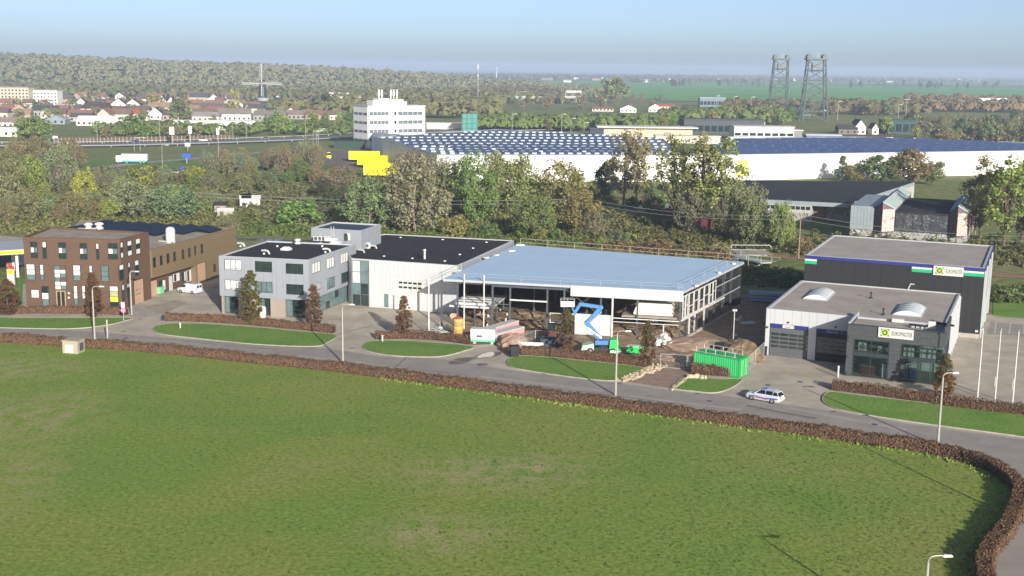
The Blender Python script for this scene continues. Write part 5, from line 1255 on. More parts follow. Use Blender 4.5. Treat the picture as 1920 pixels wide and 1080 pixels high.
wood('dune_wood', 'brown autumn trees mixed through the dune wood', wpts(2000, -1450, 150, 1600, 2480, 2), (6, 13), (.20, .188, .122), 1.7, 30, 2)
wood('dune_wood', 'darker green trees mixed through the dune wood', wpts(1400, -1450, 150, 1600, 2480, 3), (6, 14), (.155, .175, .10), 1.7, 30, 3)
wood('village_wood', 'brown and olive trees between the village and the dunes', wpts(700, -700, 60, 1390, 1750, 4), (8, 14), (.14, .13, .078), 1.9, 40, 4)
wood('village_wood', 'green trees between the village and the dunes', wpts(420, -700, 60, 1390, 1750, 5), (8, 14), (.115, .14, .062), 1.9, 40, 5)
wood('park_wood', 'rusty brown wood between the office tower and the farmland', wpts(420, -60, 60, 1460, 1950, 6, False) , (10, 15), (.15, .128, .08), 1.9, 40, 6)
wood('park_wood', 'olive wood between the office tower and the farmland', wpts(380, -190, -10, 950, 1600, 7, False), (9, 14), (.15, .15, .075), 1.8, 40, 7)
wood('far_wood', 'hazy tree belts along the horizon', [(x, y, 0) for x, y, z in wpts(1500, 790, 1960, 143, 150, 8, px=True)], (10, 18), (.12, .12, .08), 3.0, 18, 8)
wood('far_wood', 'hazy tree belts along the farmland edge', [(x, y, 0) for x, y, z in wpts(500, 1180, 1960, 149, 156, 9, px=True)], (9, 16), (.10, .11, .07), 2.6, 22, 9)
wood('street_wood', 'green street trees forming a row behind the warehouse', wpts(150, 885, 1250, 240, 247, 15, px=True), (9, 12), (.12, .165, .055), 1.3, 60, 15)
wood('street_wood', 'green trees massed left of the lift bridge', wpts(80, 1240, 1480, 224, 236, 16, px=True), (9, 13), (.125, .165, .058), 1.4, 60, 16)
wood('roadside_wood', 'low green trees along the far side of the motorway', wpts(130, 190, 690, 244, 256, 17, px=True), (4.5, 8), (.115, .155, .055), 1.2, 50, 17)
wood('tree_line', 'brown and olive tree line between lift bridge and farmland', wpts(200, 1360, 1740, 202, 217, 18, px=True), (9, 14), (.14, .125, .07), 1.7, 50, 18)
wood('village_wood', 'low olive trees between the village roofs', [q for q in wpts(150, 0, 690, 186, 215, 14, px=True)], (5, 9), (.15, .15, .075), 1.4, 40, 14)
wood('right_wood', 'rusty trees beyond the farmland at the right edge', [(x, y, 0) for x, y, z in wpts(260, 1700, 1960, 190, 212, 10, px=True)], (9, 14), (.18, .135, .085), 1.9, 40, 10)

# --- ground cover that nobody could count
def cover(name, label, poly, n, r, col, leaf, per, seed):
    R = random.Random(seed); rng = np.random.default_rng(seed); P = []
    while len(P) < n:
        f, q = R.random(), R.random(); a = np.array(poly[0]) * (1 - f) + np.array(poly[1]) * f; b = np.array(poly[3]) * (1 - f) + np.array(poly[2]) * f; p = a * (1 - q) + b * q
        P.append((*G(p[0], p[1]), R.uniform(.1, .5)))
    P = np.array(P); rad = rng.uniform(r[0], r[1], n); c, nr, s = clumps_to_leaves(P, rad, per, leaf, rng, .6); c[:, 2] = np.abs(c[:, 2])
    o = link(name, quads_mesh(name, c, nr, s, rng, M_LEAF)); o.color = (*col, 1); return tag(o, label, kind='stuff')
cover('undergrowth', 'olive scrub covering the slope behind the brick office', [(-60, 330), (440, 335), (440, 432), (-60, 440)], 1500, (.8, 2.2), (.19, .20, .085), .38, 60, 21)
cover('undergrowth', 'brown bramble covering the slope below the motorway', [(-60, 320), (620, 315), (620, 380), (-60, 350)], 800, (.8, 2.0), (.178, .182, .09), .4, 50, 22)
cover('undergrowth', 'green bramble on the bank behind the halls', [(420, 425), (1130, 440), (1180, 470), (430, 440)], 500, (.5, 1.3), (.13, .175, .055), .3, 50, 23)
cover('undergrowth', 'brown and green scrub beneath the poplars', [(860, 400), (1420, 410), (1420, 468), (1000, 445)], 700, (.7, 1.8), (.145, .145, .065), .34, 50, 24)
cover('reeds', 'rusty reed bank along the ditch', [(1100, 455), (1360, 475), (1370, 488), (1110, 466)], 260, (.5, 1.2), (.19, .125, .07), .22, 60, 25)
cover('undergrowth', 'dark weeds on the ditch bank behind the dark hall', [(1380, 505), (1960, 545), (1960, 575), (1390, 535)], 420, (.5, 1.1), (.11, .14, .05), .25, 50, 26)
cover('undergrowth', 'rough growth between railway and graffiti shed', [(1380, 455), (1960, 470), (1960, 505), (1390, 470)], 420, (.6, 1.4), (.15, .155, .07), .3, 50, 27)
cover('thicket', 'dense olive thicket between the willows and the warehouse', [(600, 335), (1130, 345), (1180, 440), (620, 430)], 420, (1.4, 3.2), (.175, .185, .08), .4, 90, 28)
cover('thicket', 'brown leafless thicket left of the willow clump', [(400, 330), (640, 325), (660, 430), (420, 400)], 380, (1.2, 2.8), (.172, .182, .098), .38, 80, 29)
cover('thicket', 'green thicket before the graffiti shed and at the right edge', [(1390, 440), (1960, 450), (1960, 478), (1400, 470)], 150, (1.0, 2.4), (.14, .155, .06), .34, 80, 30)
cover('thicket', 'brown brushwood beyond the right end of the solar roof', [(1700, 226), (1960, 222), (1960, 270), (1760, 262)], 420, (2.5, 5.0), (.185, .165, .10), .8, 50, 31)

# --- hedges: beech leaf, brown in autumn
COL_BEECH = (.19, .122, .086)
def hedge(px, label, wid=1.2, h=1.05, dens=170, seed=0, world=None, group='brown beech hedges'):
    P = world or crom([G(*p) for p in px], 5); rng = np.random.default_rng(seed)
    root = thing('hedge', P[len(P) // 2], 0, label, 'hedge', group); ox, oy = P[len(P) // 2]
    seg = np.array(P); d = np.diff(seg, axis=0); L = np.hypot(d[:, 0], d[:, 1]); n = int(L.sum() * dens)
    i = rng.choice(len(L), n, p=L / L.sum()); t = rng.random(n); c0 = seg[i] + d[i] * t[:, None]; tn = d[i] / L[i][:, None]; nn = np.stack([-tn[:, 1], tn[:, 0]], 1)
    s = np.concatenate([[0], np.cumsum(L)])[i] + L[i] * t
    wv = .86 + .10 * np.sin(s * 1.1 + seed) * np.sin(s * .37) + .05 * np.sin(s * 3.1); hv = .94 + .07 * np.sin(s * .7 + 2 * seed) + .05 * np.sin(s * 2.3) + .06 * np.sin(s * 4.9)
    side = rng.random(n); u = np.where(side < .38, -1.0, np.where(side < .62, 1.0, rng.uniform(-1, 1, n))); top = (side >= .62)
    z = np.where(top, 1.0, rng.random(n) ** .8); u = u * np.where(top, 1, 1 - .12 * z)
    jit = rng.normal(size=(n, 3)) * np.array([.07, .07, .06])
    c = np.stack([c0[:, 0] + nn[:, 0] * u * wid / 2 * wv - ox, c0[:, 1] + nn[:, 1] * u * wid / 2 * wv - oy, .06 + z * h * hv], 1) + jit
    c[:, 2] = np.maximum(c[:, 2], .03)
    nr = np.stack([nn[:, 0] * np.sign(u) * (~top), nn[:, 1] * np.sign(u) * (~top), top * 1.0 + .25], 1) + rng.normal(size=(n, 3)) * .55; nr /= np.linalg.norm(nr, axis=1, keepdims=True)
    o = link('foliage', quads_mesh('foliage', c, nr, .07 * rng.uniform(.6, 1.5, n), rng, M_LEAF), root); o.color = (*COL_BEECH, 1)
    a, b = offset_path(P, wid * .36), offset_path(P, -wid * .36); m = MB()
    for k in range(len(P) - 1):
        m.hexa([(a[k][0] - ox, a[k][1] - oy, .02), (b[k][0] - ox, b[k][1] - oy, .02), (b[k + 1][0] - ox, b[k + 1][1] - oy, .02), (a[k + 1][0] - ox, a[k + 1][1] - oy, .02),
                (a[k][0] - ox, a[k][1] - oy, h * .8), (b[k][0] - ox, b[k][1] - oy, h * .8), (b[k + 1][0] - ox, b[k + 1][1] - oy, h * .8), (a[k + 1][0] - ox, a[k + 1][1] - oy, h * .8)])
    m.build('branches', mat('hedge_twigs', '#3d2b22', 0.95, 0.25, 3), root); return root
HP = crom([G(*p) for p in [(-60, 638), (0, 640), (150, 650), (300, 661), (500, 682), (643, 697), (900, 731), (1153, 765), (1400, 799), (1600, 827), (1757, 851), (1840, 875), (1890, 902), (1912, 935), (1892, 995), (1846, 1065)]] + [(35, 80), (26, 60), (14, 30)], 6)
cut = min(range(len(HP)), key=lambda i: abs(HP[i][0] - G(131, 652)[0]))
hedge(None, 'left end of the long brown hedge, up to the beige cabinet', 1.6, 1.15, 580, 1, HP[:cut + 1])
hedge(None, 'long brown beech hedge curving round the big meadow', 1.5, 1.15, 620, 2, HP[cut + 1:])
hedge([(-40, 588), (60, 587), (130, 587), (180, 588), (238, 590)], 'low brown hedge in front of the brown brick office', 1.3, 1.05, 560, 3)
hedge([(310, 601), (350, 601), (450, 607), (560, 617), (626, 624)], 'brown hedge in front of the grey office', 1.3, 1.05, 560, 4)
hedge([(704, 635), (760, 634), (820, 637), (880, 645)], 'brown hedge left of the construction site entrance', 1.3, 1.1, 260, 5)
hedge([(978, 664), (1050, 668), (1150, 679), (1215, 688)], 'brown hedge in front of the boom lift', 1.4, 1.05, 560, 6)
hedge([(1296, 700), (1340, 703), (1384, 706)], 'short brown hedge in front of the green container', 1.4, 1.3, 260, 7)
hedge([(1560, 730), (1620, 737), (1700, 748), (1790, 762), (1940, 780), (2050, 796)], 'brown hedge in front of the stone showroom', 1.5, 1.25, 260, 8)

# --- upright oaks along the street
def column_proto(seed):
    rng = np.random.default_rng(seed); out = []
    for z0, z1, n in ((.35, 6.2, 95), (5.2, 10.0, 60)):
        cl = []
        for _ in range(n):
            z = rng.uniform(z0, z1); f = z / 10; R = 1.75 * (min(1, f * 3.2) ** .6) * (1 - f ** 2.2) ** .75 + .12; t = rng.uniform(0, 6.28); q = rng.random() ** .4
            cl.append((R * q * math.cos(t), R * q * math.sin(t), z))
        cl = np.array(cl); c, nr, s = clumps_to_leaves(cl, .42 * rng.uniform(.6, 1.3, len(cl)), 42, .12, rng, .3); c[:, 2] = np.maximum(c[:, 2], .1)
        out.append(quads_mesh('crown', c, nr, s, rng, M_LEAF))
    return out, trunk_proto([(rng.uniform(-.6, .6), rng.uniform(-.6, .6), rng.uniform(3, 9)) for _ in range(10)], seed, .16, 1, 9, 14, M_BARK, .1)
cps = [column_proto(s) for s in (201, 202, 203)]
for k, (px, py, top, wp, c1, c2, lab) in enumerate(((16, 590, 522, 48, 'b1', 'b1', 'brown upright oak at the left edge beside the filling station'), (176, 596, 512, 38, 'b1', 'b1', 'brown upright oak in front of the brown brick office'), (471, 609, 508, 50, 'o1', 'o2', 'olive upright oak in front of the grey office'), (588, 616, 533, 40, 'b1', 'b2', 'rust brown upright oak at the corner of the grey office'),
    (757, 634, 556, 36, 'b1', 'b2', 'brown upright oak in front of the white hall door'), (1060, 664, 578, 40, 'b1', 'o3', 'upright oak with green top beside the blue boom arm'), (1213, 686, 600, 34, 'b1', 'o3', 'slim upright oak with olive top right of the boom lift'), (1768, 745, 664, 46, 'b3', 'o3', 'orange brown upright oak at the right showroom corner'))):
    x, y = G(px, py); h = tall(px, py, top); s = scale_at(px, py)
    r = thing('upright_oak', (x, y), k * 1.3, lab, 'tree', 'upright oaks along the street'); r.scale = (wp / s / 4.0, wp / s / 4.0, h / 10.1)
    cc = {'b1': (.135, .078, .048), 'b2': (.15, .09, .05), 'b3': (.175, .095, .035), 'o1': (.125, .105, .038), 'o2': (.11, .112, .036), 'o3': (.12, .105, .04)}
    (lo, hi), tk = cps[k % 3]
    a = link('crown', lo, r); a.color = (*cc[c1], 1); a = link('crown_top', hi, r); a.color = (*cc[c2], 1); link('trunk', tk, r)

# --- tufts of grass standing in the meadow
def tufts(poly, n, h, name, label, m, seed, wid=.05):
    rng = np.random.default_rng(seed); P = np.array(poly); lo, hi = P.min(0), P.max(0); pts_ = []
    x = rng.uniform(lo[0], hi[0], n * 4); y = rng.uniform(lo[1], hi[1], n * 4); ins = np.zeros(len(x), bool); j = len(P) - 1
    for i in range(len(P)):
        xi, yi, xj, yj = *P[i], *P[j]; c = ((yi > y) != (yj > y)) & (x < (xj - xi) * (y - yi) / (yj - yi + 1e-12) + xi); ins ^= c; j = i
    x, y = x[ins][:n], y[ins][:n]; n = len(x); k = 3
    cx = np.repeat(x, k) + rng.normal(size=n * k) * .05; cy = np.repeat(y, k) + rng.normal(size=n * k) * .05
    hh = np.repeat(rng.uniform(h[0], h[1], n), k) * rng.uniform(.7, 1.2, n * k); a = rng.uniform(0, 6.28, n * k); ln = rng.normal(size=(n * k, 2)) * .35 * hh[:, None]
    w2 = wid * rng.uniform(.6, 1.6, n * k)
    v = np.stack([np.stack([cx - np.cos(a) * w2, cy - np.sin(a) * w2, np.zeros(n * k)], 1), np.stack([cx + np.cos(a) * w2, cy + np.sin(a) * w2, np.zeros(n * k)], 1), np.stack([cx + ln[:, 0], cy + ln[:, 1], hh], 1)], 1).reshape(-1, 3)
    me = bpy.data.meshes.new(name); N = n * k; me.vertices.add(3 * N); me.vertices.foreach_set('co', v.astype(np.float32).ravel()); me.loops.add(3 * N); me.loops.foreach_set('vertex_index', np.arange(3 * N, dtype=np.int32))
    me.polygons.add(N); me.polygons.foreach_set('loop_start', np.arange(0, 3 * N, 3, dtype=np.int32))
    me.materials.append(m); me.update(calc_edges=True); return tag(link(name, me), label, kind='stuff')
near_poly = [G(-60, 1100), G(1800, 1100), G(1890, 985), G(1900, 930), G(1750, 862), G(1153, 774), G(643, 704), G(-60, 645)]
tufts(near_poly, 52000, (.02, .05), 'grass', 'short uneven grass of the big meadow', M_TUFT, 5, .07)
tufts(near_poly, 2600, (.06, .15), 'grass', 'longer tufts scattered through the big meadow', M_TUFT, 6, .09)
hb = offset_path(HP[cut + 1:], -2.0); hb2 = offset_path(HP[cut + 1:], -0.6)
tufts(hb2[20:90] + hb[20:90][::-1], 5200, (.1, .32), 'grass', 'lush weeds along the foot of the long hedge', M_FIELD, 7, .1)
# ---------------------------------------------------------------- street furniture
def V(px, py, Y):
    """point of the upright plane y = Y that was measured there"""
    d = _ray(px, py); t = Y / d.y; return Vector((d.x * t, Y, CAM_H + d.z * t))
M_POLE = mat('lamp_post_paint', '#9d9b92', 0.5, 0.06, metal=0.2)
def make_lamp():
    r = thing('street_lamp', (0, 0), 0, '', 'street lamp', 'street lamps along the bend')
    b = MB(); b.bar((0, 0, 0), (0, 0, 1.2), .16, 10); b.bar((0, 0, 1.2), (0, 0, 7.7), .14, 10, .095); b.path([(0, 0, 7.7), (.05, 0, 7.95), (.2, 0, 8.12), (.5, 0, 8.2), (1.1, 0, 8.2)], .05, 8); b.build('pole', M_POLE, r)
    h = MB(); h.hexa([(1.0, -.12, 8.13), (1.75, -.1, 8.15), (1.75, .1, 8.15), (1.0, .12, 8.13), (1.05, -.09, 8.3), (1.6, -.06, 8.27), (1.6, .06, 8.27), (1.05, .09, 8.3)]); hd = h.build('lamp_head', M_GALV, r)
    MB().box(1.1, -.08, 8.1, 1.7, .08, 8.135).build('diffuser', M_WHITE, hd)
    MB().box(.09, -.06, .5, .12, .06, .85).build('hatch', M_GALV, r)
    return r
LAMP = make_lamp()
for k, (x, y, rz, lab) in enumerate((( *G(178, 641), .1, 'street lamp by the side road left of the beige cabinet'), (*G(643, 681), .0, 'street lamp rising in front of the white hall forecourt'), (*G(1154, 741), .05, 'street lamp by the long hedge in front of the boom lift'), (*G(1758, 836), .1, 'street lamp by the long hedge below the stone showroom'))):
    o = LAMP if k == 0 else dup(LAMP); o.location = (x, y, 0); o.rotation_euler = (0, 0, rz); o['label'] = lab
x, y, z = V(1745, 1046, 80); o = dup(LAMP, V(1741, 1046, 79.5)[:2], .05, 'nearest street lamp, only its curved head in view at the bottom right'); o.location.z = V(1741, 1042, 79.5).z - 8.2
dup(LAMP, (47.3, 101.7, 0), .05, 'street lamp beyond the right edge that throws a thin shadow over the meadow')
s = thing('street_sign_post', G(202, 641), 0, 'plain white post standing right of the left street lamp', 'post')
MB().bar((0, 0, 0), (0, 0, 3.1), .13, 8).build('pole', M_POLE, s); MB().bar((0, 0, 3.1), (0, 0, 3.3), .15, 8, .08).build('cap', M_POLE, s)
s = thing('lamp_post', G(247, 590), .0, 'grey post with short arm at the right corner of the brick office', 'lamp post')
MB().bar((0, 0, 0), (0, 0, 6.6), .12, 8).path([(0, 0, 6.6), (.05, 0, 6.9), (.3, 0, 7.1), (.9, 0, 7.1)], .09).build('pole', M_POLE, s); MB().box(.8, -.12, 7.0, 1.5, .12, 7.2).build('lamp_head', M_GALV, s)
s = thing('traffic_sign', G(232, 602), 0, 'pink round sign under a white board at the drive of the brick office', 'traffic sign')
MB().bar((0, 0, 0), (0, 0, 3.0), .05, 6).build('pole', M_GALV, s); MB().bar((0, -.06, 1.75), (0, -.1, 1.75), .38, 16).build('round_plate', mat('pink_sign', '#c77f9c', .5, .1), s); MB().box(-.28, -.1, 2.15, .28, -.06, 3.05).build('board', mat('pale_blue_sign', '#b9bcd8', .5, .05), s)
s = thing('utility_cabinet', G(134, 662), RAD(-10), 'beige utility cabinet with white door in a gap of the hedge', 'utility cabinet')
MB().prism([(-1.15, -.3), (1.15, -.3), (1.15, 1.6), (-1.15, 1.6)], 0, 1.75).build('housing', mat('beige_concrete', '#9d9482', .85, .1), s); MB().box(-1.25, -.4, 1.753, 1.25, 1.7, 1.85).build('roof', mat('beige_concrete', '#9d9482'), s); d = MB().box(-.75, -.34, .1, .45, -.303, 1.25).build('door', M_WHITE, s)
MB().box(.3, -.37, .6, .36, -.343, .75).build('handle', M_STEEL, d); MB().box(1.153, .2, .3, 1.19, 1.2, 1.4).build('louvre', M_STEEL, s)
for k, (px, py, lab) in enumerate(((338, 616, 'short white bollard on the lawn before the grey office'), (717, 641, 'white oval tipped marker post on the small lawn left of the silo'), (1571, 707, 'white bollard at the left corner of the stone showroom'), (305, 602, 'dark leaning marker post at the drive of the grey office'), (1435, 668, 'black bumper post at the left corner of the garage door'))):
    o = thing('bollard', G(px, py), 0, lab, 'bollard', 'posts along the plots'); h = (.9, 1.0, 1.5, 1.0, 1.2)[k]; m = M_BLACK if k > 2 else M_WHITE
    MB().lathe([(.12, 0), (.12, h * .85), (.16, h * .88), (.14, h), (.03, h * 1.05)], 8).build('post', m, o); MB().lathe([(.2, 0), (.2, .05), (.13, .06)], 8).build('foot', M_KERB, o)
# flagpoles
for k, (px, py, tp, lab) in enumerate(((1832, 752, 614, 'left of the three white flagpoles beside the showroom'), (1865, 754, 618, 'middle of the three white flagpoles beside the showroom'), (1898, 759, 621, 'right of the three white flagpoles beside the showroom'))):
    o = thing('flagpole', G(px, py), 0, lab, 'flagpole', 'white flagpoles'); h = tall(px, py, tp)
    MB().bar((0, 0, 0), (0, 0, h), .1, 10, .06).build('pole', M_WHITE, o); MB().lathe([(.1, 0), (.14, .08), (.08, .2), (.02, .22)], 8, (0, 0, h)).build('cap', M_CHROME, o); MB().box(-.3, -.03, h - .12, 0, .03, h - .04).build('arm', M_STEEL, o)
    if k: MB().box(-.2, -.02, 2.0, -.12, .02, 3.2).build('rope_cover', mat('pale_green_cloth', '#9fb0a4', .8, .1), o)

# ---------------------------------------------------------------- vehicles
def loft(st, n_side=1):
    """body lofted through stations (x, half width, z low, z shoulder, z top, half width top)"""
    m = MB(); k = 8
    for x, w_, zl, zs, zt_, wt in st:
        m.v += [(x, -w_ * .92, zl), (x, -w_, zl + (zs - zl) * .35), (x, -w_, zs), (x, -wt, zt_), (x, wt, zt_), (x, w_, zs), (x, w_, zl + (zs - zl) * .35), (x, w_ * .92, zl)]
    for a in range(len(st) - 1):
        for i in range(k):
            j = (i + 1) % k; m.f.append((a * k + i, (a + 1) * k + i, (a + 1) * k + j, a * k + j)); m.m.append(0)
    m.f.append(tuple(range(k))); m.m.append(0); m.f.append(tuple(range((len(st) - 1) * k + k - 1, (len(st) - 1) * k - 1, -1))); m.m.append(0)
    return m
def wheel(root, x, y, r, w_=.2):
    s = 1 if y > 0 else -1
    t = MB(); t.bar((x, y - s * w_, r), (x, y, r), r, 16); o = t.build('wheel', M_RUBBER, root)
    MB().bar((x, y, r), (x, y + s * .015, r), r * .62, 12).build('rim', M_CHROME, o)
def sidepoly(root, name, poly, y, m, t=.012):
    b = MB(); s = 1 if y > 0 else -1; n = len(poly)
    b.v += [(p[0], y, p[1]) for p in poly] + [(p[0], y + s * t, p[1]) for p in poly]; b.f += [tuple(range(n)), tuple(range(2 * n - 1, n - 1, -1))] + [(i, (i + 1) % n, n + (i + 1) % n, n + i) for i in range(n)]; b.m += [0] * (n + 2)
    return b.build(name, m, root)
M_CARW = mat('car_white', '#bcc1c8', .25, .02, coat=.6)
M_CARG = glass_mat('car_glass', '#14181b')
def car():
    fx, fy = G(1409, 750); rx, ry = G(1449, 757.5); rz = math.atan2(fy - ry, fx - rx); c = ((fx + rx) / 2, (fy + ry) / 2)
    r = thing('police_car', (c[0] + math.sin(rz) * -.8 * -1, c[1] + .75), rz, 'white estate police car with blue and orange stripes driving out of the garage', 'police car')
    loft([(2.28, .62, .38, .55, .62, .5), (2.2, .78, .24, .6, .74, .66), (1.95, .86, .2, .68, .82, .74), (1.05, .9, .2, .82, .96, .8), (.2, .91, .2, .9, .98, .82), (-1.3, .91, .2, .92, 1.0, .82), (-2.0, .88, .22, .92, 1.02, .8), (-2.25, .82, .32, .85, .98, .72), (-2.3, .74, .4, .8, .9, .66)]).build('body', M_CARW, r)
    loft([(1.1, .70, .93, .95, .96, .66), (.45, .72, .95, 1.12, 1.38, .58), (.1, .74, .95, 1.15, 1.455, .58), (-1.3, .74, .97, 1.15, 1.46, .57), (-1.85, .72, .97, 1.12, 1.36, .55), (-2.22, .68, .97, 1.0, 1.02, .6)]).build('cabin_glass', M_CARG, r)
    loft([(.42, .575, 1.395, 1.41, 1.43, .5), (.1, .6, 1.45, 1.47, 1.5, .5), (-1.3, .6, 1.455, 1.475, 1.505, .5), (-1.9, .56, 1.36, 1.39, 1.43, .45)]).build('roof', M_CARW, r)
    for s in (-1, 1):
        for a, b in (((1.0, .97), (.32, 1.42)), ((-.35, 1.0), (-.38, 1.45)), ((-1.3, 1.0), (-1.38, 1.45)), ((-2.1, 1.0), (-1.85, 1.4))):
            MB().beam((a[0], s * .745, a[1]), (b[0], s * .605, b[1]), .05, .06).build('pillar', M_CARW, r)
        sidepoly(r, 'blue_stripe', [(1.7, .62), (.9, .70), (-.3, .6), (-1.4, .72), (-2.1, .74), (-2.1, .6), (-1.2, .5), (-.2, .45), (.8, .55), (1.7, .52)], s * .915, mat('police_blue', '#3c5a9a', .4, .05))
        sidepoly(r, 'orange_stripe', [(1.2, .45), (.2, .52), (-.9, .4), (-.9, .34), (.2, .44), (1.2, .38)], s * .916, mat('police_orange', '#cf5a2c', .4, .05))
        MB().box(.75, s * .9 - .05, 1.0, .95, s * .9 + .12 * s + .05, 1.12).build('mirror', M_CARW, r)
        MB().box(2.14, s * .5 - .16, .56, 2.255, s * .5 + .16, .68).build('headlight', M_CHROME, r); MB().box(-2.3, s * .62 - .12, .7, -2.2, s * .62 + .14, .95).build('tail_light', mat('tail_red', '#8f1d1d', .3, .05), r)
        MB().beam((.2, s * .55, 1.53), (-1.6, s * .55, 1.53), .04, .04).build('roof_rail', M_CHROME, r)
        for x in (1.38, -1.35): wheel(r, x, s * .915, .33)
    MB().box(-.25, -.5, 1.51, .05, .5, 1.6).build('light_bar', mat('bar_blue', '#3c63b8', .3, .05), r)
    MB().box(-2.325, -.26, .5, -2.3, .26, .62).build('number_plate', M_YELLOW, r)
car()
def van():
    fx, fy = G(337, 549); rx, ry = G(366, 552.5); rz = math.atan2(fy - ry, fx - rx)
    r = thing('delivery_van', ((fx + rx) / 2 + .2, (fy + ry) / 2 + .8), rz, 'small white delivery van parked beside the bronze wing', 'van')
    loft([(2.15, .7, .35, .6, .7, .6), (2.05, .82, .24, .7, .85, .7), (1.5, .88, .2, .95, 1.08, .74), (1.3, .9, .2, 1.0, 1.12, .78), (.55, .91, .2, 1.05, 1.72, .66), (.2, .92, .2, 1.1, 1.82, .7), (-1.9, .92, .22, 1.15, 1.84, .72), (-2.15, .9, .25, 1.1, 1.78, .7), (-2.2, .86, .35, 1.05, 1.7, .66)]).build('body', M_CARW, r)
    for s in (-1, 1):
        sidepoly(r, 'side_window', [(1.22, 1.1), (.68, 1.58), (.12, 1.62), (.12, 1.12)], s * .86, M_CARG, .03)
        for x in (1.35, -1.3): wheel(r, x, s * .925, .33)
        MB().box(1.2, s * .93 - .06, 1.05, 1.36, s * .93 + .06, 1.25).build('mirror', M_BLACK, r); MB().box(2.0, s * .55 - .18, .68, 2.12, s * .55 + .18, .86).build('headlight', M_CHROME, r); MB().box(-2.2, s * .78 - .06, .75, -2.17, s * .78 + .06, 1.3).build('tail_light', mat('tail_red', '#8f1d1d'), r)
        MB().box(-2.215, min(s * .08, s * .6), 1.15, -2.19, max(s * .08, s * .6), 1.55).build('rear_window', M_CARG, r)
    b = MB(); b.hexa([(1.33, -.68, 1.1), (1.33, .68, 1.1), (1.3, .68, 1.09), (1.3, -.68, 1.09), (.62, -.6, 1.7), (.62, .6, 1.7), (.58, .6, 1.68), (.58, -.6, 1.68)]); b.build('windscreen', M_CARG, r)
    MB().box(2.08, -.7, .28, 2.18, .7, .5).build('bumper', M_BLACK, r)
van()

# ---------------------------------------------------------------- building site
M_CGREEN = mat('container_green', '#1f9a4e', .5, .08)
def container():
    a = Vector(G(1300, 694)); b = Vector(G(1374, 708)); rz = math.atan2(b.y - a.y, b.x - a.x); L = 6.9
    r = thing('site_container', tuple(a), rz, 'green ribbed site container with white railing on top', 'container')
    MB().box(.05, .05, .12, L - .05, 2.4, 2.55).build('body', M_CGREEN, r)
    for i in range(21): MB().hexa([(.12 + i * .32, -.04, .2), (.30 + i * .32, -.04, .2), (.34 + i * .32, .045, .2), (.08 + i * .32, .045, .2), (.12 + i * .32, -.04, 2.45), (.30 + i * .32, -.04, 2.45), (.34 + i * .32, .045, 2.45), (.08 + i * .32, .045, 2.45)]).build('rib', mat('container_light_green', '#3fb56c', .5, .08), r)
    for z in (0, 2.5): 
        for y in (-.06, 2.3): MB().box(0, y, z + .003, L, y + .14, z + .14).build('side_rail', M_CGREEN, r)
    for x in (0, L - .14):
        for y in (-.065, 2.3): MB().box(x, y, .145, x + .14, y + .13, 2.5).build('corner_post', M_CGREEN, r)
    for y in (.2, 1.25): MB().box(L - .045, y, .2, L + .03, y + .95, 2.42).build('door', M_CGREEN, r)
    for y in (.5, .9, 1.5, 1.9): MB().bar((L + .06, y, .2), (L + .06, y, 2.4), .025, 6).build('lock_bar', M_GALV, r)
    t = thing('guard_railing', (a.x, a.y, 2.64), rz, 'pale steel railing standing on the green container', 'railing')
    for y in (.1, 2.2):
        for i in range(5): MB().bar((.3 + i * 1.45, y, 0), (.3 + i * 1.45, y, .75), .045, 6).build('post', M_GALV, t)
        for z in (.08, .72): MB().bar((.1, y, z), (L - .6, y, z), .045, 6).build('rail', M_GALV, t)
container()
def fence_panel(p, q, lab, h=2.0):
    p, q = Vector(p), Vector(q); L = (q - p).length; r = thing('fence_panel', tuple(p), math.atan2(q.y - p.y, q.x - p.x), lab, 'site fence', 'mesh fence panels of the site')
    MB().path([(0, 0, .1), (0, 0, h), (L, 0, h), (L, 0, .1), (0, 0, .1)], .035, 6).build('frame', M_GALV, r)
    m = MB()
    for i in range(1, int(L / .22)): m.bar((i * .22, 0, .1), (i * .22, 0, h), .006, 3, caps=False)
    for i in range(1, 8): m.bar((0, 0, .1 + i * (h - .1) / 8), (L, 0, .1 + i * (h - .1) / 8), .006, 3, caps=False)
    m.build('wire_mesh', M_GALV, r)
    for x in (0, L): MB().box(x - .3, -.12, 0, x + .3, .12, .12).build('foot', M_KERB, r)
for k, (a, b, lab) in enumerate((((1238, 690), (1287, 693), 'mesh fence panel across the rubble ramp left of the green container'), ((1289, 693), (1300, 692), 'narrow mesh fence panel touching the left end of the container'), ((1400, 698), (1416, 683), 'mesh fence panel just right of the green container'), ((1416, 682), (1432, 668), 'mesh fence panel between the container and the garage corner'), ((962, 662), (1003, 644), 'mesh fence panel beside the white trailer'), ((1004, 644), (1046, 648), 'mesh fence panel in front of the blue grey skip'), ((806, 622), (825, 628), 'mesh fence panel left of the yellow silo'))):
    fence_panel(G(*a), G(*b), lab)
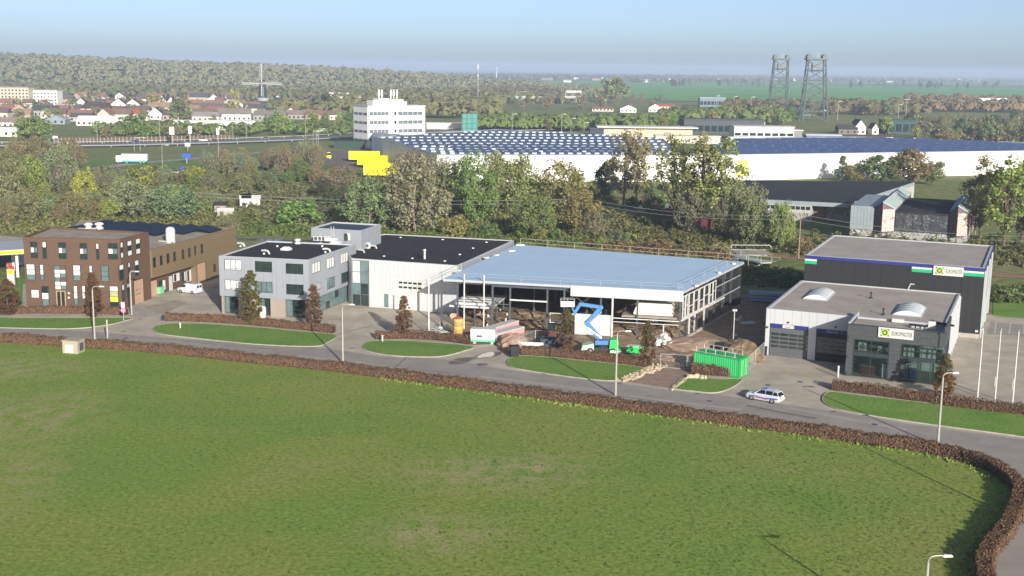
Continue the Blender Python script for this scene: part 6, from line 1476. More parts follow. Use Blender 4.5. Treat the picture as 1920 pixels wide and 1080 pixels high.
# boom lift
def boom():
    bx, by = G(1128, 662); Y = by
    r = thing('boom_lift', (bx, by), 0, 'boom lift with folded blue arm on a green and white chassis', 'boom lift')
    def L(px, py, dy=0): v = V(px, py, Y + dy); return (v.x - bx, dy, v.z)
    M_BOOM = mat('boom_blue', '#4577ab', .4, .06); M_BG = mat('lift_green', '#35b45a', .45, .08); M_PG = mat('pale_green', '#a9c9b2', .5, .08)
    P = [L(1124, 634), L(1100, 606), L(1127, 576), L(1088, 570), L(1077, 587)]
    for k, (a, b) in enumerate(zip(P, P[1:])):
        a, b = Vector(a), Vector(b); o = MB().beam(a, b, .55 - .06 * k, .62 - .07 * k).build('boom_arm', M_BOOM, r)
        if k in (0, 1): MB().bar(a + Vector((.25, -.3, .1)), b + Vector((.1, -.3, -.6)), .1, 8).build('ram', M_CHROME, o)
        MB().bar(b + Vector((0, -.32, 0)), b + Vector((0, .32, 0)), .34 - .04 * k, 12).build('joint', M_BOOM, o)
    q = Vector(P[-1]); q2 = Vector(L(1064, 573))
    bk = MB(); bk.box(q2.x - 1.0, -.45, q2.z - .1, q2.x + 1.0, .45, q2.z).box(q2.x - 1.0, -.47, q2.z + .003, q2.x + 1.0, -.43, q2.z + .55).box(q2.x - 1.0, .43, q2.z + .003, q2.x + 1.0, .47, q2.z + .55)
    cage = bk.build('basket', M_WHITE, r)
    for x in (-1, 0, 1):
        for y in (-.45, .45): MB().bar((q2.x + x * .98, y, q2.z), (q2.x + x * .98, y, q2.z + 1.0), .03, 6).build('post', M_GALV, cage)
    MB().path([(q2.x - 1, -.45, q2.z + 1), (q2.x + 1, -.45, q2.z + 1), (q2.x + 1, .45, q2.z + 1), (q2.x - 1, .45, q2.z + 1), (q2.x - 1, -.45, q2.z + 1)], .03).build('hand_rail', M_GALV, cage)
    MB().beam(q, (q2.x + .6, 0, q2.z), .25, .2).build('basket_arm', M_BOOM, r)
    MB().lathe([(.9, .95), (.9, 1.25), (.6, 1.3), (.55, 1.7)], 14).build('turntable', M_BLACK, r)
    tb = MB(); tb.box(-1.0, -.7, 1.35, .8, .7, 1.95); tb.build('turret', M_BOOM, r)
    ch = MB(); ch.hexa([(-2.3, -.75, .5), (2.1, -.75, .45), (2.1, .75, .45), (-2.3, .75, .5), (-2.3, -.7, .9), (2.1, -.7, 1.0), (2.1, .7, 1.0), (-2.3, .7, .9)]); ch.build('chassis', M_BLACK, r)
    hd = MB(); hd.hexa([(-3.0, -.9, .6), (-1.2, -.95, .45), (-1.2, .95, .45), (-3.0, .9, .6), (-2.8, -.7, 1.2), (-1.2, -.9, 1.55), (-1.2, .9, 1.55), (-2.8, .7, 1.2)]); hd.build('hood', M_PG, r)
    MB().box(-2.4, -.97, .75, -1.9, -.9, 1.15).build('headlight', M_WHITE, r)
    cw = MB(); cw.hexa([(1.0, -1.0, .8), (2.5, -1.1, .7), (2.5, 1.1, .7), (1.0, 1.0, .8), (1.1, -.9, 2.1), (2.2, -1.0, 2.2), (2.2, 1.0, 2.2), (1.1, .9, 2.1)]); cw.build('counterweight', M_BG, r)
    MB().box(1.1, -1.15, .25, 2.7, 1.15, .65).build('rear_bumper', M_PG, r)
    for x in (-1.7, 1.5):
        for y in (-1.05, 1.05): wheel(r, x, y, .48, .35)
    for x in (-2.9, 2.6): MB().path([(x, -.9, .5), (x, -1.3, .4), (x, -1.3, .02)], .07).build('outrigger', M_GALV, r)
boom()
s = thing('generator', G(1190, 664), RAD(-15), 'small green generator box half hidden behind the slim oak', 'generator'); MB().box(-1.1, -.5, .25, 1.1, .6, 1.15).build('housing', mat('lift_green', '#35b45a'), s); MB().box(-1.12, -.52, 1.153, 1.12, .62, 1.25).build('lid', mat('pale_green', '#a9c9b2'), s)
for x in (-.8, .8): wheel(s, x, -.5, .25, .12)
# silo
s = thing('mortar_silo', G(859, 634), 0, 'yellow and orange mortar silo on short legs', 'silo')
M_Y2, M_O2 = mat('silo_yellow', '#c19f57', .5, .08), mat('silo_orange', '#ad8450', .5, .08)
for k in range(4): MB().lathe([(.95, .9 + k * .62), (1.0, .95 + k * .62), (1.0, 1.42 + k * .62), (.95, 1.5 + k * .62)], 16).build('ring', M_Y2 if k % 2 else M_O2, s, None, True)
MB().lathe([(.25, .35), (.95, .9), (.95, .92)], 14).build('cone', M_O2, s); MB().lathe([(.95, 3.38), (.5, 3.6), (.2, 3.65)], 14).build('lid', mat('silo_red', '#9a5340', .6, .1), s)
for i in range(4): a = .8 + i * 1.57; MB().bar((math.cos(a) * 1.0, math.sin(a) * 1.0, 0), (math.cos(a) * .9, math.sin(a) * .9, 1.6), .09, 6).build('leg', M_Y2, s)
s.scale = (.78, .78, .9)
# stacks of wrapped panels
M_PINK = mat('pink_wrap', '#b88f90', .6, .1)
s = thing('panel_crate', G(882, 644), RAD(-6), 'white crate with green band at the site entrance', 'crate'); MB().box(0, 0, .35, 3.6, 1.6, 2.2).build('box', M_WHITE, s); MB().box(-.02, -.02, .3, 3.62, 1.62, .62).build('green_band', mat('band_green', '#5fae86', .5, .06), s)
b = MB(); b.v += [(.8, -.012, 1.0), (1.9, -.012, 1.0), (1.5, -.012, 1.35), (1.3, -.012, 1.2), (1.15, -.012, 1.4)]; b.f.append((0, 1, 2, 3, 4)); b.m.append(0); b.build('peak_emblem', M_STEEL, s)
for x in (.4, 3.0): MB().box(x, -.05, 0, x + .4, 1.5, .3).build('skid', M_GALV, s)
def pack(px, py, rz, L, w_, h_, lab):
    t = thing('panel_pack', G(px, py), rz, lab, 'panel pack', 'wrapped panel packs'); 
    for i in range(3): MB().box(0, i * w_ / 3 + .01, .2, L, (i + 1) * w_ / 3 - .01, h_).build('panel', M_PINK, t)
    MB().box(-.02, -.02, h_ + .003, L + .02, w_ + .02, h_ + .1).build('cover', M_WHITE, t); MB().box(-.06, .1, .25, -.003, w_ - .1, h_ - .1).build('end_cap', M_WHITE, t)
    for x in (.5, L - .8): MB().box(x, 0, 0, x + .2, w_, .19).build('skid', M_WOOD, t)
pack(922, 636, RAD(57), 7.5, 1.5, 1.5, 'long white topped pack with pink side behind the white crate'); pack(933, 644, RAD(52), 6.5, 1.6, 1.4, 'long white topped pack with pink side right of the crate')
s = thing('trailer', G(972, 655), RAD(-4), 'low white flatbed trailer behind the hedge at the site entrance', 'trailer'); MB().box(0, 0, .55, 3.6, 1.7, .75).build('deck', M_WHITE, s); MB().box(0, -.03, .753, 3.6, .03, 1.1).build('side_board', M_WHITE, s); MB().box(-.04, 0, .753, 0, 1.7, 1.1).build('tail_board', M_WHITE, s); MB().beam((3.6, .85, .6), (4.9, .85, .5), .1, .1).build('drawbar', M_STEEL, s)
for y in (0, 1.7): wheel(s, 1.8, y, .33, .18)
s = thing('skip', G(1018, 654), RAD(-6), 'blue grey skip between the trailer and the green topped oak', 'skip'); MB().hexa([(0, .1, .1), (3.0, .1, .1), (3.0, 1.6, .1), (0, 1.6, .1), (-.4, 0, 1.4), (3.4, 0, 1.4), (3.4, 1.7, 1.4), (-.4, 1.7, 1.4)]).build('tub', mat('skip_blue', '#3c4654', .6, .15), s); MB().path([(-.42, -.02, 1.42), (3.42, -.02, 1.42), (3.42, 1.72, 1.42), (-.42, 1.72, 1.42), (-.42, -.02, 1.42)], .06).build('rim', mat('skip_blue', '#3c4654'), s)
for x in (.6, 1.5, 2.4): MB().box(x, -.05, .2, x + .12, .06, 1.35).build('rib', mat('skip_blue', '#3c4654'), s)
s = thing('rubbish_bin', G(964, 669), .2, 'black bin at the left end of the hedge by the site entrance', 'bin'); MB().hexa([(-.55, -.5, .1), (.55, -.5, .1), (.55, .5, .1), (-.55, .5, .1), (-.65, -.6, 1.5), (.65, -.6, 1.5), (.65, .6, 1.5), (-.65, .6, 1.5)]).build('tub', M_BLACK, s); MB().box(-.7, -.65, 1.503, .7, .65, 1.62).build('lid', M_BLACK, s)
s = thing('small_excavator', G(1031, 636), 0, 'dark red machine standing in the shade of the steel hall', 'machine'); MB().box(-1, -.6, .5, 1, .6, 1.4).build('body', mat('dark_red', '#5a2c30', .6, .1), s); MB().box(-.3, -.5, 1.403, .8, .5, 2.4).build('cab', M_GLASS_D, s); MB().beam((-1, 0, 1.2), (-2.4, 0, 2.2), .25, .3).build('arm', mat('dark_red', '#5a2c30'), s)
for y in (-.75, .75): MB().box(-1.2, y - .2, 0, 1.2, y + .2, .5).build('track', M_RUBBER, s)
s = thing('scaffold_frame', G(1031, 622), RAD(-12), 'white scaffold frame beside the steel column', 'scaffold')
for x in (0, 1.7): MB().bar((x, 0, 0), (x, 0, 3.0), .09, 6).build('post', M_WHITE, s)
for z in (1.5, 2.95): MB().bar((0, 0, z), (1.7, 0, z), .07, 6).build('rail', M_WHITE, s)
# white offcuts heap
R8 = random.Random(21)
cx, cy = G(1245, 650); s = thing('foam_heap', (cx, cy), 0, 'heap of white insulation bags and grey blocks beside the slim oak', 'waste heap')
for i in range(24):
    a, rr = R8.uniform(0, 6.28), R8.uniform(0, 2.0); z = max(0, 1.7 * (1 - rr / 2.3)) * R8.uniform(.2, 1); q = MB()
    q.lump((0, 0, 0), R8.uniform(.35, .7), R8.uniform(.3, .55), R8.uniform(.35, .6), i, n=7, k=3, rough=.2); o = q.build('bag', M_WHITE if i % 4 else mat('grey_block', '#7e8488', .7, .1), s, (rr * math.cos(a), rr * math.sin(a) * .7, z)); o.rotation_euler = (R8.uniform(-.3, .3), R8.uniform(-.3, .3), a)
# concrete lumps on the small lawn
s = thing('concrete_rubble', G(1303, 710), 0, 'broken pale concrete pieces on the small lawn before the container', 'rubble')
for i, (x, y, a, b, c) in enumerate(((-.6, 0, .8, .35, .5), (.2, .1, .9, .4, .6), (.9, -.2, .5, .4, .5), (1.3, -.3, .35, .35, .45), (-.1, .5, .5, .3, .4))):
    q = MB().lump((0, 0, 0), a * .7, b * .7, c, i + 40, n=7, k=3); q.build('piece', mat('pale_concrete', '#a69c86', .9, .15), s, (x, y, .08))
# loose stone along the ramp, earth heaps
st = MB(); R9 = random.Random(31)
for i in range(150):
    t = R9.random(); px = 1165 + 75 * t + R9.gauss(0, 5); py = 714 - 27 * t + R9.gauss(0, 2.2); st.lump(G(px, py), R9.uniform(.15, .45), R9.uniform(.15, .45), R9.uniform(.12, .35), i, n=6, k=2)
for i in range(60):
    t = R9.random(); px = 1262 + 30 * t + R9.gauss(0, 2); py = 730 - 24 * t + R9.gauss(0, 1.5); st.lump(G(px, py), R9.uniform(.15, .35), R9.uniform(.15, .35), R9.uniform(.1, .25), i + 200, n=6, k=2)
tag(st.build('rubble', mat('light_rubble', '#a89880', .95, .25, 2)), 'loose pale stones along both sides of the rubble ramp', kind='stuff')
def heap(px, py, a, b, c, m, lab, seed, nm='earth_heap'):
    x, y = G(px, py); q = MB().lump((0, 0, 0), a, b, c, seed, n=22, k=8, rough=.14); o = q.build(nm, m, None, (x, y, -.02)); tag(o, lab, 'earth heap' if nm == 'earth_heap' else 'sand heap')
heap(1388, 672, 3.0, 4.0, 2.6, mat('dry_earth', '#75634e', .95, .3, 1.5, .15), 'tall dry earth heap behind the green container', 61)
heap(1300, 650, 5.0, 3.4, 1.3, M_BRICKPATH, 'flat reddish earth heap before the corner of the steel hall', 62)
heap(962, 650, 2.2, 2.2, 2.0, mat('pink_sand', '#94796a', .95, .2, 1.2, .08), 'cone of pinkish sand beside the panel packs', 63, 'sand_heap')
heap(1255, 672, 2.6, 2.0, .7, M_BRICKPATH, 'low brown earth heap right of the slim oak', 64)
heap(1370, 690, 2.0, 2.0, 1.0, mat('dry_earth', '#75634e'), 'small earth heap against the back of the container', 65)
cr = MB()
for i in range(26):
    x, y = G(R9.uniform(808, 840), R9.uniform(618, 632)); a = R9.uniform(0, 3); cr.beam((x - math.cos(a), y - math.sin(a) * .8, R9.uniform(.1, .6)), (x + math.cos(a), y + math.sin(a) * .8, R9.uniform(.1, .9)), .12, .12)
tag(cr.build('scrap_pile', M_GALV), 'tangle of light scrap and bars left of the yellow silo', kind='stuff')
# lamp on the site, steel lying in the shade, boards
s = thing('site_lamp', G(1374, 654), 0, 'grey site lamp post standing in the shade behind the container', 'lamp post'); MB().bar((0, 0, 0), (0, 0, 5.6), .08, 8).build('pole', M_GALV, s); MB().box(-.35, -.2, 5.6, .35, .2, 5.95).build('lamp_head', M_STEEL, s); MB().box(-.3, -.23, 5.65, .3, -.2, 5.9).build('diffuser', M_WHITE, s)
s = thing('steel_stack', G(1403, 566), RAD(-12), 'stack of pale steel sections lying beside the white garage', 'steel stack')
for i in range(3):
    for z in range(3): MB().box(0, i * .9, .2 + z * .55, 9.0, i * .9 + .6, .2 + z * .55 + .4).build('section', mat('pale_steel', '#8496ad', .5, .08), s)
for x in (.6, 4, 8): MB().box(x, -.2, 0, x + .25, 2.7, .19).build('bearer', M_WOOD, s)
s = thing('board', (*G(1402, 606), .02), RAD(20), 'single white board lying in the shade beside the garage', 'board'); MB().box(-1.2, -.7, 0, 1.2, .7, .12).build('sheet', M_WHITE, s)
for k, (px, py, lab) in enumerate(((1382, 601, 'small white block lying on the shaded site ground'), (1389, 597, 'small white block lying behind the first one'), (1378, 630, 'thin white offcut lying near the site lamp'))):
    o = thing('block', (*G(px, py), .01), k, lab, 'block', 'white blocks on the shaded ground'); MB().box(-.45, -.2, 0, .45, .2, .35).build('block_body', M_WHITE, o)
s = thing('wheeled_bin', G(300, 552), RAD(75), 'light green wheeled bin by the first salmon door', 'wheeled bin'); MB().hexa([(-.6, -.45, .15), (.6, -.45, .15), (.6, .45, .15), (-.6, .45, .15), (-.7, -.55, 1.25), (.7, -.55, 1.25), (.7, .55, 1.25), (-.7, .55, 1.25)]).build('tub', mat('bin_green', '#6fb287', .5, .06), s); MB().box(-.74, -.6, 1.253, .74, .6, 1.38).build('lid', mat('bin_green', '#6fb287'), s)
s = thing('white_tank', G(493, 604), 0, 'tall white rounded box right of the olive oak before the grey office', 'box'); MB().lathe([(.5, 0), (.55, .1), (.55, 2.2), (.45, 2.5), (.2, 2.6)], 12).build('shell', M_WHITE, s, None, True)
s = thing('lawn_strip', G(514, 603), RAD(-10), 'small bright grass bed between the entrances of the grey office', 'flower bed'); MB().box(-1.8, -.5, 0, 1.8, .5, .25).build('turf', M_LAWN, s)

# footbridge over the ditch
bx = thing('footbridge', G(1408, 492), RAD(25), 'grey footbridge with low rails over the ditch', 'footbridge')
MB().box(-1.2, -5, .5, 1.6, 6, .75).build('deck', M_GALV, bx)
for x in (-1.2, 1.6):
    for y in (-5, 0, 5.9): MB().bar((x, y, .753), (x, y, 1.7), .05, 6).build('post', M_GALV, bx)
    MB().bar((x, -5, 1.7), (x, 5.9, 1.7), .06, 6).build('hand_rail', M_GALV, bx)
for y in (-4, 4): MB().box(-1.1, y, -.5, 1.5, y + .4, .5).build('pier', M_KERB, bx)
b2 = thing('pipe_rail', G(1408, 472), RAD(2), 'pale looped rail beside the path behind the steel hall', 'railing'); MB().path([(-4.5, 0, .2), (-4.5, 0, 1.5), (4, 0, 1.5), (4.5, 0, 1.2), (4.5, 0, .6), (4, 0, .4), (-4.5, 0, .4)], .1).build('loop', M_GALV, b2); MB().box(-4.2, -6, .02, 3.5, -.5, .25).build('ramp', M_KERB, b2)
# wooden poles with overhead wire
PLS = [(282, 400, 355, 'wooden power pole with crossbar behind the bronze wing'), (1098, 432, 383, 'wooden power pole with crossbar behind the blue roof'), (1497, 485, 402, 'wooden power pole before the graffiti shed')]
tops = []
for px, py, tp, lab in PLS:
    x, y = G(px, py); h = max(8.0, tall(px, py, tp)) if px != 282 else tall(px, py, tp) ; o = thing('power_pole', (x, y), RAD(-12), lab, 'power pole', 'wooden power poles')
    MB().bar((0, 0, 0), (0, 0, h), .16, 8, .11).build('pole', M_WOOD, o); c = MB().box(-1.3, -.08, h - .35, 1.3, .08, h - .2).build('crossbar', M_WOOD, o)
    for xx in (-1.15, 0, 1.15): MB().lathe([(.05, 0), (.08, .1), (.03, .2)], 6, (xx, 0, h - .2)).build('insulator', M_KERB, c)
    tops.append(Vector((x, y, h)))
ext = [tops[0] + (tops[0] - tops[1]) * .5] + tops + [tops[2] + (tops[2] - tops[1]) * 1.0]
for k, (lab, off) in enumerate((('upper pale overhead wire running across the tree belt', 0), ('lower pale overhead wire running across the tree belt', -.9))):
    m = MB()
    for a, b in zip(ext, ext[1:]):
        pr = None
        for i in range(13):
            t = i / 12; q = a.lerp(b, t) + Vector((.8 * off, 0, off - 1.6 * 4 * t * (1 - t)))
            if pr is not None: m.bar(pr, q, .028, 4, caps=False)
            pr = q
    tag(m.build('overhead_wire', M_GALV), lab, 'overhead wire', 'overhead wires')
# ---------------------------------------------------------------- the big warehouse
M_WHITE2 = mat('warehouse_white', '#e0e0dc', .5, .03, .2)
M_SKY = mat('skylight_plastic', '#dfe3e6', .4, .04)
M_PVROOF = mat('solar_roof', '#4a566e', .5, .3, .12, spec=.3)
M_GREYROOF2 = mat('warehouse_roof', '#737a86', .7, .2, .08)
M_BLUEPV = mat('blue_solar', '#46567c', .45, .2, .15, spec=.4)
def world_thing(name, poly, lab, cat):
    a, b = Vector(poly[0]), Vector(poly[1]); return thing(name, tuple(a), math.atan2(b.y - a.y, b.x - a.x), lab, cat)
PA = [(-27, 423), (61, 437), (67, 542), (46, 566), (-9, 606), (-60, 524)]
o = world_thing('warehouse', PA, 'huge white warehouse hall whose grey roof is dotted with rows of white skylights', 'warehouse')
pa = [local(o, p) for p in PA]
MB().prism(pa, 0, 9.3).build('wall', M_WHITE2, o); MB().prism([(p[0] * .998, p[1] * .998 + .1) for p in pa], 9.303, 9.5).build('roof', M_GREYROOF2, o); parapet(pa, 9.303, .4, .35, M_EDGE, o)
sk = MB().box(-.85, -.8, 0, .85, .8, .55).mesh('skylight', mat('roof_light_grey', '#9fabb8', .4, .05)); nsk = 0
def inside(p, P):
    c = False; j = len(P) - 1
    for i in range(len(P)):
        if (P[i][1] > p[1]) != (P[j][1] > p[1]) and p[0] < (P[j][0] - P[i][0]) * (p[1] - P[i][1]) / (P[j][1] - P[i][1]) + P[i][0]: c = not c
        j = i
    return c
for rrow, yy in enumerate((5, 15, 28, 43, 60, 80, 101, 124, 147)):
    for i in range(60):
        p = (-60 + i * 3.3 + (rrow % 3) * .8, yy + .03 * i)
        if inside((p[0] - 2, p[1] + 2), pa) and inside((p[0] + 2, p[1] - 3), pa) and nsk < 296: link('skylight', sk, o, (p[0], p[1], 9.5)); nsk += 1
    if rrow < 8:
        x0 = min(q[0] for q in pa) ; m = MB()
        for k in range(9):
            for j in range(3):
                xa = -55 + k * 16; ya = yy + 4 + j * 3.4
                if all(inside(c, pa) for c in ((xa, ya), (xa + 14, ya), (xa, ya + 3), (xa + 14, ya + 3))): m.hexa([(xa, ya, 9.6), (xa + 14, ya, 9.6), (xa + 14, ya + 2.6, 9.95), (xa, ya + 2.6, 9.95), (xa, ya, 9.66), (xa + 14, ya, 9.66), (xa + 14, ya + 2.6, 10.0), (xa, ya + 2.6, 10.0)])
        if m.v: m.build('solar_row', M_PVROOF, o)
PB = [(62.5, 437.3), (216, 493), (242, 548), (158, 577), (99, 546)]
o = world_thing('warehouse', PB, 'long white warehouse with a blue solar roof right of the poplar clump', 'warehouse'); pb = [local(o, p) for p in PB]
MB().prism(pb, 0, 9.3).build('wall', M_WHITE2, o); MB().prism([(p[0] * .998, p[1] * .998 + .1) for p in pb], 9.303, 9.5).build('roof', M_GREYROOF2, o); parapet(pb, 9.303, .4, .3, M_EDGE, o)
tick = MB().box(-.65, -.6, 0, .65, .6, .5).mesh('skylight', mat('roof_light_grey', '#9fabb8'))
for rr in range(9):
    m = MB()
    for k in range(22):
        xa, ya = 4 + k * 8.2, 2.5 + rr * 9.5
        for j in range(2):
            yb = ya + j * 4.4
            if all(inside(c, pb) for c in ((xa, yb), (xa + 7.8, yb), (xa, yb + 4), (xa + 7.8, yb + 4))): m.hexa([(xa, yb, 9.6), (xa + 7.8, yb, 9.6), (xa + 7.8, yb + 4, 10.05), (xa, yb + 4, 10.05), (xa, yb, 9.66), (xa + 7.8, yb, 9.66), (xa + 7.8, yb + 4, 10.1), (xa, yb + 4, 10.1)])
        if inside((xa, ya + 9), pb): link('skylight', tick, o, (xa + (rr % 3), ya + 9, 9.6))
    if m.v: m.build('solar_row', M_BLUEPV, o)
FB = Face(pb[0], pb[1], o); r = FB.rect(1381, 300, 1402, 331); MB().fbox(FB, r[0], r[1], max(.5, r[2]), r[3], .01, .08).build('yellow_panel', mat('pale_yellow', '#dfe066', .6, .1), o)
u = FB.at(1400, 320)[0]; MB().fbox(FB, u, u + .25, 0, 7.5, .1, .4).build('down_pipe', M_GALV, o)
PP = [G(697, 287), G(752, 292), G(768, 270), G(706, 262)]
o = world_thing('annex', PP, 'low grey annex wall between the office tower and the warehouse roof', 'annex'); p_ = [local(o, p) for p in PP]
MB().prism(p_, 0, [7.5, 5.5, 6.5, 8.5]).build('wall', mat('annex_grey', '#5c6672', .6, .1), o); MB().prism([(p[0] * .97 + .4, p[1] * .97 + .3) for p in p_], 5.0, [7.7, 5.7, 6.7, 8.7]).build('roof', M_GREYROOF2, o)
for i in range(6): q = Vector(p_[1]).lerp(Vector(p_[2]), (i + .5) / 6); MB().box(q.x - 2.5, q.y - 1, 6, q.x + .5, q.y + 1, 7.9).build('roof_unit', M_SKY, o)
# office tower
a, b = G(690, 279), G(797, 276); o = thing('office_tower', a, math.atan2(b[1] - a[1], b[0] - a[0]), 'white office tower with grey window bands and a cluster of masts on its roof', 'office tower')
Lt = math.hypot(b[0] - a[0], b[1] - a[1]); HTW = 20.5; MB().box(0, 0, 0, Lt, 16, HTW).build('wall', M_WHITE2, o); FTw = Face((0, 0), (Lt, 0), o); FTl = Face((0, 16), (0, 0), o)
M_BAND = mat('window_band', '#5f666d', .3, .2, .5, spec=.5)
for i in range(4):
    z = 3.2 + i * 4.3
    for u0, u1 in ((1.0, Lt * .36), (Lt * .52, Lt - 1.5)):
        n = 5
        for j in range(n): MB().fbox(FTw, u0 + (u1 - u0) * j / n + .1, u0 + (u1 - u0) * (j + 1) / n - .1, z, z + 1.8, .0, .05).build('window', M_BAND, o)
    for j in range(3): MB().fbox(FTl, 1 + j * 5, 5.2 + j * 5, z, z + 1.3, 0, .05).build('window', M_BAND, o)
    MB().fbox(FTw, Lt * .455, Lt * .495, z, z + 1.7, 0, .05).build('stair_window', M_GLASS_D, o); MB().fbox(FTw, Lt * .34, Lt * .53, z - .5, z - .15, .003, 1.2).build('balcony', M_WHITE2, o)
MB().box(-.3, -.3, HTW + .003, Lt + .3, 16.3, HTW + .5).build('roof', M_EDGE, o)
for k, (x0, x1, h_) in enumerate(((5, 9, 2.2), (8.5, 14, 3.2), (13.5, 22, 2.6), (20, 24, 1.6))): MB().box(x0, 4 + k * .3, HTW + .5, x1, 11, HTW + .5 + h_).build('plant_box', M_WHITE2, o)
for x in (9.2, 10.8, 15.8, 17.4, 19.2): MB().bar((x, 6, HTW + 1), (x, 6, HTW + 8.2), .22, 6).bar((x, 6, HTW + 5), (x, 6, HTW + 7.6), .5, 6).build('mast', M_WHITE2, o)
# yellow trailers
def trailer(px, py, rz, L, h_, lab, txt=None):
    o = thing('semi_trailer', G(px, py), rz, lab, 'trailer', 'yellow trailers'); MB().box(0, 0, 1.1, L, 2.5, h_).build('box', M_YELLOW, o); MB().box(.3, .3, .8, L - .3, 2.2, 1.09).build('chassis', M_BLACK, o); MB().box(-.04, .05, 1.2, -.003, 2.45, h_ - .1).build('rear_door', M_YELLOW, o)
    for x in (1.2, 2.5, 3.8, L - 2): 
        for y in (.1, 2.4): wheel(o, x, y, .5, .3)
    if txt: put_text(Face((0, 0), (L, 0), o), txt, 1.7, 1.0, 1.7, .02, M_BLACK, o, L * .62)
trailer(654, 304, RAD(4), 13, 4.6, 'bright yellow trailer at the back of the yard'); trailer(670, 314, RAD(-8), 12, 4.9, 'bright yellow trailer in the middle of the yard'); trailer(682, 334, RAD(3), 12, 5.6, 'bright yellow trailer with black ZEEM lettering half behind the trees', 'ZEEM')
o = thing('forklift', G(613, 298), .2, 'small yellow vehicle with dark windows left of the trailers', 'vehicle'); MB().box(-1.8, -.9, .5, 1.8, .9, 1.6).build('body', M_YELLOW, o); MB().box(-1.0, -.8, 1.6, 1.3, .8, 2.7).build('cab', M_GLASS_D, o); MB().box(-1.1, -.85, 2.703, 1.4, .85, 2.9).build('roof', M_YELLOW, o)
for x in (-1.2, 1.2):
    for y in (-.95, .95): wheel(o, x, y, .5, .3)
o = thing('green_shed', G(626, 278), .02, 'dark green windowless shed left of the office tower', 'shed'); MB().box(0, 0, 0, 15, 9, 3.6).build('wall', mat('dark_green_wall', '#2b4038', .7, .1), o); MB().box(-.3, -.3, 3.603, 15.3, 9.3, 3.9).build('roof', M_BITUMEN, o)

# ---------------------------------------------------------------- graffiti shed beyond the railway
def graffiti(name, base, ink, seed, amount=.5):
    m = bpy.data.materials.new(name); m.use_nodes = True; n = m.node_tree.nodes; l = m.node_tree.links; b = n['Principled BSDF']; b.inputs['Roughness'].default_value = .8
    g = n.new('ShaderNodeNewGeometry'); mp = n.new('ShaderNodeMapping'); mp.inputs['Location'].default_value = (seed, seed * 2, 0); l.new(g.outputs['Position'], mp.inputs[0])
    w_ = n.new('ShaderNodeTexNoise'); w_.inputs['Scale'].default_value = .32; w_.inputs['Detail'].default_value = 2; w_.inputs['Distortion'].default_value = 2.5; l.new(mp.outputs[0], w_.inputs['Vector'])
    cr = n.new('ShaderNodeValToRGB'); cr.color_ramp.interpolation = 'CONSTANT'; e = cr.color_ramp.elements
    bc, ic = lin(base), lin(ink); e[0].color = (*bc, 1); e[1].position = .46; e[1].color = (*ic, 1); x = e.new(.50); x.color = (*bc, 1); x = e.new(.56); x.color = (*[v * amount + c * (1 - amount) for v, c in zip((.5, .5, .5), bc)], 1); x = e.new(.60); x.color = (*ic, 1); x = e.new(.63); x.color = (*bc, 1)
    l.new(w_.outputs[0], cr.inputs[0]); l.new(cr.outputs[0], b.inputs['Base Color']); return m
M_GRAF = graffiti('grey_graffiti', '#9a9890', '#2b2b2e', 3); M_GRAFP = graffiti('sunlit_pink_graffiti', '#c0aea2', '#a5605a', 9); M_GRAFD = graffiti('dark_graffiti', '#2e3235', '#3a3f42', 5, .2)  # pink base paled in its colour for the sunlit cheek
M_CONC = mat('worn_concrete', '#a09f98', .9, .15, .5); M_PALEBLUE = mat('pale_blue_sheet', '#868f94', .5, .1, .5)
PS = [G(1426, 373, 5.6), G(1591, 381, 5.6), G(1715, 341, 5.6), G(1385, 338, 5.6)]
o = world_thing('concrete_shed', PS, 'low concrete shed with dark flat roof and graffiti walls beyond the railway', 'shed'); p_ = [local(o, p) for p in PS]
FS1 = Face(p_[0], p_[1], o); ud = FS1.at(1521, 410)[0]; ue2 = FS1.at(1590, 410)[0]
P2 = [(ud, p_[0][1]), (ud, p_[0][1] + 5), (ue2, p_[0][1] + 5)]
MB().prism([p_[0], (ud, 0), (ud, 5), (p_[1][0], 5), p_[2], p_[3]], 0, 4.4).build('wall', M_CONC, o); MB().prism(p_, 4.403, 5.5).build('eaves', M_PALEBLUE, o); MB().prism([(p[0] * .99 + .2, p[1] * .99 + .2) for p in p_], 5.503, 5.62).build('roof', M_BITUMEN, o)
MB().fbox(FS1, 1.0, ud - .3, .3, 2.4, .01, .05).build('graffiti_panel', M_GRAF, o)
for i in range(9): MB().fbox(FS1, 1.5 + i * 1.35, 2.6 + i * 1.35, 3.2, 4.1, .01, .06).build('window', M_GLASS_D, o)
MB().fbox(FS1, ud + .2, ud + 3.6, 0, 3.6, -4.95, -4.8).build('rusty_door', mat('rusty_door', '#7a5f55', .8, .2), o); MB().fbox(FS1, ud + 3.8, p_[1][0] - .2, 0, 2.6, -4.95, -4.85).build('graffiti_panel', M_GRAF, o)
A0 = G(1592, 449); B0 = G(1812, 462); ang = math.atan2(B0[1] - A0[1], B0[0] - A0[0])
ang = RAD(-23)
o = thing('graffiti_shed', A0, ang, 'old shed with two pink gable ends and a dark wall covered in graffiti', 'shed'); FS = Face((0, 0), (math.hypot(B0[0] - A0[0], B0[1] - A0[1]), 0), o); Lg = FS.L
uu = [FS.at(x, 420)[0] for x in (1592, 1638, 1676, 1780, 1814)]
MB().box(0, .25, 0, Lg, 40, 2.6).build('base_wall', M_GRAF, o)
MB().box(0, 0, 2.603, uu[1] - .02, 30, 8.3).build('sheet_wall', M_PALEBLUE, o)
for i in range(7): MB().box(uu[1] * i / 7, -.06, 2.7, uu[1] * (i + .93) / 7, 0, 8.25).build('cladding_panel', M_PALEBLUE, o)
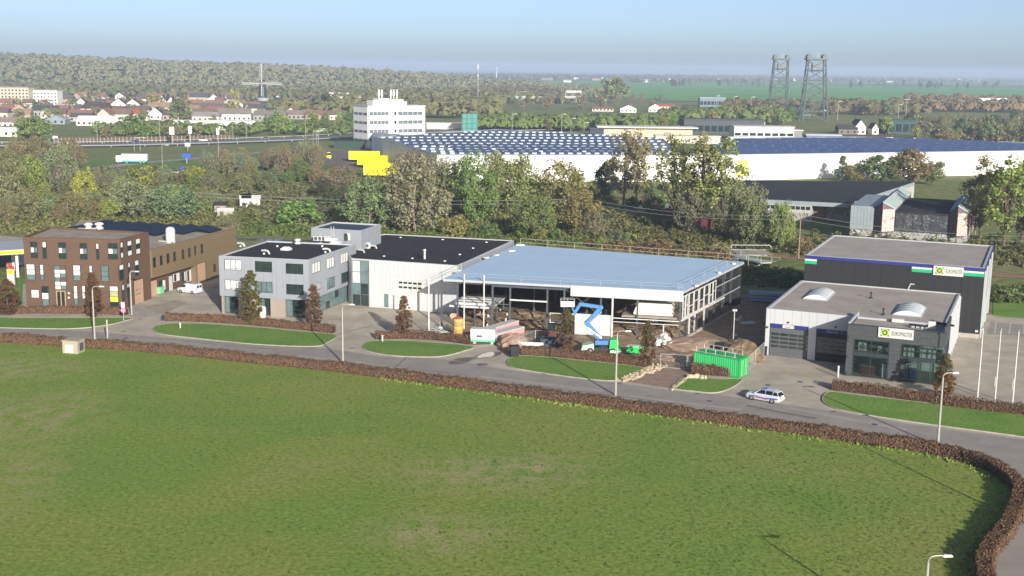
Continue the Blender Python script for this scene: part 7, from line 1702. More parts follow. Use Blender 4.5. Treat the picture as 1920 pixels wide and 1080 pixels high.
def bay(u0, u1, ln, nm, m):
    """a long gabled bay whose front ends in a prow: left cheek dull pink, right cheek painted"""
    um = u0 + (u1 - u0) * .45; pr = (u1 - u0) * .5; mp_ = mat('shaded_pink', '#6a555c', .8, .12)  # shade of the left cheek put into a darker pink
    MB().prism([(u0, 0), (um, -pr), (u1, 0), (u1, ln), (u0, ln)], 2.61, 8.0).build('bay_wall', mp_, o)
    Fr = Face((um, -pr), (u1, 0), o); MB().fbox(Fr, .05, Fr.L - .02, 2.7, 8.0, .004, .09).build(nm, m, o)
    g_ = MB(); g_.v += [(u0, 0, 8.003), (um, -pr, 8.003), (um, -pr, 9.6), (u1, 0, 8.003), (um, .4, 8.003), (um, .4, 9.5)]; g_.f += [(0, 1, 2), (1, 3, 2), (0, 2, 5, 4), (2, 3, 4, 5), (0, 4, 3, 1)]; g_.m += [0] * 5; g_.build('gable', mp_, o)
    for nm2, ue, mm in (('left_roof', u0 - .2, mat('blue_sheet', '#566c86', .6, .15)), ('right_roof', u1 + .2, mat('pale_roof', '#a3b0aa', .6, .15))):
        e = 0 if nm2 else 0; q = [(ue, -.25, 7.95), (um, -pr - .3, 9.65), (um, ln, 9.65), (ue, ln, 7.95)]
        MB().hexa((q if ue < um else q[::-1]) + [(x, y, z + .18) for x, y, z in (q if ue < um else q[::-1])]).build('roof', mm, o)
    MB().box(um - .15, -pr + .35, 0, um + .15, -pr + .65, 2.6).build('prop', M_STEEL, o)
bay(uu[1], uu[2], 42, 'graffiti_panel', M_GRAFP); bay(uu[3], uu[4], 30, 'graffiti_panel', M_GRAFP)
MB().box(uu[2] + .02, .3, 2.61, uu[3] - .02, 36, 7.2).build('dark_wall', M_GRAFD, o); MB().box(uu[2] + .22, -.1, 7.203, uu[3] - .22, 36, 7.4).build('roof', M_BITUMEN, o)
for i in range(6): MB().box(uu[2] + .3 + i * (uu[3] - uu[2] - .5) / 6, .2, 3.2, uu[2] + (i + .9) * (uu[3] - uu[2] - .3) / 6, .297, 6.8).build('dark_pane', M_GRAFD, o)
# scrap yard under the poplars
o = thing('truck', G(1205, 402), RAD(-14), 'truck with white cab and blue grey bed standing under the poplars', 'truck'); MB().box(0, 0, .9, 6, 2.4, 2.2).build('bed', M_PALEBLUE, o); MB().box(6.1, 0, .9, 8, 2.4, 3.2).build('cab', M_WHITE, o); MB().box(7.2, -.03, 2.0, 7.9, 0, 3.0).build('window', M_GLASS_D, o)
for x in (1, 2.3, 6.9):
    for y in (0, 2.4): wheel(o, x, y, .5, .3)
for k, (px, py, L, c, lab) in enumerate(((1237, 408, 5, 'dark_red', 'dark red skip right of the white truck cab'), (1262, 416, 5, 'tan', 'tan skip in the scrap yard under the poplars'), (1290, 426, 6, 'dark_red', 'dark red skip at the right end of the scrap yard'), (1205, 386, 9, 'dark_red', 'long dark red container behind the truck'))):
    o = thing('skip', G(px, py), RAD(-15), lab, 'skip', 'skips of the scrap yard'); m = mat(c, {'dark_red': '#5a2c30', 'tan': '#8d7558'}[c], .7, .15)
    MB().hexa([(0, .1, .1), (L, .1, .1), (L, 2.2, .1), (0, 2.2, .1), (-.3, 0, 2.2), (L + .3, 0, 2.2), (L + .3, 2.3, 2.2), (-.3, 2.3, 2.2)]).build('tub', m, o); MB().path([(-.3, 0, 2.25), (L + .3, 0, 2.25), (L + .3, 2.3, 2.25), (-.3, 2.3, 2.25), (-.3, 0, 2.25)], .08).build('rim', m, o)
o = thing('boat', G(1144, 455), .3, 'pale boat hull lying in the bushes behind the blue roof', 'boat'); MB().hexa([(-1.8, -.3, .1), (1.8, -.4, .1), (1.8, .4, .1), (-1.8, .3, .1), (-2.4, -.5, .9), (2.2, -.8, .8), (2.2, .8, .8), (-2.4, .5, .9)]).build('hull', M_KERB, o); MB().box(-1.2, -.4, .85, 1.4, .4, 1.0).build('cover', M_WOOD, o)
# garden sheds on the slope
for k, (px, py, w_, h_, m, lab) in enumerate(((450, 393, 5.5, 3.0, M_WHITE, 'white garden shed with a dark panel on the slope'), (402, 402, 3.2, 2.4, M_BEIGE, 'small beige hut left of the white garden shed'), (408, 410, 4.0, 1.8, M_KERB, 'low pale greenhouse below the white garden shed'))):
    o = thing('garden_shed', G(px, py), RAD(8), lab, 'shed'); MB().box(0, 0, 0, w_, 3, h_).build('wall', m, o); b = MB(); b.hexa([(-.2, -.2, h_), (w_ + .2, -.2, h_), (w_ + .2, 3.2, h_), (-.2, 3.2, h_), (-.2, 1.4, h_ + .9), (w_ + .2, 1.4, h_ + .9), (w_ + .2, 1.6, h_ + .9), (-.2, 1.6, h_ + .9)]); b.build('roof', M_WHITE if k != 1 else M_BITUMEN, o); MB().box(.6, -.05, .2, 1.5, 0, 2.0).build('door', M_FRAME_D, o)
    if k == 0: MB().hexa([(.5, .0, h_ + .2), (3.2, .0, h_ + .2), (3.2, 1.2, h_ + 1.3), (.5, 1.2, h_ + 1.3), (.5, -.1, h_ + .3), (3.2, -.1, h_ + .3), (3.2, 1.1, h_ + 1.4), (.5, 1.1, h_ + 1.4)]).build('solar_panel', M_SOLAR, o)

# ---------------------------------------------------------------- filling station at the left edge
q = G(-14, 520); o = thing('filling_station', q, RAD(-62), 'filling station canopy with yellow band at the left edge', 'filling station')
MB().box(-9, 0, 4.6, 3.5, 9, 5.5).build('canopy', M_EDGE, o); MB().box(-9.05, -.06, 4.75, 3.56, -.003, 5.35).build('yellow_band', M_YELLOW, o); MB().box(3.503, -.03, 4.75, 3.56, 9.05, 5.35).build('yellow_band', M_YELLOW, o)
for x in (-6, 1.5): MB().box(x, 4, 0, x + .5, 4.5, 4.597).build('column', M_WHITE, o)
for x in (-5, 0.2): p = MB().box(x, 3, .1, x + 1.0, 3.8, 1.9).build('pump', mat('pump_red', '#a03428', .5, .1), o); MB().box(x + .1, 2.95, 1.1, x + .9, 2.997, 1.7).build('display', M_WHITE, p)
q = G(8, 497); o = thing('station_shop', q, RAD(-20), 'low grey roofed shop of the filling station behind the canopy', 'shop'); MB().box(-14, 0, 0, 6, 10, 3.6).build('wall', M_FRAME_D, o); MB().box(-14.4, -.4, 3.603, 6.4, 10.4, 4.0).build('roof', M_ROOFGREY, o); MB().box(2.0, -.08, .3, 5.6, -.003, 3.0).build('poster_wall', graffiti('station_posters', '#b3b9c4', '#a1486a', 12), o); MB().lathe([(.8, 0), (.8, 1.0), (.5, 1.2)], 10, (-6, 4, 4.0)).build('roof_unit', M_WHITE, o)
o = thing('price_totem', G(22, 540), RAD(-15), 'white and red price totem beside the filling station', 'totem'); MB().box(-.7, -.15, 0, .7, .15, 3.4).build('panel', M_WHITE, o); MB().box(-.65, -.17, 2.6, .65, -.153, 3.3).build('yellow_field', M_YELLOW, o); MB().box(-.65, -.17, .4, .65, -.153, .9).build('red_field', mat('pump_red', '#a03428'), o)

# ---------------------------------------------------------------- village on the left
def house(px, py, wp, hp, lab, kind='gable', roof='#5b4f4c', wall='#c9c4ba', rz=0.0, dep=9.0, ridge='x', group='houses of the village', cat='house', n=2):
    x, y = G(px, py); k = scale_at(px, py); W, H = wp / k, hp / k; o = thing('village_house' if cat == 'house' else cat.replace(' ', '_'), (x, y), rz, lab, cat, group)
    mw = mat('wall' + wall, wall, .8, .08, .3); mr = mat('tiles' + roof, roof, .9, .15, .3)
    eh = H * (.52 if kind != 'flat' else .94)
    MB().box(-W / 2, 0, 0, W / 2, dep, eh).build('wall', mw, o)
    if kind == 'flat': MB().box(-W / 2 - .2, -.2, eh + .003, W / 2 + .2, dep + .2, H).build('roof', mr, o)
    elif ridge == 'x':      # ridge along the street
        MB().hexa([(-W / 2 - .3, -.4, eh + .003), (W / 2 + .3, -.4, eh + .003), (W / 2 + .3, dep + .4, eh + .003), (-W / 2 - .3, dep + .4, eh + .003), (-W / 2 - (.3 if kind == 'gable' else -2.5), dep / 2 - .1, H), (W / 2 + (.3 if kind == 'gable' else -2.5), dep / 2 - .1, H), (W / 2 + (.3 if kind == 'gable' else -2.5), dep / 2 + .1, H), (-W / 2 - (.3 if kind == 'gable' else -2.5), dep / 2 + .1, H)]).build('roof', mr, o)
    else:                   # gable towards the viewer
        g = MB(); g.v += [(-W / 2, 0, eh + .003), (W / 2, 0, eh + .003), (0, 0, H - .2), (-W / 2, .3, eh + .003), (W / 2, .3, eh + .003), (0, .3, H - .2)]; g.f += [(0, 1, 2), (3, 5, 4), (0, 2, 5, 3), (1, 4, 5, 2), (0, 3, 4, 1)]; g.m += [0] * 5; g.build('gable', mw, o)
        for s in (-1, 1):
            r = MB(); r.hexa([(s * (W / 2 + .4), -.3, eh - .1), (0, -.3, H), (0, dep, H), (s * (W / 2 + .4), dep, eh - .1), (s * (W / 2 + .4), -.3, eh + .2), (0, -.3, H + .3), (0, dep, H + .3), (s * (W / 2 + .4), dep, eh + .2)]); r.build('roof', mr, o)
    if cat == 'house':
        MB().box(W * .2, dep * .5 - .4, H * .8, W * .2 + .9, dep * .5 + .4, H * 1.12).build('chimney', mat('chimney', '#6d5a50', .9, .1), o)
    nn = max(1, int(W / 3.2)); fl = 1 if eh < 5 else int(eh / 3)
    if cat == 'low building': fl = 0
    for f in range(fl):
        for i in range(nn): u = -W / 2 + W * (i + .5) / nn; MB().box(u - .7, -.05, f * 3 + .9, u + .7, -.003, f * 3 + 2.3).build('window', M_GLASS_D, o)
    return o
H_ = '#c9c4ba'
for a in (
    (22, 197, 66, 34, 'large beige apartment block at the left edge of the village', 'flat', '#8b8078', '#b3a797', 0, 16, 'x', None, 'apartment block'),
    (82, 197, 52, 28, 'white apartment block right of the beige block', 'flat', '#a8a6a2', '#d2d2ce', 0, 14, 'x', None, 'apartment block'),
    (30, 208, 66, 12, 'long low white building below the beige block', 'flat', '#8a6f62', '#cfcfca', 0, 10, 'x', None, 'low building'),
    (12, 214, 34, 16, 'white house with red roof at the left edge', 'gable', '#8d5c48', H_),
    (84, 218, 42, 20, 'dark slate roofed house below the white apartment block', 'gable', '#3f4148', '#8f8c88'),
    (116, 208, 26, 13, 'pale pink low house right of the slate roofed house', 'flat', '#a39a92', '#c9b3a6'),
    (152, 206, 22, 22, 'white gabled house left of the long villa', 'gable', '#4d4642', '#dad8d2', 0, 9, 'y'),
    (175, 196, 14, 12, 'small white gable peeping over the long villa', 'gable', '#4d4642', '#dad8d2', 0, 9, 'y'),
    (179, 217, 56, 25, 'long pale pink villa with dark hipped roof', 'hip', '#44393a', '#c7b1a8'),
    (222, 208, 28, 23, 'left half of the white double gabled house', 'gable', '#4d4246', '#dcdad4', 0, 10, 'y'),
    (249, 208, 28, 22, 'right half of the white double gabled house', 'gable', '#4d4246', '#dcdad4', 0, 10, 'y'),
    (240, 224, 62, 20, 'house with long brick red roof before the double gables', 'gable', '#86503c', '#cbb9ab'),
    (264, 226, 24, 14, 'low white extension right of the red roof', 'gable', '#9a8d84', '#d2cfc8', 0, 8, 'y'),
    (291, 224, 24, 22, 'white gabled house with dark brick base by the olive tree', 'gable', '#3d3a3c', '#dcdad4', 0, 9, 'y'),
    (304, 206, 18, 27, 'left white gable of the dark roofed pair', 'gable', '#3b3f4a', '#dcdad4', 0, 10, 'y'),
    (321, 207, 18, 25, 'right white gable of the dark roofed pair', 'gable', '#3b3f4a', '#dcdad4', 0, 10, 'y'),
    (104, 233, 36, 16, 'grey barn with white edged gable behind the motorway trees', 'gable', '#8f9296', '#7d8790', 0, 10, 'y'),
    (188, 236, 90, 18, 'long low building with white vaulted roof', 'gable', '#d0d0cc', '#c6c2ba', 0, 12),
    (150, 228, 40, 16, 'dark low roofed house left of the white vaulted roof', 'gable', '#4b4a50', '#a09a92'),
    (15, 240, 42, 20, 'brown roofed bungalow at the left edge above the motorway', 'gable', '#7c6f68', '#c8c2b8'),
    (12, 256, 40, 18, 'white walled bungalow with terrace at the left edge', 'flat', '#8a807a', '#d0ccc6'),
    (410, 243, 164, 17, 'very long low white wall of a nursery building', 'flat', '#b9b7b2', '#d4d6ce', RAD(12), 12, 'x', None, 'low building'),
    (398, 212, 74, 18, 'terrace of brown houses with a band of dark windows', 'gable', '#5d5250', '#8f7768', 0, 9),
    (372, 192, 36, 18, 'slate roofed house with small white dormers left of the poplar', 'gable', '#4b484c', '#a39b92'),
    (402, 194, 26, 16, 'dark roofed house with white dormer right of its neighbour', 'gable', '#4b484c', '#c8c4bc', 0, 9, 'y'),
    (385, 228, 50, 18, 'pale house with white chimney stack below the brown terrace', 'gable', '#7f7a78', '#cfccc4'),
    (440, 226, 60, 22, 'house with wide grey brown roof and white gable edge', 'gable', '#736b66', '#d2cfc8', RAD(10), 10),
    (526, 212, 24, 15, 'white box shaped house right of the windmill', 'flat', '#b5b3ae', '#dad8d4'),
    (505, 226, 60, 18, 'grey terrace with dark dormers below the windmill', 'gable', '#6f6864', '#8f8a84'),
    (572, 224, 66, 17, 'grey brown terrace left of the office tower', 'gable', '#746a64', '#8d867e'),
    (548, 186, 72, 12, 'far white terrace with brown roofs behind the windmill', 'gable', '#75655f', '#d4d0c8', 0, 9),
    (505, 186, 20, 9, 'small white house right of the windmill foot', 'gable', '#7f716b', '#d4d0c8'),
    (640, 190, 44, 16, 'upper white flats left of the office tower', 'flat', '#bdbbb6', '#d4ccc2', 0, 12, 'x', None, 'apartment block'),
    (664, 200, 64, 18, 'long white flats left of the office tower', 'flat', '#c8c6c2', '#d6d2ca', 0, 12, 'x', None, 'apartment block'),
    (655, 213, 28, 16, 'small house with dark red roof left of the office tower', 'gable', '#7a3230', '#8f7a6e'),
    (667, 219, 18, 12, 'white garage house left of the office tower', 'flat', '#b5b3ae', '#dad8d4'),
    (812, 206, 14, 14, 'small white gable in the trees right of the office tower', 'gable', '#4a4446', '#dcdad4', 0, 9, 'y'),
    (850, 210, 20, 10, 'low white house in the trees right of the office tower', 'gable', '#6e4a42', '#d4d0c8'),
    (911, 199, 14, 15, 'white sloping gable in the brown park wood', 'gable', '#4a4446', '#dcdad4', 0, 9, 'y'),
    (941, 184, 8, 10, 'tiny white house in the brown park wood', 'gable', '#6e4a42', '#dcdad4'),
    (1130, 209, 40, 9, 'long pale roofed barn under the big olive tree', 'gable', '#7d5a50', '#c8beb2', 0, 12),
    (1178, 211, 30, 14, 'white farmhouse right of the viaduct', 'gable', '#6b5a52', '#d6d4ce', 0, 9, 'y'),
    (1228, 210, 24, 15, 'white house with rounded gable right of the viaduct', 'gable', '#8a5448', '#d6d4ce', 0, 9, 'y'),
    (1250, 205, 30, 10, 'low red roofed house right of the viaduct', 'gable', '#8a5448', '#cdb7aa'),
    (1633, 213, 44, 12, 'house with long bright red roof behind the lift bridge', 'gable', '#a0483c', '#b08a78', 0, 10),
    (1655, 215, 20, 12, 'smaller red roofed house right of the long red roof', 'gable', '#a0483c', '#b08a78', 0, 9),
    (1590, 252, 36, 18, 'dark roofed houses left of the chapel gable', 'gable', '#3a383c', '#6b6662'),
    (1613, 252, 20, 27, 'white chapel like gable behind the solar roof', 'gable', '#3a383c', '#d6cfc0', 0, 14, 'y', None, 'chapel'),
    (1641, 252, 12, 20, 'narrow white gable edge beside the golden tree', 'gable', '#3a383c', '#d6cfc0', 0, 10, 'y')):
    house(*a)
SEEN = set(); RV = random.Random(55); RW = ['#6b5a52', '#5a5052', '#7a5c50', '#4c494c', '#84705f']; nmR = ['brown', 'dull plum', 'reddish brown', 'dark slate', 'tan']
spots = [(x + RV.uniform(-9, 9), y + RV.uniform(-2.5, 2.5)) for y in (181, 188, 196, 204, 214, 224) for x in range(6, 640, 36)]
for px, py in spots:
    if 465 < px < 530 and py < 205 or RV.random() < .18: continue
    i = RV.randrange(5); rg = RV.choice('xxy'); wl = RV.choice(['#b9b0a4', '#cfcbc2', '#9c8a7c']); wn = {'#b9b0a4': 'beige', '#cfcbc2': 'white', '#9c8a7c': 'brick'}[wl]
    px2 = px * 1.0; k_ = scale_at(px, py); W_px = RV.uniform(9, 20) * k_ if rg == 'x' else RV.uniform(8, 10) * k_
    lab = wn + ' house with ' + nmR[i] + ' roof, ' + ('gable facing us' if rg == 'y' else 'long side facing us') + ', ' + ('far left', 'left', 'middle', 'right', 'far right')[min(4, int(px / 130))] + ' of village row ' + ('one', 'two', 'three', 'four', 'five', 'six')[min(5, max(0, int((py - 177) / 8)))]
    if lab in SEEN: continue
    SEEN.add(lab); house(px, py, W_px, RV.uniform(6.5, 9) * k_, lab, 'gable', RW[i], wl, RV.uniform(-.25, .25), 9.0, rg, 'small houses of the village')
# modern buildings behind the warehouse
def slab(name, px, py, wp, hp, dep, lab, wall, roof='#6b6a6c', band=None, cat='building', over=.5, rz=0):
    x, y = G(px, py); k = scale_at(px, py); W, H = wp / k, hp / k; o = thing(name, (x, y), rz, lab, cat); MB().box(0, 0, 0, W, dep, H - .6).build('wall', mat('wall' + wall, wall, .7, .08, .3), o); MB().box(-over, -over, H - .597, W + over, dep + over, H).build('roof', mat('tiles' + roof, roof, .9, .15, .3), o)
    if band:
        n = max(2, int(W / 4))
        for i in range(n): MB().box(W * (i + .1) / n, -.06, H * band[0], W * (i + .9) / n, -.003, H * band[1]).build('window', M_GLASS_D, o)
    return o
slab('school', 1282, 250, 150, 27, 18, 'long dark modern building with slatted front and flat roof', '#454a50', '#4a4b4e', (.15, .55))
slab('school', 1326, 240, 108, 14, 14, 'white window band storey of the dark modern building', '#c6c6c0', '#55504f', (.3, .8))
slab('white_block', 1376, 262, 112, 26, 16, 'white block with four dark windows in front of the dark modern building', '#c8c8c6', '#a5a5a4', (.3, .5))
slab('low_hall', 1440, 262, 64, 19, 16, 'grey low hall right of the white block', '#7c7c80', '#b3b1aa')
slab('low_hall', 1370, 268, 140, 11, 8, 'long white parapet building behind the blue solar roof', '#d2d2ce', '#c8c8c4')
slab('low_hall', 1512, 268, 64, 16, 10, 'blue grey box building behind the blue solar roof', '#5d6c82', '#a8adb4')
slab('low_hall', 1578, 264, 96, 10, 10, 'white low building with brown roof behind the blue solar roof', '#d2d2ce', '#4a3a36')
slab('low_hall', 1128, 256, 170, 19, 14, 'beige hall with wide thin white roof behind the warehouse', '#b9ab94', '#c9c9c2', None, over=3)
slab('low_hall', 1106, 256, 26, 16, 10, 'small dark cube at the left end of the beige hall', '#343a46', '#4a4f58')
slab('low_hall', 1230, 268, 120, 14, 10, 'pale wall building right of the beige hall', '#c9c2b2', '#bdb7a8')
slab('station_building', 1312, 200, 48, 17, 14, 'distant grey building with pale blue flat roof left of the lift bridge', '#6d7680', '#a5b4bd', (.2, .6))
slab('glass_office', 1664, 252, 54, 26, 20, 'dark green glass building right of the golden conical tree', '#33484c', '#3e5a4c', (.2, .75))
slab('glass_office', 1692, 250, 26, 22, 16, 'pale curved glass front at the right end of the green glass building', '#8c9aa0', '#42594c', (.2, .75))
slab('white_villa', 1834, 202, 60, 18, 14, 'white angular building among the rusty trees at the right edge', '#d4d4d0', '#c9c9c6', (.2, .5))
slab('ship_house', 1545, 208, 14, 10, 10, 'small white bridge keeper house right of the lift bridge', '#b4bccb', '#c6cbd8', (.3, .7))
slab('low_hall', 800, 242, 66, 12, 8, 'long low white building right of the office tower', '#d0d0cc', '#b7bfae')
o = thing('glass_tower', G(866, 247), 0, 'square green glass stair tower behind the warehouse roof', 'glass tower'); k = scale_at(866, 247); W, H = 29 / k, 33 / k
MB().box(.4, .4, 0, W - .4, 6, H).build('glass_core', mat('teal_glass', '#4f8d85', .2, .1, .5, spec=.6), o)
for i in range(4): MB().box(W * i / 3 - .2, .0, 0, W * i / 3 + .2, .37, H).build('post', mat('teal_frame', '#3f6d68', .5, .1), o)
for i in range(4): MB().box(0, .05, H * (i + .7) / 3.7, W, .36, H * (i + .7) / 3.7 + .35).build('cross_bar', mat('teal_frame', '#3f6d68'), o)

# ---------------------------------------------------------------- windmill
x, y = G(493, 193); k = scale_at(493, 193); o = thing('windmill', (x, y), 0, 'dark tapering windmill with four pale sails rising above the village', 'windmill')
hb = 33 / k; MB().lathe([(5.4, 0), (5.2, 4), (3.4, hb), (0.5, hb)], 12).build('tower', mat('mill_tar', '#2c2e33', .8, .15), o); MB().lathe([(5.6, 2), (7.2, 5.0), (7.2, 5.4), (5.0, 5.4)], 14).build('stage', M_EDGE, o); MB().lathe([(3.6, hb), (3.7, hb + 1.2), (2.2, hb + 3.4), (.3, hb + 4)], 12).build('cap', mat('mill_cap', '#6b665c', .8, .15), o)
cz = hb + 1.6
for i, a in enumerate((88, 178, 268, 358)):
    t = RAD(a); c, s_ = math.cos(t), math.sin(t); L = (36 if i else 36) / k; sp = MB(); sp.beam((0, -4.3, cz), (c * L, -4.3, cz + s_ * L), .8, .8); sl_ = sp.build('sail', M_EDGE, o)
    f = MB()
    for j in range(9):
        d = L * (.18 + j * .1); f.beam((c * d, -4.4, cz + s_ * d), (c * d - s_ * 1.9, -4.4, cz + s_ * d + c * 1.9), .4, .4)
    f.beam((c * L * .18 - s_ * 1.9, -4.4, cz + s_ * L * .18 + c * 1.9), (c * L - s_ * 1.9, -4.4, cz + s_ * L + c * 1.9), .3, .3); f.build('lattice', M_EDGE, sl_)
MB().bar((0, -4.8, cz), (0, 0, cz), .7, 8).build('wind_shaft', M_BARK, o)
# tall aerial
o = thing('antenna_mast', G(896, 200), 0, 'slim mast with white antenna panels rising from the park wood', 'mast'); MB().bar((0, 0, 0), (0, 0, 44), .32, 6, .2).build('pole', M_GALV, o); MB().box(-.45, -.45, 30, .45, .45, 33).build('antenna', M_GALV, o); MB().box(-.7, -.7, 38, .7, .7, 43).build('antenna', M_EDGE, o)

# ---------------------------------------------------------------- lift bridge
M_BR = mat('bridge_green_grey', '#5b6562', .6, .1, .3)
def lift_tower(pxl, pxr, py, top, tl, tr_, lab):
    x0, y0 = G(pxl, py); x1, y1 = G(pxr, py); k = scale_at((pxl + pxr) / 2, py); H = (py - top) / k * 1.015; W = (pxr - pxl) / k; cx = (pxl + pxr) / 2; T0, T1 = (tl - cx) / k, (tr_ - cx) / k
    o = thing('lift_bridge_tower', ((x0 + x1) / 2, y0), 0, lab, 'bridge tower', 'towers of the lift bridge'); D = W * .62
    B = [(-W / 2, 0, 0), (W / 2, 0, 0), (W / 2, D, 0), (-W / 2, D, 0)]; Tp = [(T0, D * .2, H), (T1, D * .2, H), (T1, D * .8, H), (T0, D * .8, H)]
    B = [Vector(v) for v in B]; Tp = [Vector(v) for v in Tp]
    for i in range(4): MB().bar(B[i], Tp[i], .62, 4, .5).build('leg', M_BR, o)
    n = 6
    for i in range(4):
        j = (i + 1) % 4; m = MB()
        for s in range(n):
            a0, a1, b0, b1 = B[i].lerp(Tp[i], s / n), B[i].lerp(Tp[i], (s + 1) / n), B[j].lerp(Tp[j], s / n), B[j].lerp(Tp[j], (s + 1) / n)
            m.bar(a1, b1, .26, 4); m.bar(*((a0, b1) if s % 2 else (b0, a1)), .24, 4)
        m.build('bracing', M_BR, o)
    MB().box(T0 - 1.8, D * .1, H + .003, T1 + 1.8, D * .9, H + 1.4).build('platform', M_BR, o)
    for x in (T0 + .5, T1 - .5): MB().bar((x, D * .25, H + 2.6), (x, D * .75, H + 2.6), 2.0, 14).build('sheave', M_BR, o)
    MB().box((T0 + T1) / 2 - 3.2, D * .3, H * .8, (T0 + T1) / 2 + 3.2, D * .7, H * .93).build('counterweight', mat('weight_grey', '#6d787c', .8, .15), o); MB().bar(((T0 + T1) / 2 + 1, D / 2, H + 1), ((T0 + T1) / 2 + 1, D / 2, H + 6), .3, 6).build('mast', M_GALV, o)
lift_tower(1441, 1475, 214, 115, 1448, 1473, 'left lattice tower of the lift bridge'); lift_tower(1503, 1550, 228, 116, 1510, 1541, 'right, nearer and larger lattice tower of the lift bridge')
a, b = Vector((*G(1470, 216), 3)), Vector((*G(1512, 224), 3)); o = thing('bridge_span', tuple(a), math.atan2(b.y - a.y, b.x - a.x), 'low trussed span between the two lift bridge towers', 'bridge span'); L = (b - a).xy.length; MB().box(0, -4, 0, L, 4, 1.4).build('deck', M_BR, o)
for y in (-4, 4):
    m = MB(); m.beam((0, y, 7), (L, y, 7), .7, .7)
    for i in range(8): m.bar((L * i / 8, y, 1.4), (L * (i + .5) / 8, y, 7), .3, 4); m.bar((L * (i + .5) / 8, y, 7), (L * (i + 1) / 8, y, 1.4), .3, 4)
    m.build('truss', M_BR, o)
# viaduct
a, b = G(962, 194), G(1092, 193); o = thing('viaduct', a, math.atan2(b[1] - a[1], b[0] - a[0]), 'pale concrete motorway viaduct before the far farmland', 'viaduct'); L = math.hypot(b[0] - a[0], b[1] - a[1]); MB().box(0, -6, 5.5, L, 6, 7.0).build('deck', M_KERB, o)
for i in range(5): MB().box(L * (i + .3) / 5, -5, 0, L * (i + .3) / 5 + 1.5, 5, 5.497).build('pier', M_KERB, o)
for y in (-6, 6): MB().box(0, y - .1, 7.003, L, y + .1, 8.2).build('railing', M_GALV, o)
MB().path([(L * .05, 0, 7), (L * .05, 0, 13), (L * .22, 0, 13), (L * .22, 0, 7)], .35, 4).build('sign_gantry', M_BEIGE, o)
MB().path([(L * .75, 0, 7), (L * .75, 0, 13.5), (L * .98, 0, 13.5), (L * .98, 0, 7)], .35, 4).build('sign_gantry', M_GALV, o)
for i in range(6): MB().box(L * (.76 + i * .038), -.4, 12.2, L * (.785 + i * .038), .4, 14.4).build('signal_box', M_WHITE2, o)

# ---------------------------------------------------------------- motorway furniture
for k, off in enumerate((14, -14.5)):
    p = offset_path(MWY, off); m = MB(); o = thing('crash_barrier', p[0], 0, ('crash barrier along the far edge of the motorway', 'crash barrier along the near edge of the motorway')[k], 'crash barrier')
    for i in range(len(p) - 1): m.beam((p[i][0] - p[0][0], p[i][1] - p[0][1], 1.1), (p[i + 1][0] - p[0][0], p[i + 1][1] - p[0][1], 1.1), .2, .35)
    m.build('rail', mat('dull_galvanised', '#8a8c8a', .6, .1), o); m = MB()
    for i in range(0, len(p)): m.box(p[i][0] - p[0][0] - .15, p[i][1] - p[0][1] - .15, .2, p[i][0] - p[0][0] + .15, p[i][1] - p[0][1] + .15, .9)
    m.build('post', M_GALV, o)
p = offset_path(MWY, 18); i0 = [i for i in range(len(p)) if G(100, 265)[0] < p[i][0] < G(470, 260)[0]]
o = thing('noise_screen', p[i0[0]], 0, 'dark brown noise screen with pale posts along the far motorway edge', 'noise screen'); x0, y0 = p[i0[0]]
n = 46
for k in range(n):
    t = k / n * (len(i0) - 1); i = int(t); f = t - i; q0 = Vector(p[i0[i]]).lerp(Vector(p[i0[i + 1]]), f); t2 = (k + 1) / n * (len(i0) - 1) - 1e-6; i2 = int(t2); q1 = Vector(p[i0[i2]]).lerp(Vector(p[i0[i2 + 1]]), t2 - i2)
    MB().beam((q0.x - x0, q0.y - y0, 1.6), (q1.x - x0, q1.y - y0, 1.6), .2, 2.2).build('panel', mat('screen_brown', '#5d4a44', .8, .15), o); MB().box(q0.x - x0 - .2, q0.y - y0 - .25, 0, q0.x - x0 + .2, q0.y - y0 + .2, 3.0).build('post', mat('screen_post', '#8d837a', .8, .1), o)
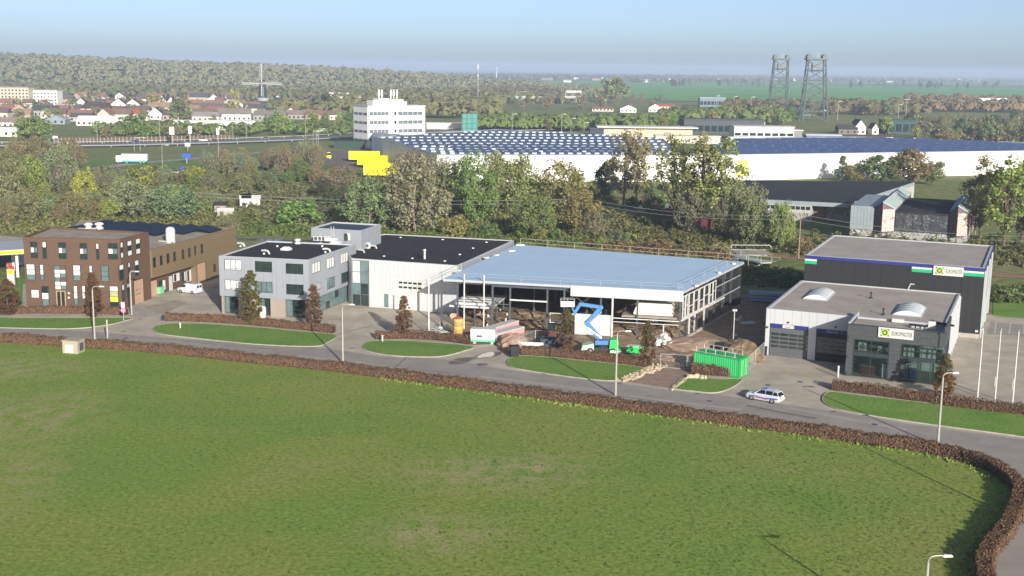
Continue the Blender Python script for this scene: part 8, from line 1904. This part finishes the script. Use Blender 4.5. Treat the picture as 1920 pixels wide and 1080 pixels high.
for k, (px, py, top, dbl, lab) in enumerate(((58, 268, 218, 1, 'double armed motorway lamp left of the round yellow green tree'), (183, 270, 230, 0, 'motorway lamp in front of the long villa'), (300, 266, 226, 0, 'motorway lamp below the olive village tree'), (411, 326, 243, 0, 'very tall pale lamp post standing before the motorway'), (252, 284, 258, 0, 'short left one of a pair of posts on the embankment'), (263, 284, 258, 0, 'short right one of a pair of posts on the embankment'), (305, 318, 272, 0, 'lamp post beside the slip road'), (380, 330, 305, 0, 'short white post below the slip road'), (437, 262, 232, 0, 'motorway lamp left of the office tower trees'), (462, 260, 228, 0, 'motorway lamp in front of the grey terrace'), (573, 266, 222, 1, 'double armed lamp between the windmill and the office tower'), (588, 306, 246, 0, 'left mast of the group of three by the yard'), (594, 316, 245, 0, 'middle mast of the group of three by the yard'), (598, 312, 242, 0, 'right mast of the group of three by the yard'), (676, 262, 212, 0, 'lamp at the left edge of the office tower'), (960, 252, 214, 0, 'lamp in front of the street trees behind the warehouse'), (1070, 254, 222, 0, 'lamp right of the street trees behind the warehouse'), (1095, 254, 230, 0, 'pale lamp at the left end of the beige hall'), (1053, 250, 214, 0, 'thin lamp behind the warehouse roof'), (1342, 220, 180, 0, 'tall pale pole left of the lift bridge'), (1375, 218, 181, 0, 'thick pale pole left of the lift bridge'), (1408, 216, 182, 0, 'pale pole just left of the first bridge tower'), (1570, 226, 190, 0, 'lamp right of the second bridge tower'), (1698, 222, 186, 1, 'tall white lamp above the green glass building'), (1684, 222, 196, 0, 'thin pole beside the tall white lamp'))):
    x, y = G(px, py); h = tall(px, py, top); o = thing('lamp_mast', (x, y), 0, lab, 'lamp post', 'lamp masts of the background'); r_ = max(.09, .55 / scale_at(px, py)); MB().bar((0, 0, 0), (0, 0, h), r_, 6, r_ * .7).build('pole', M_POLE, o)
    MB().beam((-2.2 if dbl else 0, 0, h), (2.2, 0, h + .15), r_ * 1.6, r_ * 1.6).build('arm', M_POLE, o); MB().box(1.5, -.3, h - .1, 2.8, .3, h + .2).build('lamp_head', M_GALV, o)
for k, (px, py, top, w_, c, lab) in enumerate(((323, 270, 238, 9, M_WHITE2, 'white sign board on a thick post at the far motorway edge'), (357, 268, 236, 6, M_WHITE2, 'pale sign post right of the white sign board'), (409, 268, 240, 5, M_WHITE2, 'white camera post in front of the nursery wall'), (350, 306, 288, 17, mat('sign_blue', '#2f55a8', .5, .05), 'blue direction sign beside the slip road'), (352, 282, 268, 10, M_WHITE2, 'white information board above the blue sign'), (342, 330, 312, 5, mat('sign_blue', '#2f55a8'), 'small blue sign above the lime bush'), (104, 268, 255, 9, M_WHITE2, 'low white board behind the left crash barrier'))):
    x, y = G(px, py); s = scale_at(px, py); h = tall(px, py, top); o = thing('road_sign', (x, y), 0, lab, 'road sign'); MB().bar((0, .2, 0), (0, .2, h), .18, 6).build('post', M_GALV, o); MB().box(-w_ / s / 2, -.1, h * .55, w_ / s / 2, .1, h).build('board', c, o)
o = thing('lorry', G(228, 307), RAD(4), 'white lorry with teal underside on the slip road', 'lorry'); MB().box(0, 0, 1.4, 10, 2.5, 3.9).build('box', M_WHITE2, o); MB().box(0, -.03, .7, 10, 2.53, 1.39).build('skirt', mat('teal', '#4d9a86', .5, .1), o); MB().box(-2.2, .1, .7, -.1, 2.4, 3.2).build('cab', M_WHITE2, o)
for x in (-1.2, 2, 7.5, 8.8):
    for y in (0, 2.5): wheel(o, x, y, .5, .3)
R3 = random.Random(77)
for k, (px, py, c, lab) in enumerate(((120, 272, M_WHITE2, 'white car on the motorway below the barn'), (255, 269, M_NAVY, 'dark blue car on the motorway below the nursery'), (382, 266, M_WHITE2, 'white van like car on the motorway by the camera post'), (500, 263, M_STEEL, 'grey car on the motorway near the office tower'), (300, 320, M_BLACK, 'black car on the slip road by the lamp post'), (332, 326, M_WHITE2, 'white car parked above the lime bush'))):
    o = thing('parked_car' if k > 3 else 'car', (*G(px, py), .35 if k < 4 else .06), R3.uniform(-.1, .2), lab, 'car'); loft([(2.1, .8, .25, .6, .75, .7), (1.0, .88, .2, .85, .95, .8), (-1.9, .88, .2, .9, 1.0, .8), (-2.1, .8, .3, .8, .9, .7)]).build('body', c, o); loft([(1.0, .72, .93, .95, .97, .66), (.2, .72, .95, 1.15, 1.42, .58), (-1.2, .72, .97, 1.15, 1.42, .57), (-1.9, .7, .97, 1.0, 1.02, .6)]).build('cabin_glass', M_CARG, o)
    for x in (1.3, -1.3):
        for y in (-.88, .88): wheel(o, x, y, .33)
# far farmhouses on the plain
R4 = random.Random(13)
for i in range(64):
    px, py = R4.uniform(1000, 1930), R4.choice([R4.uniform(144, 149), R4.uniform(148, 155)]); k = scale_at(px, py); x, y = G(px, py); W, D, H = R4.uniform(18, 42), 14, R4.uniform(6, 10)
    o = thing('farmhouse', (x, y), R4.uniform(-.5, .5), 'tiny ' + ('beige', 'white', 'white')[i % 3] + ' farmhouse with ' + ('grey', 'red')[i % 2] + ' roof on the hazy plain, ' + ('left', 'left of middle', 'middle', 'right of middle', 'right')[min(4, int((px - 1000) / 186))] + (', on the horizon' if py < 147 else ', below the horizon'), 'farmhouse', 'far farmhouses on the plain'); MB().box(-W / 2, 0, 0, W / 2, D, H * .6).build('wall', M_WHITE2 if i % 3 else M_BEIGE, o); MB().hexa([(-W / 2, -.3, H * .6), (W / 2, -.3, H * .6), (W / 2, D + .3, H * .6), (-W / 2, D + .3, H * .6), (-W / 2, D / 2 - .1, H), (W / 2, D / 2 - .1, H), (W / 2, D / 2 + .1, H), (-W / 2, D / 2 + .1, H)]).build('roof', mat('tiles#8d5c48', '#8d5c48', .9, .15, .3) if i % 2 else M_ROOFGREY, o)
for px, top, lab in ((1836, 142, 'white turbine like tower on the far plain'), (1757, 146, 'thin pale tower on the far plain'), (931, 125, 'hazy mast on the horizon above the park wood')):
    x, y = G(px, 155); h = tall(px, 155, top); o = thing('far_tower', (x, y), 0, lab, 'tower'); MB().lathe([(2.0, 0), (1.1, h * .9), (1.8, h * .91), (1.8, h * .97), (.3, h)], 8).build('shaft', M_GALV, o); MB().box(-6, -6, 0, 6, 6, 4).build('base_block', M_BEIGE, o)
# ---------------------------------------------------------------- the air
hz = MB().box(-6000, -300, -2.0, 7500, 12500, 78.0)
hm = bpy.data.materials.new('haze_air'); hm.use_nodes = True; nt = hm.node_tree
nt.nodes.remove(nt.nodes['Principled BSDF'])
pv = nt.nodes.new('ShaderNodeVolumePrincipled'); pv.inputs['Density'].default_value = 0.00016; pv.inputs['Color'].default_value = (0.62, 0.77, 1.0, 1)
pv.inputs['Anisotropy'].default_value = 0.0
nt.links.new(pv.outputs[0], nt.nodes['Material Output'].inputs['Volume'])
tag(hz.build('haze', hm), 'thin blue autumn haze over the flat land', kind='stuff')
